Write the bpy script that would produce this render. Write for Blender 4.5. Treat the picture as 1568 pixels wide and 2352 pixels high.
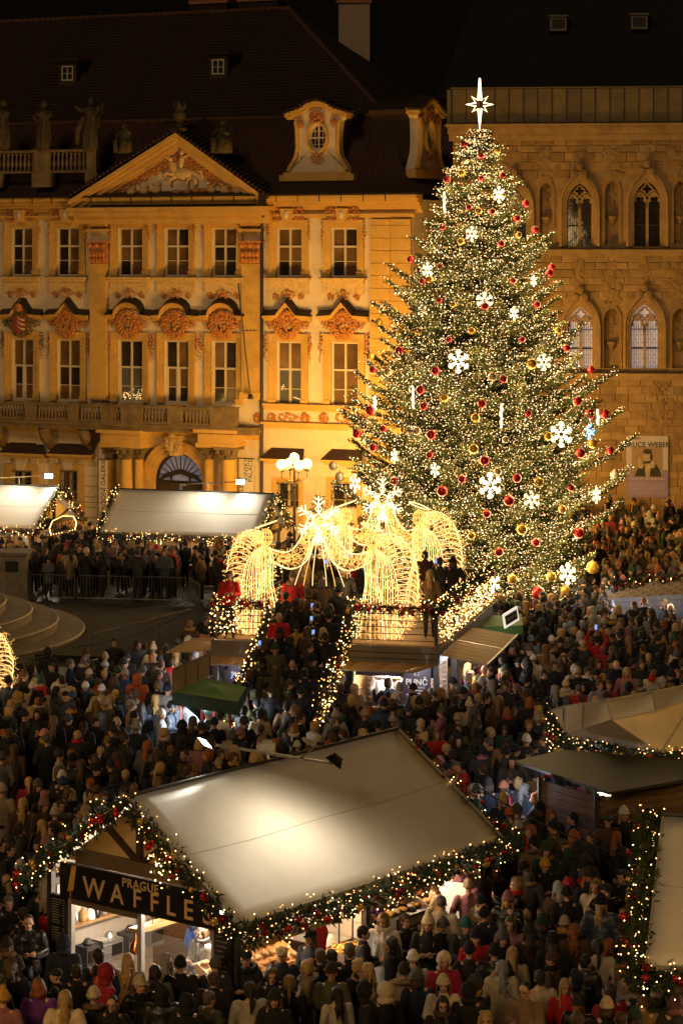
import bpy, bmesh, math, random
import numpy as np
from mathutils import Vector, Matrix, noise as mnoise
R = math.radians
PI = math.pi
for _o in list(bpy.data.objects): bpy.data.objects.remove(_o)
SC = bpy.context.scene
COL = SC.collection
rnd = random.Random(11)

# ------------------------------------------------------------------ camera
HC = 15.0           # eye height (m)
FP = 5700.0         # focal length in photo pixels (1568 x 2352 grid)
CX, HY = 784.0, 570.0
cam = bpy.data.cameras.new('camera'); camo = bpy.data.objects.new('camera', cam); COL.objects.link(camo)
camo.location = (0, 0, HC); camo.rotation_euler = (R(90), 0, 0)
cam.sensor_fit = 'VERTICAL'; cam.sensor_height = 36.0; cam.sensor_width = 24.0
cam.lens = FP / 2352.0 * 36.0
cam.shift_y = -(1176.0 - HY) / 2352.0
cam.clip_start = 0.5; cam.clip_end = 2000
SC.camera = camo
SC.render.resolution_x = 682; SC.render.resolution_y = 1024

# ------------------------------------------------------------------ world, night
W = bpy.data.worlds.new('World'); SC.world = W; W.use_nodes = True
nt = W.node_tree; nt.nodes.clear()
wo = nt.nodes.new('ShaderNodeOutputWorld'); bg = nt.nodes.new('ShaderNodeBackground'); sky = nt.nodes.new('ShaderNodeTexSky')
sky.sky_type = 'NISHITA'; sky.sun_disc = False; sky.sun_elevation = R(4); sky.sun_rotation = R(200)
sky.air_density = 1.5; sky.dust_density = 3.0
mx = nt.nodes.new('ShaderNodeMix'); mx.data_type = 'RGBA'; mx.inputs[0].default_value = 0.85
mx.inputs[7].default_value = (1.0, 0.62, 0.34, 1)
nt.links.new(sky.outputs[0], mx.inputs[6]); nt.links.new(mx.outputs[2], bg.inputs[0])
bg.inputs[1].default_value = 0.002
nt.links.new(bg.outputs[0], wo.inputs[0])
# broad, weak glow of the town's street lighting from behind and left of the camera
sl = bpy.data.lights.new('sun', 'SUN'); slo = bpy.data.objects.new('sun', sl); COL.objects.link(slo)
sl.energy = 0.47; sl.color = (1.0, 0.68, 0.37); sl.angle = R(16)
slo.rotation_euler = (R(90 - 33), 0, R(-24))
VS = SC.view_settings
VS.view_transform = 'Standard'; VS.look = 'None'; VS.exposure = 0.0; VS.gamma = 1.0; VS.use_curve_mapping = False

# ------------------------------------------------------------------ photo pixel -> place
def at(x, y, z):
    """ground-plan point whose picture position is (x, y) when it stands z metres above the ground"""
    Y = FP * (HC - z) / (y - HY)
    return Vector(((x - CX) * Y / FP, Y, z))
def atY(x, y, Y):
    return Vector(((x - CX) * Y / FP, Y, HC - (y - HY) * Y / FP))

# ------------------------------------------------------------------ materials
MATS = {}
def srgb(c): return tuple(((v / 12.92) if v <= 0.04045 else ((v + 0.055) / 1.055) ** 2.4) for v in c)
def mat(name, col=(0.5, 0.5, 0.5), rough=0.7, metal=0.0, var=0.25, scale=6.0, bump=0.0, bscale=40.0, stain=0.0,
        emit=None, estr=0.0, spec=0.5, use_obj=False, stretch=None, sample=True, coat=0.0, alpha=1.0, detail=5.0):
    if name in MATS: return MATS[name]
    m = bpy.data.materials.new(name); m.use_nodes = True; N = m.node_tree; ns = N.nodes; L = N.links
    b = ns['Principled BSDF']
    b.inputs['Roughness'].default_value = rough; b.inputs['Metallic'].default_value = metal
    b.inputs['Specular IOR Level'].default_value = spec
    if coat: b.inputs['Coat Weight'].default_value = coat
    tc = ns.new('ShaderNodeTexCoord'); mp = ns.new('ShaderNodeMapping')
    L.new(tc.outputs['Object'], mp.inputs[0])
    if stretch: mp.inputs['Scale'].default_value = stretch
    n1 = ns.new('ShaderNodeTexNoise'); n1.inputs['Scale'].default_value = scale; n1.inputs['Detail'].default_value = detail
    n1.inputs['Roughness'].default_value = 0.62
    L.new(mp.outputs[0], n1.inputs['Vector'])
    mr = ns.new('ShaderNodeMapRange'); mr.inputs[1].default_value = 0.3; mr.inputs[2].default_value = 0.7
    mr.inputs[3].default_value = 1 - var; mr.inputs[4].default_value = 1 + var * 0.6
    L.new(n1.outputs[0], mr.inputs[0])
    mul = ns.new('ShaderNodeVectorMath'); mul.operation = 'SCALE'
    if use_obj:
        oi = ns.new('ShaderNodeObjectInfo'); L.new(oi.outputs['Color'], mul.inputs[0])
    else:
        mul.inputs[0].default_value = col[:3]
    L.new(mr.outputs[0], mul.inputs['Scale'])
    last = mul.outputs[0]
    if stain:
        n2 = ns.new('ShaderNodeTexNoise'); n2.inputs['Scale'].default_value = scale * 0.18; n2.inputs['Detail'].default_value = 8
        n2.inputs['Roughness'].default_value = 0.75
        L.new(mp.outputs[0], n2.inputs['Vector'])
        r2 = ns.new('ShaderNodeMapRange'); r2.inputs[1].default_value = 0.5; r2.inputs[2].default_value = 0.72
        r2.inputs[3].default_value = 1.0; r2.inputs[4].default_value = 1 - stain
        L.new(n2.outputs[0], r2.inputs[0])
        m2 = ns.new('ShaderNodeVectorMath'); m2.operation = 'SCALE'
        L.new(last, m2.inputs[0]); L.new(r2.outputs[0], m2.inputs['Scale']); last = m2.outputs[0]
    L.new(last, b.inputs['Base Color'])
    if bump:
        n3 = ns.new('ShaderNodeTexNoise'); n3.inputs['Scale'].default_value = bscale; n3.inputs['Detail'].default_value = 6
        L.new(mp.outputs[0], n3.inputs['Vector'])
        bp = ns.new('ShaderNodeBump'); bp.inputs['Strength'].default_value = bump; bp.inputs['Distance'].default_value = 0.03
        L.new(n3.outputs[0], bp.inputs['Height']); L.new(bp.outputs[0], b.inputs['Normal'])
    if emit:
        b.inputs['Emission Color'].default_value = (*emit, 1); b.inputs['Emission Strength'].default_value = estr
        if not sample: m.cycles.emission_sampling = 'NONE'
    MATS[name] = m
    return m
def glassmat(name, tint=(0.05, 0.04, 0.03), rough=0.08, bump=0.25):
    m = mat(name, tint, rough=rough, var=0.5, scale=0.9, bump=bump, bscale=1.6, spec=0.8)
    return m

# ------------------------------------------------------------------ mesh builder
class MB:
    def __init__(s): s.v = []; s.f = []; s.m = []
    def add(s, verts, faces, mi=0):
        o = len(s.v); s.v.extend([tuple(p) for p in verts]); s.f.extend([tuple(i + o for i in f) for f in faces]); s.m.extend([mi] * len(faces)); return s
    def box(s, x0, x1, y0, y1, z0, z1, mi=0):
        if x1 < x0: x0, x1 = x1, x0
        if y1 < y0: y0, y1 = y1, y0
        if z1 < z0: z0, z1 = z1, z0
        return s.add([(x0,y0,z0),(x1,y0,z0),(x1,y1,z0),(x0,y1,z0),(x0,y0,z1),(x1,y0,z1),(x1,y1,z1),(x0,y1,z1)],
              [(3,2,1,0),(4,5,6,7),(0,1,5,4),(1,2,6,5),(2,3,7,6),(3,0,4,7)], mi)
    def cbox(s, c, size, mi=0):
        return s.box(c[0]-size[0]/2, c[0]+size[0]/2, c[1]-size[1]/2, c[1]+size[1]/2, c[2]-size[2]/2, c[2]+size[2]/2, mi)
    def beam(s, p0, p1, w, h, mi=0, up=(0,0,1)):
        p0 = Vector(p0); p1 = Vector(p1); d = (p1-p0).normalized(); u = Vector(up)
        if abs(d.dot(u)) > 0.98: u = Vector((0,1,0))
        sd = d.cross(u).normalized(); u = sd.cross(d).normalized()
        vs = []
        for p in (p0, p1):
            for a, b in ((-1,-1),(1,-1),(1,1),(-1,1)): vs.append(p + sd*a*w/2 + u*b*h/2)
        return s.add(vs, [(0,1,2,3),(7,6,5,4),(1,0,4,5),(2,1,5,6),(3,2,6,7),(0,3,7,4)], mi)
    def tube(s, pts, rad, n=6, mi=0, cap=True, flat=1.0):
        pts = [Vector(p) for p in pts]
        if not hasattr(rad, '__len__'): rad = [rad]*len(pts)
        vs = []; prev = None
        for i, p in enumerate(pts):
            d = (pts[min(i+1,len(pts)-1)] - pts[max(i-1,0)])
            d = d.normalized() if d.length > 1e-9 else Vector((0,0,1))
            if prev is None:
                u = Vector((0,0,1)) if abs(d.z) < 0.9 else Vector((0,1,0))
                sd = d.cross(u).normalized()
            else:
                sd = (prev - d*prev.dot(d)); sd = sd.normalized() if sd.length > 1e-6 else d.orthogonal().normalized()
            prev = sd; u = sd.cross(d)
            for k in range(n):
                a = 2*PI*k/n; vs.append(p + (sd*math.cos(a) + u*math.sin(a)*flat)*rad[i])
        fs = []
        for i in range(len(pts)-1):
            for k in range(n):
                a = i*n+k; b = i*n+(k+1)%n; fs.append((a, b, b+n, a+n))
        if cap: fs.append(tuple(range(n-1,-1,-1))); fs.append(tuple((len(pts)-1)*n+k for k in range(n)))
        return s.add(vs, fs, mi)
    def lathe(s, prof, c=(0,0,0), n=12, mi=0, sy=1.0):
        vs = []; fs = []
        for r, z in prof:
            for k in range(n):
                a = 2*PI*k/n; vs.append((c[0]+r*math.cos(a), c[1]+r*sy*math.sin(a), c[2]+z))
        for i in range(len(prof)-1):
            for k in range(n):
                a = i*n+k; b = i*n+(k+1)%n; fs.append((a, b, b+n, a+n))
        fs.append(tuple(range(n-1,-1,-1))); fs.append(tuple((len(prof)-1)*n+k for k in range(n)))
        return s.add(vs, fs, mi)
    def ell(s, c, r, n=8, m=5, mi=0, M=None):
        vs = [Vector((0,0,-1))]; fs = []
        for i in range(1, m):
            ph = -PI/2 + PI*i/m
            for k in range(n):
                a = 2*PI*k/n; vs.append(Vector((math.cos(ph)*math.cos(a), math.cos(ph)*math.sin(a), math.sin(ph))))
        vs.append(Vector((0,0,1)))
        for k in range(n): fs.append((0, 1+(k+1)%n, 1+k))
        for i in range(m-2):
            for k in range(n):
                a = 1+i*n+k; b = 1+i*n+(k+1)%n; fs.append((a, b, b+n, a+n))
        t = len(vs)-1
        for k in range(n): fs.append((t, 1+(m-2)*n+k, 1+(m-2)*n+(k+1)%n))
        if not hasattr(r, '__len__'): r = (r,r,r)
        out = []
        for p in vs:
            q = Vector((p.x*r[0], p.y*r[1], p.z*r[2]))
            if M is not None: q = M @ q
            out.append(q + Vector(c))
        return s.add(out, fs, mi)
    def prism(s, pts, y0, y1, mi=0):
        """outline in x-z (counter-clockwise seen from -y), from y0 (front) to y1"""
        n = len(pts)
        vs = [(p[0], y0, p[1]) for p in pts] + [(p[0], y1, p[1]) for p in pts]
        fs = [tuple(range(n)), tuple(range(2*n-1, n-1, -1))] + [((i+1)%n, i, i+n, (i+1)%n+n) for i in range(n)]
        return s.add(vs, fs, mi)
    def zprism(s, pts, z0, z1, mi=0):
        n = len(pts)
        vs = [(p[0], p[1], z0) for p in pts] + [(p[0], p[1], z1) for p in pts]
        fs = [tuple(range(n-1,-1,-1)), tuple(range(n, 2*n))] + [(i, (i+1)%n, (i+1)%n+n, i+n) for i in range(n)]
        return s.add(vs, fs, mi)
    def ring(s, outer, inner, y0, y1, mi=0):
        """frame between two outlines with the same number of points (x-z), open strip if not closed"""
        n = len(outer)
        vs = [(p[0],y0,p[1]) for p in outer]+[(p[0],y0,p[1]) for p in inner]+[(p[0],y1,p[1]) for p in outer]+[(p[0],y1,p[1]) for p in inner]
        fs = []
        for i in range(n-1):
            j = i+1
            fs += [(i,j,n+j,n+i), (2*n+j,2*n+i,3*n+i,3*n+j), (j,i,2*n+i,2*n+j), (n+i,n+j,3*n+j,3*n+i)]
        fs += [(0,n,3*n,2*n), (2*n-1,n-1,3*n-1,4*n-1)]
        return s.add(vs, fs, mi)
    def mesh(s, name, mats, smooth=False):
        me = bpy.data.meshes.new(name); me.from_pydata(s.v, [], s.f)
        if not isinstance(mats, (list, tuple)): mats = [mats]
        for m in mats: me.materials.append(m)
        if len(mats) > 1: me.polygons.foreach_set('material_index', s.m)
        if smooth: me.polygons.foreach_set('use_smooth', [True]*len(s.f))
        me.update(); return me
    def build(s, name, mats, parent=None, smooth=False, loc=None, rot=None):
        o = bpy.data.objects.new(name, s.mesh(name, mats, smooth)); COL.objects.link(o)
        if parent is not None: o.parent = parent
        if loc is not None: o.location = loc
        if rot is not None: o.rotation_euler = rot
        return o
def inst(name, me, parent=None, loc=(0,0,0), rot=(0,0,0), scale=None, color=None):
    o = bpy.data.objects.new(name, me); COL.objects.link(o)
    if parent is not None: o.parent = parent
    o.location = loc; o.rotation_euler = rot
    if scale is not None: o.scale = scale if hasattr(scale, '__len__') else (scale,)*3
    if color is not None: o.color = (*color[:3], 1)
    return o
def empty(name, loc=(0,0,0), rz=0.0, parent=None):
    o = bpy.data.objects.new(name, None); COL.objects.link(o); o.location = loc; o.rotation_euler = (0,0,rz)
    o.empty_display_size = 0.2
    if parent is not None: o.parent = parent
    return o
def tag(o, label=None, cat=None, group=None, kind=None):
    if label: o['label'] = label
    if cat: o['category'] = cat
    if group: o['group'] = group
    if kind: o['kind'] = kind
    return o
def copy_tree(o, parent=None):
    c = o.copy(); COL.objects.link(c); c.parent = parent
    for ch in list(o.children): copy_tree(ch, c)
    return c
def text_mesh(body, size=1.0, extrude=0.004, align='CENTER', spacing=1.0, bold=0.0, xs=1.0):
    cu = bpy.data.curves.new('lettering', 'FONT'); cu.body = body; cu.size = size; cu.extrude = extrude
    cu.align_x = align; cu.align_y = 'CENTER'; cu.space_character = spacing; cu.offset = bold; cu.resolution_u = 3
    o = bpy.data.objects.new('lettering_tmp', cu); COL.objects.link(o)
    dg = bpy.context.evaluated_depsgraph_get(); me = bpy.data.meshes.new_from_object(o.evaluated_get(dg))
    bpy.data.objects.remove(o)
    if xs != 1.0:
        for v in me.vertices: v.co.x *= xs
    return me
def lettering(body, parent, loc, size, m, rot=(PI/2,0,0), name='lettering', **k):
    me = text_mesh(body, size, **k); me.materials.clear(); me.materials.append(m)
    return inst(name, me, parent, loc, rot)
def point_light(name, loc, watts, color, radius=0.15, parent=None):
    l = bpy.data.lights.new(name, 'POINT'); l.energy = watts; l.color = color; l.shadow_soft_size = radius
    o = bpy.data.objects.new(name, l); COL.objects.link(o); o.location = loc
    if parent is not None: o.parent = parent
    return o
def spot_light(name, loc, target, watts, color, angle=90, blend=0.6, radius=0.06, parent=None):
    l = bpy.data.lights.new(name, 'SPOT'); l.energy = watts; l.color = color; l.shadow_soft_size = radius
    l.spot_size = R(angle); l.spot_blend = blend
    o = bpy.data.objects.new(name, l); COL.objects.link(o); o.location = loc
    d = Vector(target) - Vector(loc); o.rotation_euler = d.to_track_quat('-Z', 'Y').to_euler()
    if parent is not None: o.parent = parent
    return o

SODIUM = (1.0, 0.52, 0.11)
WARM = (1.0, 0.72, 0.38)
# base colours (real ones)
ochre = mat('ochre_plaster', (0.58, 0.36, 0.10), 0.85, var=0.12, scale=1.5, bump=0.2, bscale=14, stain=0.42)
cream = mat('cream_plaster', (0.66, 0.55, 0.42), 0.88, var=0.10, scale=1.3, bump=0.18, bscale=12, stain=0.40)
stucco = mat('terracotta_stucco', (0.50, 0.20, 0.055), 0.8, var=0.35, scale=7, bump=0.5, bscale=18)
stuccolight = mat('pale_stucco', (0.62, 0.44, 0.20), 0.8, var=0.3, scale=7, bump=0.4, bscale=18)
sandst = mat('weathered_sandstone', (0.19, 0.135, 0.075), 0.92, var=0.4, scale=2.5, bump=0.5, bscale=10, stain=0.45)
whitepaint = mat('white_window_paint', (0.56, 0.50, 0.42), 0.5, var=0.06)
darkmetal = mat('dark_sheet_metal', (0.028, 0.022, 0.018), 0.5, metal=0.3, var=0.3)
black = mat('black_metal', (0.012, 0.011, 0.010), 0.45, var=0.2)
glass_d = glassmat('dark_window_glass', (0.035, 0.026, 0.014))
glass_b = glassmat('brown_reflection_glass', (0.15, 0.085, 0.035), 0.2)  # brown tint paints warm reflections into the panes
roof_u = mat('old_roof_tile', (0.030, 0.012, 0.008), 0.85, var=0.45, scale=5, bump=0.6, bscale=12)
roof_l = mat('copper_brown_roof_rib', (0.085, 0.030, 0.014), 0.6, var=0.4, scale=3, bump=0.3, bscale=9)
greystone = mat('grey_stone', (0.20, 0.17, 0.13), 0.9, var=0.35, scale=3, bump=0.5, bscale=18, stain=0.35)
clear = bpy.data.materials.new('clear_glass'); clear.use_nodes = True
cb_ = clear.node_tree.nodes['Principled BSDF']; cb_.inputs['Alpha'].default_value = .10; cb_.inputs['Roughness'].default_value = .05; cb_.inputs['Base Color'].default_value = (.8,.85,.9,1)
bulb_speck = mat('pane_speck_bulb', (.8,.6,.3), .4, emit=(1.0,.62,.22), estr=2.2)  # glow of added specks, partly imitating reflected tree lights
# street lamps of the square: one is in view, the unseen others are added to light the scene
globe_m = mat('glowing_lamp_globe', (.9,.8,.6), .3, emit=(1.0,.62,.17), estr=1.9)
iron = mat('cast_iron', (.03,.025,.02), .5, metal=.5, var=.3)
def street_lamp(loc, watts, label, hg=4.95, color=SODIUM):
    r_ = empty('street_lamp', loc); tag(r_, label, 'street lamp', 'five globe street lamps on the square')
    b = MB(); b.lathe([(.26,0),(.26,.12),(.16,.35),(.11,.9),(.075,1.1),(.065,3.8),(.10,3.9),(.05,4.1),(.04,hg+.2)], n=12); b.build('pole', iron, r_, smooth=False)
    gm_ = MB(); gm_.lathe([(.08,-.22),(.16,-.18),(.22,-.07),(.23,.03),(.18,.16),(.10,.21),(.03,.23)], n=16); gm_ = gm_.mesh('globe', globe_m, True)
    pts = [(0,0,.28)] + [(.62*math.cos(a), .62*math.sin(a), 0) for a in (0.35, 0.35+PI/2, 0.35+PI, 0.35+1.5*PI)]
    for k, (x, y, z) in enumerate(pts):
        inst('globe', gm_, r_, (x,y,hg+z))
        b = MB()
        if k: b.tube([(0,0,hg-.75),(x*.5,y*.5,hg-.8),(x,y,hg-.62),(x,y,hg-.27)], .032, 6); b.lathe([(.12,0),(.14,.06),(.06,.1)], (x,y,hg-.34), 8)
        else: b.lathe([(.12,0),(.14,.06),(.06,.1)], (0,0,hg-.08), 8)
        b.build('lamp_arm', iron, r_)
        point_light('globe_light', (x*1.6, y*1.6, hg+z*1.1+(.45 if k == 0 else 0)), watts/5, color, .25, parent=r_)
    return r_
LP1 = ((676-CX)/FP*115.5, 115.5, 0)
street_lamp(LP1, 6000, 'cast iron street lamp with five glowing globes in front of the palace')
street_lamp((5.2, 113.5, 0), 5000, 'added five globe street lamp hidden behind the lit tree')
street_lamp((-25, 110, 0), 2400, 'unseen five globe street lamp far left on the square')
street_lamp((27, 103, 0), 2800, 'unseen five globe street lamp far right on the square')
street_lamp((-16, 60, 0), 900, 'unseen five globe street lamp beyond the left edge of the square')
street_lamp((15, 58, 0), 900, 'unseen five globe street lamp beyond the right edge of the square')
street_lamp((-9.5, 37, 0), 800, 'unseen five globe street lamp near the viewpoint on the left')
street_lamp((10, 36, 0), 800, 'unseen five globe street lamp near the viewpoint on the right')
# ================================================================== GROUND
gm = mat('cobble_ground', (0.06, 0.05, 0.042), 0.55, var=0.5, scale=3, bump=0.9, bscale=7)
g = MB(); g.add([(-400,-60,0),(400,-60,0),(400,900,0),(-400,900,0)], [(0,1,2,3)])
tag(g.build('ground', gm), kind='structure')

# ================================================================== PALACE
PHI = R(25.8)
P0 = Vector((-8.6, 127.6, 0))
palace = empty('palace', P0, -PHI)
tag(palace, 'ornate ochre and cream baroque palace with triangular pediment and mansard roof', 'palace')
cph, sph = math.cos(PHI), math.sin(PHI)
def U(x, off=0.0):
    """local facade coordinate seen at picture column x for a plane 'off' metres in front of the wall"""
    k = (x - CX) / FP
    x0 = P0.x - off*sph; y0 = P0.y - off*cph
    return (k*y0 - x0) / (cph + k*sph)
def Zf(x, y, off=0.0):
    Y = P0.y - off*cph - U(x, off)*sph
    return HC - (y - HY) * Y / FP
def WU(u, y, z): return palace_m @ Vector((u, y, z))
palace_m = Matrix.Translation(P0) @ Matrix.Rotation(-PHI, 4, 'Z')

UL = U(-60); UR = U(948)
ZC = Zf(500, 462)          # underside of roof cornice

def wall_grid(mb, u0, u1, z0, z1, ops, y=0.0, depth=0.4, mi=0):
    us = sorted(set([u0, u1] + [v for o in ops for v in (o[0], o[1]) if u0 < v < u1]))
    zs = sorted(set([z0, z1] + [v for o in ops for v in (o[2], o[3]) if z0 < v < z1]))
    for i in range(len(us)-1):
        for j in range(len(zs)-1):
            cu = (us[i]+us[i+1])/2; cz = (zs[j]+zs[j+1])/2
            if any(o[0] < cu < o[1] and o[2] < cz < o[3] for o in ops): continue
            mb.add([(us[i],y,zs[j]),(us[i+1],y,zs[j]),(us[i+1],y,zs[j+1]),(us[i],y,zs[j+1])], [(0,1,2,3)], mi)
    for o in ops:
        a, b, c, d = o; e = y + depth
        mb.add([(a,y,c),(a,e,c),(a,e,d),(a,y,d)], [(0,1,2,3)], mi)
        mb.add([(b,y,c),(b,e,c),(b,e,d),(b,y,d)], [(3,2,1,0)], mi)
        mb.add([(a,y,d),(a,e,d),(b,e,d),(b,y,d)], [(0,1,2,3)], mi)
        mb.add([(a,y,c),(a,e,c),(b,e,c),(b,y,c)], [(3,2,1,0)], mi)
        mb.add([(a,e,c),(b,e,c),(b,e,d),(a,e,d)], [(0,1,2,3)], mi)

upper = [(27,76),(131,183),(272,328),(378,434),(487,543),(635,693),(760,820)]
lower = [(28,78),(132,185),(272,328),(378,434),(487,543),(635,692),(760,822)]
wins = []
ops = []
for i, (a, b) in enumerate(upper):
    ops.append((U(a), U(b), Zf(a, 633+i*.6), Zf(a, 523.5))); wins.append(('u', i, ops[-1]))
for i, (a, b) in enumerate(lower):
    ops.append((U(a), U(b), Zf(a, 917+i*2.5), Zf(a, 778+i*1.2))); wins.append(('l', i, ops[-1]))
for i, (a, b) in enumerate([(28,76),(140,181),(636,686),(760,820)]):
    yt = 1078 if i < 2 else 1106
    ops.append((U(a), U(b), Zf(a, 1165 if i > 1 else 1150), Zf(a, yt))); wins.append(('g', i, ops[-1]))
# portal opening handled as its own block
pa, pb = U(352), U(472)
ops2 = list(ops) + [(pa, pb, 0.0, Zf(413, 1036))]
m = MB(); wall_grid(m, UL, UR, 0, ZC, ops2)
# right end wall and returns
m.add([(UR,0,0),(UR,14,0),(UR,14,ZC),(UR,0,ZC)], [(0,1,2,3)])
m.add([(UL,0,0),(UL,14,0),(UL,14,ZC),(UL,0,ZC)], [(3,2,1,0)])
m.build('wall', [cream], palace)
# cornices and string courses, ochre
def strip(name, x0, x1, ya, yb, off, m_, steps=3, u0=None, u1=None):
    mb = MB(); xa = (x0+x1)/2
    za, zb = Zf(xa, ya), Zf(xa, yb)
    ua, ub = (U(x0) if u0 is None else u0), (U(x1) if u1 is None else u1)
    h = (za - zb)/steps
    for k in range(steps):
        mb.box(ua-(.0 if u0 is None else 0), ub, -off*(1-0.28*k), -0.003, za - h*(k+1) + .002, za - h*k)
    return mb.build(name, m_, palace)
strip('cornice', 500, 500, 452, 492, 0.75, ochre, 5, UL, UR+0.5)
strip('string_course', 500, 500, 493, 502, 0.22, ochre, 2, UL, UR+.15)
strip('string_course', 700, 948, 932, 948, 0.35, ochre, 3, U(606), UR+.3)
strip('string_course', 700, 948, 975, 990, 0.40, ochre, 3, U(606), UR+.3)
strip('string_course', 300, 300, 975, 1000, 0.45, ochre, 4, UL, U(606))
# ochre frieze panel below the right windows with stucco
# gutter sheet on cornice
mb = MB(); zg = Zf(500, 451); mb.box(UL, UR+.6, -0.85, -0.0, zg-.02, zg+.07); mb.build('gutter', darkmetal, palace)
mb = MB()
for i in range(40):
    u = UL + 0.6 + i*1.2
    if u < UR: mb.box(u, u+.03, -0.80, -.76, zg-.34, zg+.02)
o = mb.build('gutter_bracket', darkmetal, palace)

def smooth_arc(x0, x1, z0, rise, n=12, a0=0.0):
    return [((x0+x1)/2 + (x0-x1)/2*math.cos(PI*t/n), z0 + rise*math.sin(PI*t/n)) for t in range(n+1)]

# --- rocaille ornament: C scrolls, leaves and knobs in relief
def rocaille(mb, cx, cz, w, h, seed, y=-0.05, dens=1.0, open_c=True, mi=0):
    r = random.Random(seed)
    t = 0.05*min(w, h) + 0.012
    def scroll(x, z, s, rot, flip, th):
        pts = []; rr = []
        for k in range(13):
            a = k/12*2.1*PI
            q = s*(1 - 0.062*k)
            px = math.cos(a)*q*flip; pz = math.sin(a)*q
            c_, s_ = math.cos(rot), math.sin(rot)
            pts.append((x + px*c_ - pz*s_, y - 0.03 - 0.04*math.sin(a*.7)**2, z + px*s_ + pz*c_)); rr.append(th*(1.15-0.05*k))
        mb.tube(pts, rr, 5, mi)
    for sgn in (1, -1):
        n = int(7*dens)
        for k in range(n):
            a = -PI/2 + PI*(k+0.5)/n
            rx = w*0.40*(1+r.uniform(-.1,.1)); rz = h*0.40*(1+r.uniform(-.1,.1))
            x = cx + sgn*math.cos(a)*rx; z = cz + math.sin(a)*rz
            s = min(w, h)*r.uniform(.08,.15)
            scroll(x, z, s, sgn*a + r.uniform(-.5,.5), sgn, t*r.uniform(.5,.8))
        for k in range(int(10*dens)):
            a = -PI/2 + PI*r.random()
            q = r.uniform(.38,.54)
            x = cx + sgn*math.cos(a)*w*q; z = cz + math.sin(a)*h*q
            M_ = Matrix.Rotation(sgn*a + r.uniform(-.8,.8), 3, 'Y')
            mb.ell((x, y-.02, z), (t*1.6, t*.9, t*.7), 5, 3, mi, M_)
    # crest shell
    for k in range(5):
        a = PI*(k+.5)/5
        mb.tube([(cx, y-.05, cz+h*.38), (cx+math.cos(a)*w*.13, y-.09, cz+h*.38+math.sin(a)*h*.15)], [t*.6, t*.9], 5, mi)
    if not open_c:
        for k in range(8): mb.ell((cx+r.uniform(-.2,.2)*w, y-.03, cz+r.uniform(-.2,.2)*h), (t*r.uniform(1,2),t,t*r.uniform(1,2)), 6, 4, mi)

def garland_drop(mb, x, z, w, h, seed, y=-0.05, mi=0):
    r = random.Random(seed)
    n = 9
    for k in range(n):
        f = k/(n-1); s = (1-abs(f-.35))*w*.32
        mb.ell((x + r.uniform(-.18,.18)*w, y-.02, z - f*h), (s*r.uniform(.7,1.2), .05, s*r.uniform(.6,1)), 6, 3, mi, Matrix.Rotation(r.uniform(-1,1),3,'Y'))

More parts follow.
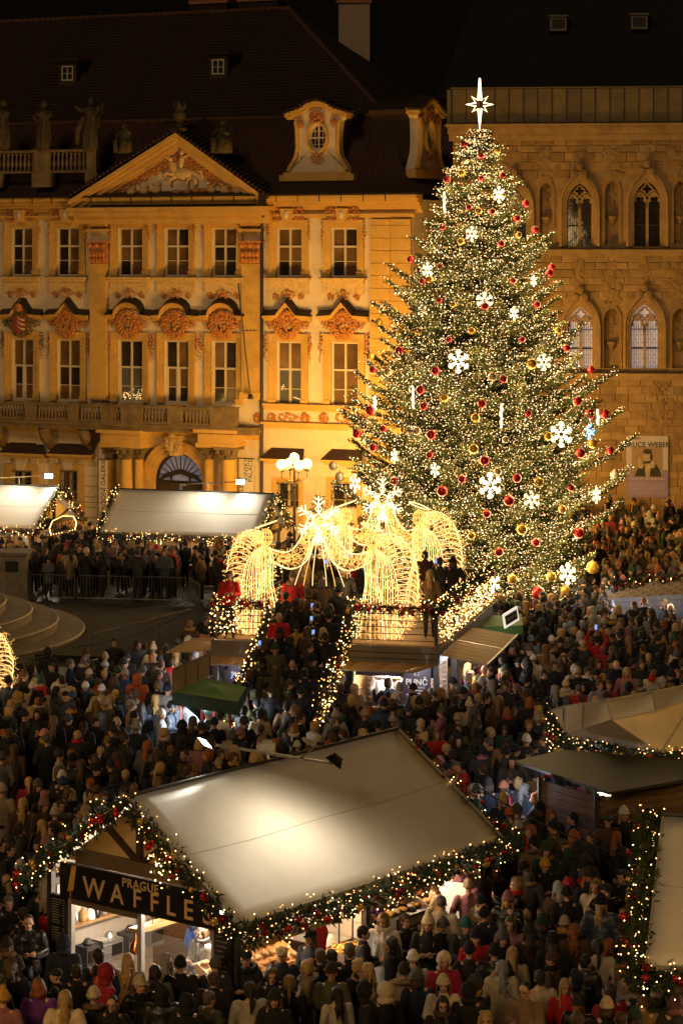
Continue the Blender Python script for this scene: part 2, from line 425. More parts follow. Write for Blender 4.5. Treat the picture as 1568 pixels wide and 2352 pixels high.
def window(kind, i, op):
    a, b, c, d = op; w = b-a; h = d-c
    fr = MB(); t = .085; y0 = .14
    fr.box(a, a+t, y0, y0+.08, c, d); fr.box(b-t, b, y0, y0+.08, c, d)
    fr.box(a+t, b-t, y0, y0+.08, d-t, d); fr.box(a+t, b-t, y0, y0+.08, c, c+t)
    mid = (a+b)/2
    fr.box(mid-.05, mid+.05, y0-.02, y0+.079, c+t, d-t)
    zt = c + h*(.62 if kind == 'u' else .56)
    if kind != 'g':
        fr.box(a+t, mid-.05, y0-.015, y0+.078, zt-.05, zt+.05); fr.box(mid+.05, b-t, y0-.015, y0+.078, zt-.05, zt+.05)
    zb = c + (zt-c)*(.45 if kind == 'l' else .52)
    fr.box(a+t, mid-.05, y0+.01, y0+.06, zb-.018, zb+.018); fr.box(mid+.05, b-t, y0+.01, y0+.06, zb-.018, zb+.018)
    # casement stiles inside for the tall french windows
    if kind == 'l' and i in (0, 3):
        for q in (a+t, mid+.05, mid-.05-.07, b-t-.07): fr.box(q, q+.07, y0+.012, y0+.07, c+t, zt-.05)
    wn = fr.build('window', whitepaint, palace)
    r = random.Random(i*7 + len(kind) + ord(kind[0]))
    for (p, q) in ((a+t, mid-.05), (mid+.05, b-t)):
        for (e, f) in (((c+t, zb-.018), (zb+.018, zt-.05), (zt+.05, d-t)) if kind != 'g' else ((c+t, zb-.018), (zb+.018, d-t))):
            gl = MB(); tl = r.uniform(-.006,.006)
            gl.add([(p,y0+.05+tl,e),(q,y0+.05-tl,e),(q,y0+.05-tl,f),(p,y0+.05+tl,f)], [(0,1,2,3)])
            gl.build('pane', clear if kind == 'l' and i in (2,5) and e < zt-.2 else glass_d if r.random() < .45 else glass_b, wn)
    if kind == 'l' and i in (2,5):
        q = MB(); q.box(a+.02,b-.02,.36,.385,c+.02,zt); q.build('dark_room_sheet', black, wn); q = MB()  # black sheet stands in for the shade of the unlit room
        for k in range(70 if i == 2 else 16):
            if i == 2: x = r.uniform(a+.12,b-.12); z = c+.1+abs(r.gauss(0,.28))  # heap of added bulbs imitates tree lights reflected in the pane
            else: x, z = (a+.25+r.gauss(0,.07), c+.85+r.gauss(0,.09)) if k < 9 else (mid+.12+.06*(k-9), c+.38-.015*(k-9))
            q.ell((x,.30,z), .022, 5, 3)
        q.build('pane_light_specks', bulb_speck, wn)['kind'] = 'stuff'
    if kind == 'g':
        bars = MB()
        n = 7 if i > 1 else 5
        for k in range(n):
            x = a + (b-a)*(k+.5)/n
            if i > 1:
                pts = [(x + .06*math.sin(z*9 + (k%2)*PI), -.02, z) for z in np.linspace(c, d, 14)]
            else: pts = [(x, -.02, c), (x, -.02, d+.1)]
            bars.tube(pts, .018, 4)
        for z in np.linspace(c+.1, d-.1, 4): bars.tube([(a,-.02,z),(b,-.02,z)], .016, 4)
        bars.build('window_grille', black if i > 1 else greystone, wn)
    return wn

crest = [MB() for _ in range(3)]
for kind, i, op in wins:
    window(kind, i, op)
    a, b, c, d = op; w = b-a; h = d-c; mid = (a+b)/2
    if kind == 'g': continue
    # architrave (stepped ochre surround)
    ar = MB()
    for s, (e, y) in enumerate(((.16, .045), (.30, .09), (.40, .13))):
        yy = -y
        inner = 0 if s == 0 else (.16, .30)[s-1]
        ar.box(a-e, a-inner, yy, -.002, c, d+e); ar.box(b+inner, b+e, yy, -.002, c, d+e)
        ar.box(a-inner, b+inner, yy, -.002, d+inner, d+e)
    ar.box(a-.42, a, -.15, -.002, c-.02, c+.28); ar.box(b, b+.42, -.15, -.002, c-.02, c+.28)
    ar.build('window_surround', ochre, palace)
    if kind == 'u':
        si = MB()
        si.box(a-.52, b+.52, -.34, -.003, c-.14, c-.04); si.box(a-.45, b+.45, -.26, -.003, c-.28, c-.14)
        si.box(a-.42, b+.42, -.10, -.003, c-.86, c-.28)
        so = si.build('window_sill', stuccolight, palace)
        dm = MB(); dm.box(a-.56, b+.56, -.38, -.004, c-.039, c-.01); dm.build('sill_flashing', darkmetal, so)
        orn = MB()
        rocaille(orn, mid, c-.92, .8, .45, i+50, y=-.12, dens=.7, open_c=False)
        for s in (-1, 1): rocaille(orn, mid+s*.72, c-.98, .34, .34, i+60+s, y=-.05, dens=.5, open_c=False)
        orn.build('stucco_spray', stucco, palace, smooth=True)
        # top: keystone with shell and volutes
        ks = MB(); zt = d+.34
        ks.prism([(mid-.2,zt-.05),(mid+.2,zt-.05),(mid+.34,zt+.62),(mid-.34,zt+.62)], -.36, -.01)
        ks.build('keystone', ochre, palace)
        kk = MB(); kk.ell((mid, -.37, zt+.32), (.13,.05,.21), 8, 5); kk.build('oval_boss', cream, palace, smooth=True)
        orn = MB()
        for s in (-1, 1):
            rocaille(orn, mid+s*.62, zt+.36, .62, .66, i*3+s+90, y=-.14, dens=.9, open_c=False)
            garland_drop(orn, mid+s*(w/2+.42), d+.25, .28, 1.1 if i % 2 else 1.35, i+s*5, y=-.12)
        orn.build('stucco_scroll', stucco, palace, smooth=True)
    else:
        top = 'arc' if i in (2, 3, 4) else 'tri'
        if i == 0: top = 'arms'
        pk = 2.0
        z0 = d + 1.28
        wd = w/2 + .62
        if top == 'arc':
            crv = [(mid-wd, z0)] + [(mid-wd*.62, z0+.04)] + [(mid + .62*wd*math.cos(PI-PI*t/8), z0+.05+.62*math.sin(PI*t/8)) for t in range(1, 8)] + [(mid+wd*.62, z0+.04), (mid+wd, z0)]
        elif top == 'tri':
            crv = [(mid-wd, z0), (mid-wd*.45, z0+.05), (mid, z0+.72), (mid+wd*.45, z0+.05), (mid+wd, z0)]
        else:
            crv = [(mid-wd, z0), (mid-wd*.45, z0+.05), (mid-.2, z0+.6), (mid+.2, z0+.6), (mid+wd*.45, z0+.05), (mid+wd, z0)]
        hd = MB()
        for k, (dy, dz, th) in enumerate(((.42, .0, .09), (.32, -.09, .08), (.20, -.17, .09))):
            hd.ring([(p[0], p[1]+dz) for p in crv], [(p[0], p[1]+dz-th) for p in crv], -dy, -.004)
        ho = hd.build('window_hood', ochre, palace)
        fl = MB(); fl.ring([(p[0], p[1]+.035) for p in crv], [(p[0], p[1]+.004) for p in crv], -.50, -.0)
        # sloping dark metal cover rising to the wall
        n = len(crv)
        vs = [(p[0], -.46, p[1]+.036) for p in crv] + [(p[0], -.002, p[1]+.30) for p in crv]
        fl.add(vs, [(k, k+1, n+k+1, n+k) for k in range(n-1)])
        fl.build('hood_flashing', darkmetal, ho)
        orn = MB()
        zc = d + .86
        rocaille(orn, mid, zc, 1.5, 1.35, i+10, y=-.20, dens=1.5)
        rocaille(orn, mid+.04, zc-.12, .98, 1.05, i+20, y=-.22, dens=1.1, open_c=False); rocaille(orn, mid-.05, zc+.35, .75, .55, i+24, y=-.24, dens=.9, open_c=False); rocaille(orn, mid, zc-.62, .8, .35, i+28, y=-.2, dens=.7, open_c=False)
        for s in (-1, 1):
            rocaille(orn, mid+s*(.95), zc+.1, .5, .6, i+30+s, y=-.12, dens=.7, open_c=False)
            garland_drop(orn, mid+s*(w/2+.55), d+.35, .36, 1.35, i+s*11, y=-.12)
        orn.build('stucco_cartouche', stucco if i != 0 else sandst, palace, smooth=True)
        bs = MB(); bs.ell((mid, -.10, zc), (.27,.10,.25), 10, 6)
        bs.build('cartouche_field', cream if i in (2,4,5,6) else stuccolight, palace, smooth=True)
        if i == 0:
            ca = MB()
            ca.prism([(mid-.36,zc+.35),(mid-.36,zc-.2),(mid-.2,zc-.46),(mid,zc-.56),(mid+.2,zc-.46),(mid+.36,zc-.2),(mid+.36,zc+.35)][::-1], -.34, -.2, 0)
            cao = ca.build('coat_of_arms', mat('faded_red_paint', (.33,.05,.03), .7, var=.3), palace)
            # three wolf teeth from the right side of the shield
            te = MB()
            for q in range(3):
                z = zc - .28 + q*.24
                te.tube([(mid+.34,-.36,z-.06),(mid+.1,-.38,z-.02),(mid-.06,-.38,z+.08),(mid-.14,-.36,z+.20)], [.06,.055,.035,.01], 5)
            te.build('wolf_tooth', cream, cao, smooth=True)
            cr = MB()
            cr.lathe([(.26,0),(.30,.1),(.24,.12),(.30,.28),(.2,.42),(.05,.50),(.05,.60)], (mid,-.3,zc+.62), 10)
            cr.build('crown', stucco, cao, smooth=True)

# --- giant pilasters and centre risalit
for (xa, xb) in ((213,250),(560,603)):
    ua, ub = U(xa), U(xb)
    z0 = Zf(xa, 915); z1 = Zf(xa, 606)
    p = MB(); p.box(ua, ub, -.28, -.004, z0, z1)
    p.box(ua-.08, ub+.08, -.36, -.005, z0, z0+.35); p.box(ua-.04, ub+.04, -.33, -.005, z1-.12, z1)
    p.box(ua-.04, ub+.04, -.33, -.006, Zf(xa,560)+.9, Zf(xa,497)-.01)
    p.box(ua-.12, ub+.12, -.42, -.007, Zf(xa,532), Zf(xa,526))
    po = p.build('pilaster', ochre, palace)
    cp = MB(); zc0 = z1; zc1 = Zf(xa, 558)
    cp.box(ua-.02, ub+.02, -.3, -.004, zc0, zc1)
    cp.box(ua-.14, ub+.14, -.46, -.004, zc1, zc1+.1)
    cw = ub-ua
    for k in range(5):
        for row in range(2):
            x = ua + cw*(k+.5)/5
            cp.ell((x, -.36-.03*row, zc0+.18+row*.32), (cw*.11, .09, .17), 6, 4)
    for s in (ua+.06, ub-.06, (ua+ub)/2): 
        cp.ell((s, -.42, zc1-.14), (.14,.09,.14), 8, 5)
        cp.ell((s, -.48, zc1-.14), (.07,.05,.07), 6, 4)
    cp.build('capital', stucco, po, smooth=False)
# right corner rusticated strip (blocks with recessed joints)
for (xa, xb, yy) in ((852, 898, .16), (900, 947, .24)):
    z = 0.0; zmax = Zf(900, 503)
    ua, ub = U(xa), U(xb)
    core = MB(); core.box(ua+.02, ub-.02, -yy+.05, -.003, 0, zmax); core.build('quoin_core', ochre, palace)
    me = None
    while z < zmax - .3:
        hh = min(.62, zmax - z)
        q = MB(); q.box(0, ub-ua, -yy, -yy+.06, .012, hh-.012)
        if me is None or hh < .6: mm = q.mesh('quoin_block', ochre); me = me or mm
        else: mm = me
        inst('quoin_block', mm, palace, (ua, 0, z)); z += .62

# --- pediment
apx, apy = 410, 305
uL, uR2, uA = U(165,.6), U(620,.6), U(apx,.6)
zL = Zf(390, 460, .6); zA = Zf(apx, apy, .6)
ty = MB(); ty.prism([(uL+.4, zL), (uR2-.4, zL), (uA, zA-.4)], -.32, .3); ty.build('tympanum', cream, palace)
pk = MB()
for k, (off, dz, th) in enumerate(((.95, 0, .22), (.80, .22, .2), (.62, .42, .26), (.48, .68, .16))):
    for s in (0, 1):
        e = uL if s == 0 else uR2
        tx = (uA - e); sl_ = (zA - zL)/tx
        # slanting moulding as a sheared box
        x0, x1 = e, uA
        p_o = [(x0, zL - dz + 0.02), (x1, zA - dz), (x1, zA - dz - th), (x0, zL - dz - th + .02)]
        p_o = [(max(min(p[0], uR2), uL), p[1]) for p in p_o]
        if s == 0: p_o = p_o[::-1]
        pk.prism(p_o, -off - .002*s, -.2)
pk.build('raking_cornice', ochre, palace)
be = MB()
be.box(uL-.1, uR2+.1, -.98, -.0, zL-.55, zL-.35); be.box(uL, uR2, -.85, -.0, zL-.80, zL-.55); be.box(uL+.1, uR2-.1, -.6, -.0, zL-1.2, zL-.80)
be.build('pediment_base', ochre, palace)
sh = MB(); sh.box(uL+.2, uR2-.2, -.96, -.1, zL-.35, zL-.31); sh.build('ledge_flashing', darkmetal, palace)
orn = MB()
zm = zL + .25
rr_ = random.Random(5)
for k in range(15):
    f = (k+.5)/15
    for s in (0, 1):
        e = uL+1.3 if s == 0 else uR2-1.3
        x = e + (uA - e)*f; z = (zL+.0) + (zA - 1.25 - zL)*f
        rocaille(orn, x, z, .62, .5, 200+k*2+s, y=-.36, dens=.6, open_c=False)
for k in range(24):
    x = uL + 2 + (uR2-uL-4)*rr_.random(); orn.ell((x, -.38, zL+.15+rr_.random()*.35), (.26,.12,.16), 6, 4)
orn.build('tympanum_scrollwork', stucco, palace, smooth=True)
rl = MB()     # relief of a rearing horse with putti: plain rounded relief
def bl(x, z, a, b, rot=0, y=-.4): rl.ell((x, y, z), (a, .16, b), 8, 5, 0, Matrix.Rotation(rot, 3, 'Y'))
hx = uA + .2; hz = zL + 1.35
bl(hx, hz, .75, .32, .12); bl(hx-.62, hz+.35, .24, .45, -.5); bl(hx-.85, hz+.8, .28, .13, .6)
rl.tube([(hx+.5,-.4,hz-.1),(hx+.75,-.44,hz-.45),(hx+.6,-.42,hz-.85)], [.14,.1,.07], 6)
rl.tube([(hx+.3,-.4,hz-.2),(hx+.2,-.44,hz-.5),(hx+.35,-.42,hz-.85)], [.13,.09,.06], 6)
rl.tube([(hx-.5,-.42,hz-.05),(hx-1.0,-.46,hz+.05),(hx-1.15,-.42,hz-.25)], [.12,.08,.05], 6)
rl.tube([(hx-.45,-.42,hz-.1),(hx-.8,-.46,hz-.35),(hx-.7,-.42,hz-.65)], [.12,.08,.05], 6)
rl.tube([(hx+.7,-.4,hz+.15),(hx+1.05,-.42,hz+.1),(hx+1.15,-.4,hz-.4)], [.09,.08,.03], 6)
bl(hx-.1, hz+.62, .16, .34, .1, -.46); bl(hx-.08, hz+1.08, .13, .15, 0, -.46)
rl.tube([(hx,-.5,hz+.8),(hx+.4,-.5,hz+1.0)], [.06,.04], 5)
for s in (-1, 1):
    for q in range(3):
        bx = hx + s*(1.6+q*.75); bl(bx, zL+.55-q*.06, .3, .22, s*.5); bl(bx-s*.15, zL+.85-q*.1, .12, .13)
        rl.tube([(bx,-.42,zL+.6),(bx+s*.3,-.44,zL+.9-q*.1)], [.07,.04], 5)
rl.build('horse_relief', stuccolight, palace, smooth=True)
# tiled little roof over the pediment: rows of round tiles along both slopes
tile_me = MB(); tile_me.tube([(0,0,0),(0,.42,.0)], [.09,.075], 6); tile_me = tile_me.mesh('roof_tile', roof_u, True)
for s in (0, 1):
    e = uL-.15 if s == 0 else uR2+.15
    n = 26
    rf = MB()
    ex, ez = e, zL+.12
    q = [(ex, -1.05, ez), (uA, -1.05, zA+.12), (uA, 2.2, zA+.9), (ex, 2.2, ez+.6)]
    rf.add(q if s == 0 else q[::-1], [(0,1,2,3)]); rf.build('pediment_roof', roof_u, palace)
    for k in range(n):
        f = (k+.4)/n
        x = ex + (uA-ex)*f; z = ez + (zA+.12-ez)*f
        for j in range(3 if s == 1 else 2):
            inst('roof_tile', tile_me, palace, (x, -1.12+j*.40, z+.03+j*.10), (R(13), 0, 0))

# --- mansard roof
zb = 21.7; sb = 2.6
prof = [(-.7, zg+.07), (-.2, zg+.35), (.5, zg+.9), (1.2, zg+1.9), (1.8, zg+2.9), (sb, zb)]
def roof_ring(y, z): return (UR + .6 - (y+.7), y, z)
rf = MB()
for (y0_, z0_), (y1_, z1_) in zip(prof[:-1], prof[1:]):
    a0 = (UL-14, y0_, z0_); b0 = roof_ring(y0_, z0_); a1 = (UL-14, y1_, z1_); b1 = roof_ring(y1_, z1_)
    rf.add([a0, b0, b1, a1], [(0,1,2,3)])
    c0 = (b0[0], 16-y0_, z0_); c1 = (b1[0], 16-y1_, z1_)
    rf.add([b0, c0, c1, b1], [(0,1,2,3)])
rf.build('mansard_slope', mat('mansard_tile', (.040,.016,.010), .8, var=.4, scale=4, bump=.5, bscale=10), palace)
rb = MB()
u = UL + .1
while u < UR - 2.2:
    if not (U(648) < u < U(812)): 
        pts = [(u, y-.03, z+.02) for y, z in prof[2:]]
        rb.tube(pts, .055, 4, cap=False)
    u += .30
v = 1.2
while v < 14:
    rb.tube([(UR+.6-(y+.7)+.02, min(v+ y*.3, 13), z+.02) for y, z in prof[2:]], .06, 4, cap=False); v += .45
o = rb.build('roof_rib', roof_l, palace); o['kind'] = 'stuff'
# eaves ledge (dark tiles) and break moulding
mb = MB(); mb.tube([(UL-14, sb-.05, zb), (UR+.6-(sb+.7), sb-.05, zb), (UR+.6-(sb+.7), 10, zb)], .13, 6); mb.build('roof_curb', roof_l, palace)
zr = 27.9; yr = 8.2; ur = 2.4
up = MB(); cx_ = UR+.6-(sb+.7)
up.add([(UL-14,sb,zb),(cx_,sb,zb),(ur,yr,zr),(UL-14,yr,zr)], [(0,1,2,3)])
up.add([(cx_,sb,zb),(cx_,16-sb,zb),(ur,yr,zr)], [(0,1,2)])
up.build('upper_roof', roof_u, palace)
# courses of tiles as low steps
tc_ = MB()
nrow = 34
for k in range(nrow):
    f = (k+.5)/nrow; y = sb+(yr-sb)*f; z = zb+(zr-zb)*f; ue = cx_+(ur-cx_)*f
    tc_.tube([(UL-14, y-.03, z+.02), (ue, y-.03, z+.02)], .028, 4, cap=False)
    u = UL + (k%2)*.2
o = tc_.build('tile_course', mat('tile_edge', (.045,.016,.010), .8, var=.5, scale=9, bump=.3), palace); o['kind'] = 'stuff'
rg = MB()
x = UL-14
while x < ur:
    rg.tube([(x, yr, zr+.03), (x+.36, yr, zr+.05)], [.12,.15], 6); x += .38
for k in range(30):
    f = k/30; a = Vector((cx_,sb,zb)).lerp(Vector((ur,yr,zr)), f); b = Vector((cx_,sb,zb)).lerp(Vector((ur,yr,zr)), f+.031)
    rg.tube([a+Vector((0,0,.05)), b+Vector((0,0,.07))], [.15,.11], 6)
o = rg.build('ridge_tile', mat('ridge_tile_clay', (.10,.045,.025), .85, var=.4), palace); o['kind'] = 'stuff'
# low chimneys showing over the ridge
for xa, xb in ((203,292),(318,412)):
    ua = U(xa) + 1.0; ub = U(xb)+.9
    mb = MB(); mb.box(ua, ub, yr+1, yr+2.0, 24, zr+.62); co = mb.build('chimney', roof_u, palace)
    mb = MB(); mb.box(ua-.1, ub+.1, yr+.9, yr+2.1, zr+.621, zr+.82); mb.build('chimney_cap', mat('terracotta', (.36,.14,.06), .8), co)
# attic dormers with white windows
def roof_dormer(x, y):
    f = None
    for t in np.linspace(0, 1, 200):
        yy = sb+(yr-sb)*t; zz = zb+(zr-zb)*t
        k = (x-CX)/FP
        u = (k*(P0.y+yy*cph) - (P0.x+yy*sph))/(cph+k*sph)
        Y = P0.y - u*sph + yy*cph
        py = HY + (HC-zz)*FP/Y
        if py < y: f = (u, yy, zz); break
    u, yy, zz = f
    b = MB(); b.box(u-.55, u+.55, yy-.25, yy+2.0, zz-.4, zz+1.05)
    bo = b.build('attic_dormer', mat('dark_dormer_cheek', (.035,.028,.015), .8), palace)
    q = MB(); q.prism([(u-.85,zz+1.06),(u+.85,zz+1.06),(u+.75,zz+1.22),(u-.75,zz+1.22)], yy-.5, yy+2.8); q.build('dormer_roof', roof_u, bo)
    w = MB()
    for (a, b_, c, d) in ((-.36,-.30,0,.8),(.30,.36,0,.8),(-.30,.30,.74,.8),(-.30,.30,0,.06),(-.03,.03,.06,.74),(-.3,.3,.38,.41)):
        w.box(u+a, u+b_, yy-.31, yy-.256, zz+c, zz+d)
    w.build('dormer_window', whitepaint, bo)
    w = MB(); w.box(u-.3,u+.3,yy-.27,yy-.252,zz+.06,zz+.74); w.build('dormer_pane', black, bo)
roof_dormer(162, 187); roof_dormer(507, 172)

# --- big scrolled stone dormer
def oval(cx, cz, a, b, n=24): return [(cx+a*math.cos(2*PI*k/n), cz+b*math.sin(2*PI*k/n)) for k in range(n+1)]
def big_dormer(root, w=3.0, h=3.9):
    """front in x-z plane, x centre 0, z from 0; depth to +y"""
    side = [(w*.58,0),(w*.58,.28),(w*.50,.34),(w*.50,.5),(w*.46,.75),(w*.37,1.2),(w*.34,1.7),(w*.35,2.5),(w*.37,3.0),(w*.46,3.22),(w*.48,3.42)]
    top = [(w*.30,3.55),(w*.2,3.82),(w*.08,3.92),(0,3.93)]
    pts = side + top; full = pts + [(-p[0], p[1]) for p in pts[-2::-1]]
    full = [p for p in full]
    # outline ring between outer shape and oval opening
    ovc = (0, 2.15)
    n = len(full)
    inner = []
    for p in full:
        a = math.atan2(p[1]-ovc[1], p[0]-ovc[0]); inner.append((ovc[0]+.48*math.cos(a), ovc[1]+.68*math.sin(a)))
    # close the loop
    full2 = full + [full[0]]; inner2 = inner + [inner[0]]
    a = MB(); a.ring(full2, inner2, 0, .5); a.build('gable_wall', cream, root)
    b = MB()
    b.box(-w*.62, w*.62, -.22, .3, -.01, .3); b.box(-w*.56, w*.56, -.16, .3, .3, .42)
    cn = [(-w*.52,3.36),(-w*.44,3.46),(-w*.28,3.62),(-w*.16,3.88),(0,4.0),(w*.16,3.88),(w*.28,3.62),(w*.44,3.46),(w*.52,3.36)]
    b.ring(cn, [(p[0],p[1]-.16) for p in cn], -.28, .45); b.ring([(p[0]*.96,p[1]-.16) for p in cn], [(p[0]*.96,p[1]-.27) for p in cn], -.18, .4)
    for s in (-1, 1):
        b.tube([(s*q[0]*.98, -.06, q[1]) for q in side[3:9]], .11, 6)
    b.ring(oval(*ovc,.62,.82), oval(*ovc,.5,.7), -.16, .1)
    b.build('gable_moulding', ochre, root)
    f = MB(); f.ring(oval(*ovc,.5,.7), oval(*ovc,.42,.62), .12, .2)
    f.box(-.04,.04,.1,.19,1.5,2.8); f.box(-.45,.45,.1,.185,2.12,2.19); f.box(-.4,.4,.13,.18,1.80,1.83); f.box(-.4,.4,.13,.18,2.48,2.51)
    for s in (-.22,.22): f.box(s-.015,s+.015,.13,.18,1.6,2.7)
    fo = f.build('oval_window', whitepaint, root)
    f = MB(); o_ = oval(*ovc,.47,.67)[:-1]; f.add([(p[0], .17, p[1]) for p in o_], [tuple(range(len(o_)))]); f.build('pane', glass_d, fo)
    orn = MB(); rocaille(orn, 0, 3.18, .85, .62, 71, y=-.12, dens=1.3, open_c=False); rocaille(orn, 0, 1.12, .7, .42, 72, y=-.12, dens=1, open_c=False)
    for s in (-1, 1): rocaille(orn, s*.95, 2.9, .4, .5, 73+s, y=-.06, dens=.8, open_c=False)
    orn.build('stucco_scroll', stucco, root, smooth=True)
    r_ = MB()
    outl = [p for p in full]
    vs = [(p[0]*1.0, .5, p[1]) for p in outl[4:-4]] + [(p[0]*1.0, 2.6, p[1]) for p in outl[4:-4]]
    k = len(outl[4:-4]); r_.add(vs, [(i+1, i, i+k, i+k+1) for i in range(k-1)]); r_.build('dormer_cheek', roof_u, root)
    t = MB()
    for q in range(16):
        f_ = q/15; x = -w*.52 + w*1.04*f_
        z = np.interp(x, [p[0] for p in cn], [p[1] for p in cn])
        t.tube([(x,-.36,z+.06),(x,.5,z+.14)], .09, 6)
    t.build('dormer_tiles', roof_u, root)['kind'] = 'stuff'
du = U(730, -.35)
d1 = empty('gable_dormer', (du, .35, Zf(730, 415, -.35)), 0, palace); big_dormer(d1, 3.35, 4)
d2 = empty('gable_dormer', (UR-.35, 2.7, Zf(730, 415, -.35)+.1), R(90), palace); big_dormer(d2, 3.35, 4)

# --- chimney of the palace, standing behind the hip
mb = MB(); mb.box(-.88,.88,-.8,.8,20,30.2)
ch = mb.build('chimney', mat('chimney_plaster', (.42,.31,.24), .9, var=.15, stain=.3), palace)
ch.matrix_parent_inverse = Matrix.Identity(4)
cw_ = palace_m.inverted() @ Vector((0.80, 141.0, 0)); ch.location = (cw_.x, cw_.y, 0); ch.rotation_euler = (0,0,PHI-R(6))
mb = MB(); mb.box(-1.0,1.0,-.92,.92,28.85,29.2); mb.box(-.96,.96,-.88,.88,29.2,31.2); mb.build('chimney_head', mat('terracotta', (.36,.14,.06), .8), ch)

# --- attic balustrade with statues, left
def baluster_mesh(h, r, m_):
    b = MB(); b.lathe([(r*.8,0),(r*.8,h*.08),(r*.45,h*.14),(r,h*.36),(r*.85,h*.48),(r*.4,h*.72),(r*.4,h*.82),(r*.75,h*.9),(r*.75,h)], n=8)
    return b.mesh('baluster', m_, True)
def balustrade(name, x0, x1, yb, yt, piers, m_, off, nb, step=.26, label=None):
    ua, ub = U(x0, off), U(x1, off); zb_ = Zf((x0+x1)/2, yb, off); zt_ = Zf((x0+x1)/2, yt, off)
    b = MB(); y = -off
    b.box(ua, ub, y-.14, y+.14, zb_, zb_+.13); b.box(ua, ub, y-.19, y+.19, zt_-.14, zt_)
    for px0, px1 in piers:
        b.box(U(px0,off), U(px1,off), y-.18, y+.18, zb_-.02, zt_-.001)
        b.box(U(px0,off)-.04, U(px1,off)+.04, y-.22, y+.22, zt_, zt_+.05)
    bo = b.build('balustrade_rail', m_, palace)
    bm_ = baluster_mesh(zt_-zb_-.27, .10, m_)
    u = ua + .12
    pr = [(U(p[0],off)-.05, U(p[1],off)+.05) for p in piers]
    while u < ub:
        if not any(p[0] < u < p[1] for p in pr): inst('baluster', bm_, bo, (u, y, zb_+.13))
        u += step
balustrade('balustrade', -60, 225, 398, 345, [(-20,2),(83,118),(203,225)], sandst, .45, 0)
mb = MB()
for xa, xb in ((-20,5),(78,122),(200,228)): mb.box(U(xa,.45), U(xb,.45), -.66, -.2, Zf(100,430,.45), Zf(100,398,.45))
mb.build('balustrade_plinth', sandst, palace)
# balcony over the ground floor
mb = MB()
zb2 = Zf(300, 974, 1.0)
mb.box(UL, U(606), -1.35, -.002, zb2-.12, zb2+.04); mb.box(UL, U(606), -1.2, -.46, zb2-.35, zb2-.12)
mb.build('balcony_slab', sandst, palace)
balustrade('balcony', -60, 545, 970, 928, [(-30,-5),(62,86),(160,182),(236,262),(282,330),(388,420),(486,545)], sandst, 1.15, 0, .2)
mb = MB()
for xa, xb in ((-8,8),(98,122),(190,214)):
    u0_, u1_ = U(xa,.6), U(xb,.6)
    mb.tube([((u0_+u1_)/2, -1.0, zb2-.36), ((u0_+u1_)/2, -.75, zb2-.9), ((u0_+u1_)/2, -.2, zb2-1.5)], [.32,.30,.16], 8)
mb.build('balcony_console', sandst, palace, smooth=True)
# drainpipe
mb = MB(); xp = 607
mb.tube([(U(623), -.8, zg), (U(622), -.7, zg-.6), (U(610), -.35, zg-1.6), (U(608), -.3, zg-2.2), (U(607), -.3, 0.2)], .085, 8)
mb.box(U(614),U(632),-1.0,-.7,zg-.5,zg+.1)
mb.build('drainpipe', darkmetal, palace, smooth=False)
# frieze ornament between string courses, right bay
mb = MB()
for xc, w_ in ((595,.5),(625,.5),(663,1.1),(702,.5),(745,.5),(790,.9),(835,.5)):
    rocaille(mb, U(xc), Zf(xc, 960), w_, .48, int(xc), y=-.08, dens=.9, open_c=False)
mb.build('frieze_scrollwork', stucco, palace, smooth=True)
# ground floor: hoods, portal, columns
for xa, xb, yt in ((8,108,1018),(118,215,1020),(606,705,1030),(744,840,1033)):
    ua, ub = U(xa,.3), U(xb,.3); z = Zf((xa+xb)/2, yt, .3)
    mb = MB(); mb.add([(ua,-.75,z-.5),(ub,-.75,z-.5),(ub-.3,-.02,z),(ua+.3,-.02,z)], [(0,1,2,3)])
    ho = mb.build('hood_roof', roof_u, palace)
    mb = MB(); mb.box(ua, ub, -.74, -.02, z-.62, z-.51); mb.box(ua+.1, ub-.1, -.55, -.02, z-.75, z-.62); mb.build('hood_moulding', ochre, ho)
for (a, b) in ((28,76),(140,181)):
    # keystones and blocky surround
    mb = MB(); ua, ub = U(a), U(b); zt_ = Zf(a, 1078); c_ = (ua+ub)/2
    mb.prism([(c_-.22,zt_),(c_+.22,zt_),(c_+.45,zt_+1.05),(c_-.45,zt_+1.05)], -.22, -.01)
    for s in (-1, 1): mb.box(c_+s*.85-.2, c_+s*.85+.2, -.16, -.008, zt_+.35, zt_+.95)
    mb.build('keystone', cream, palace)
    mb = MB()
    mb.box(ua-.45, ua, -.12, -.009, 0.3, zt_+.3); mb.box(ub, ub+.45, -.12, -.009, 0.3, zt_+.3); mb.box(ua, ub, -.12, -.009, zt_+.0, zt_+.3)
    mb.build('window_surround', ochre, palace)
for (a, b) in ((636,686),(760,820)):
    mb = MB(); ua, ub = U(a), U(b); zt_ = Zf(a, 1106)
    for s, e in ((0,.12),(1,.24)):
        i0 = 0 if s == 0 else .12
        mb.box(ua-e, ua-i0, -.05-.05*s, -.009, 0.8, zt_+e); mb.box(ub+i0, ub+e, -.05-.05*s, -.009, .8, zt_+e); mb.box(ua-i0, ub+i0, -.05-.05*s, -.009, zt_+i0, zt_+e)
    mb.build('window_surround', ochre, palace)
# rusticated ochre/cream bands on the ground floor left
for xa, xb in ((86,108),(190,226)):
    z = .4
    bm2 = MB(); bm2.box(0, U(xb)-U(xa), -.09, -.008, 0, .50); bm2 = bm2.mesh('rusticated_block', cream)
    while z < Zf(100, 1010)-.5:
        inst('rusticated_block', bm2, palace, (U(xa), 0, z)); z += .545
mb = MB(); mb.box(U(606), UR, -.06, -.006, .0, Zf(700, 992)-.02)
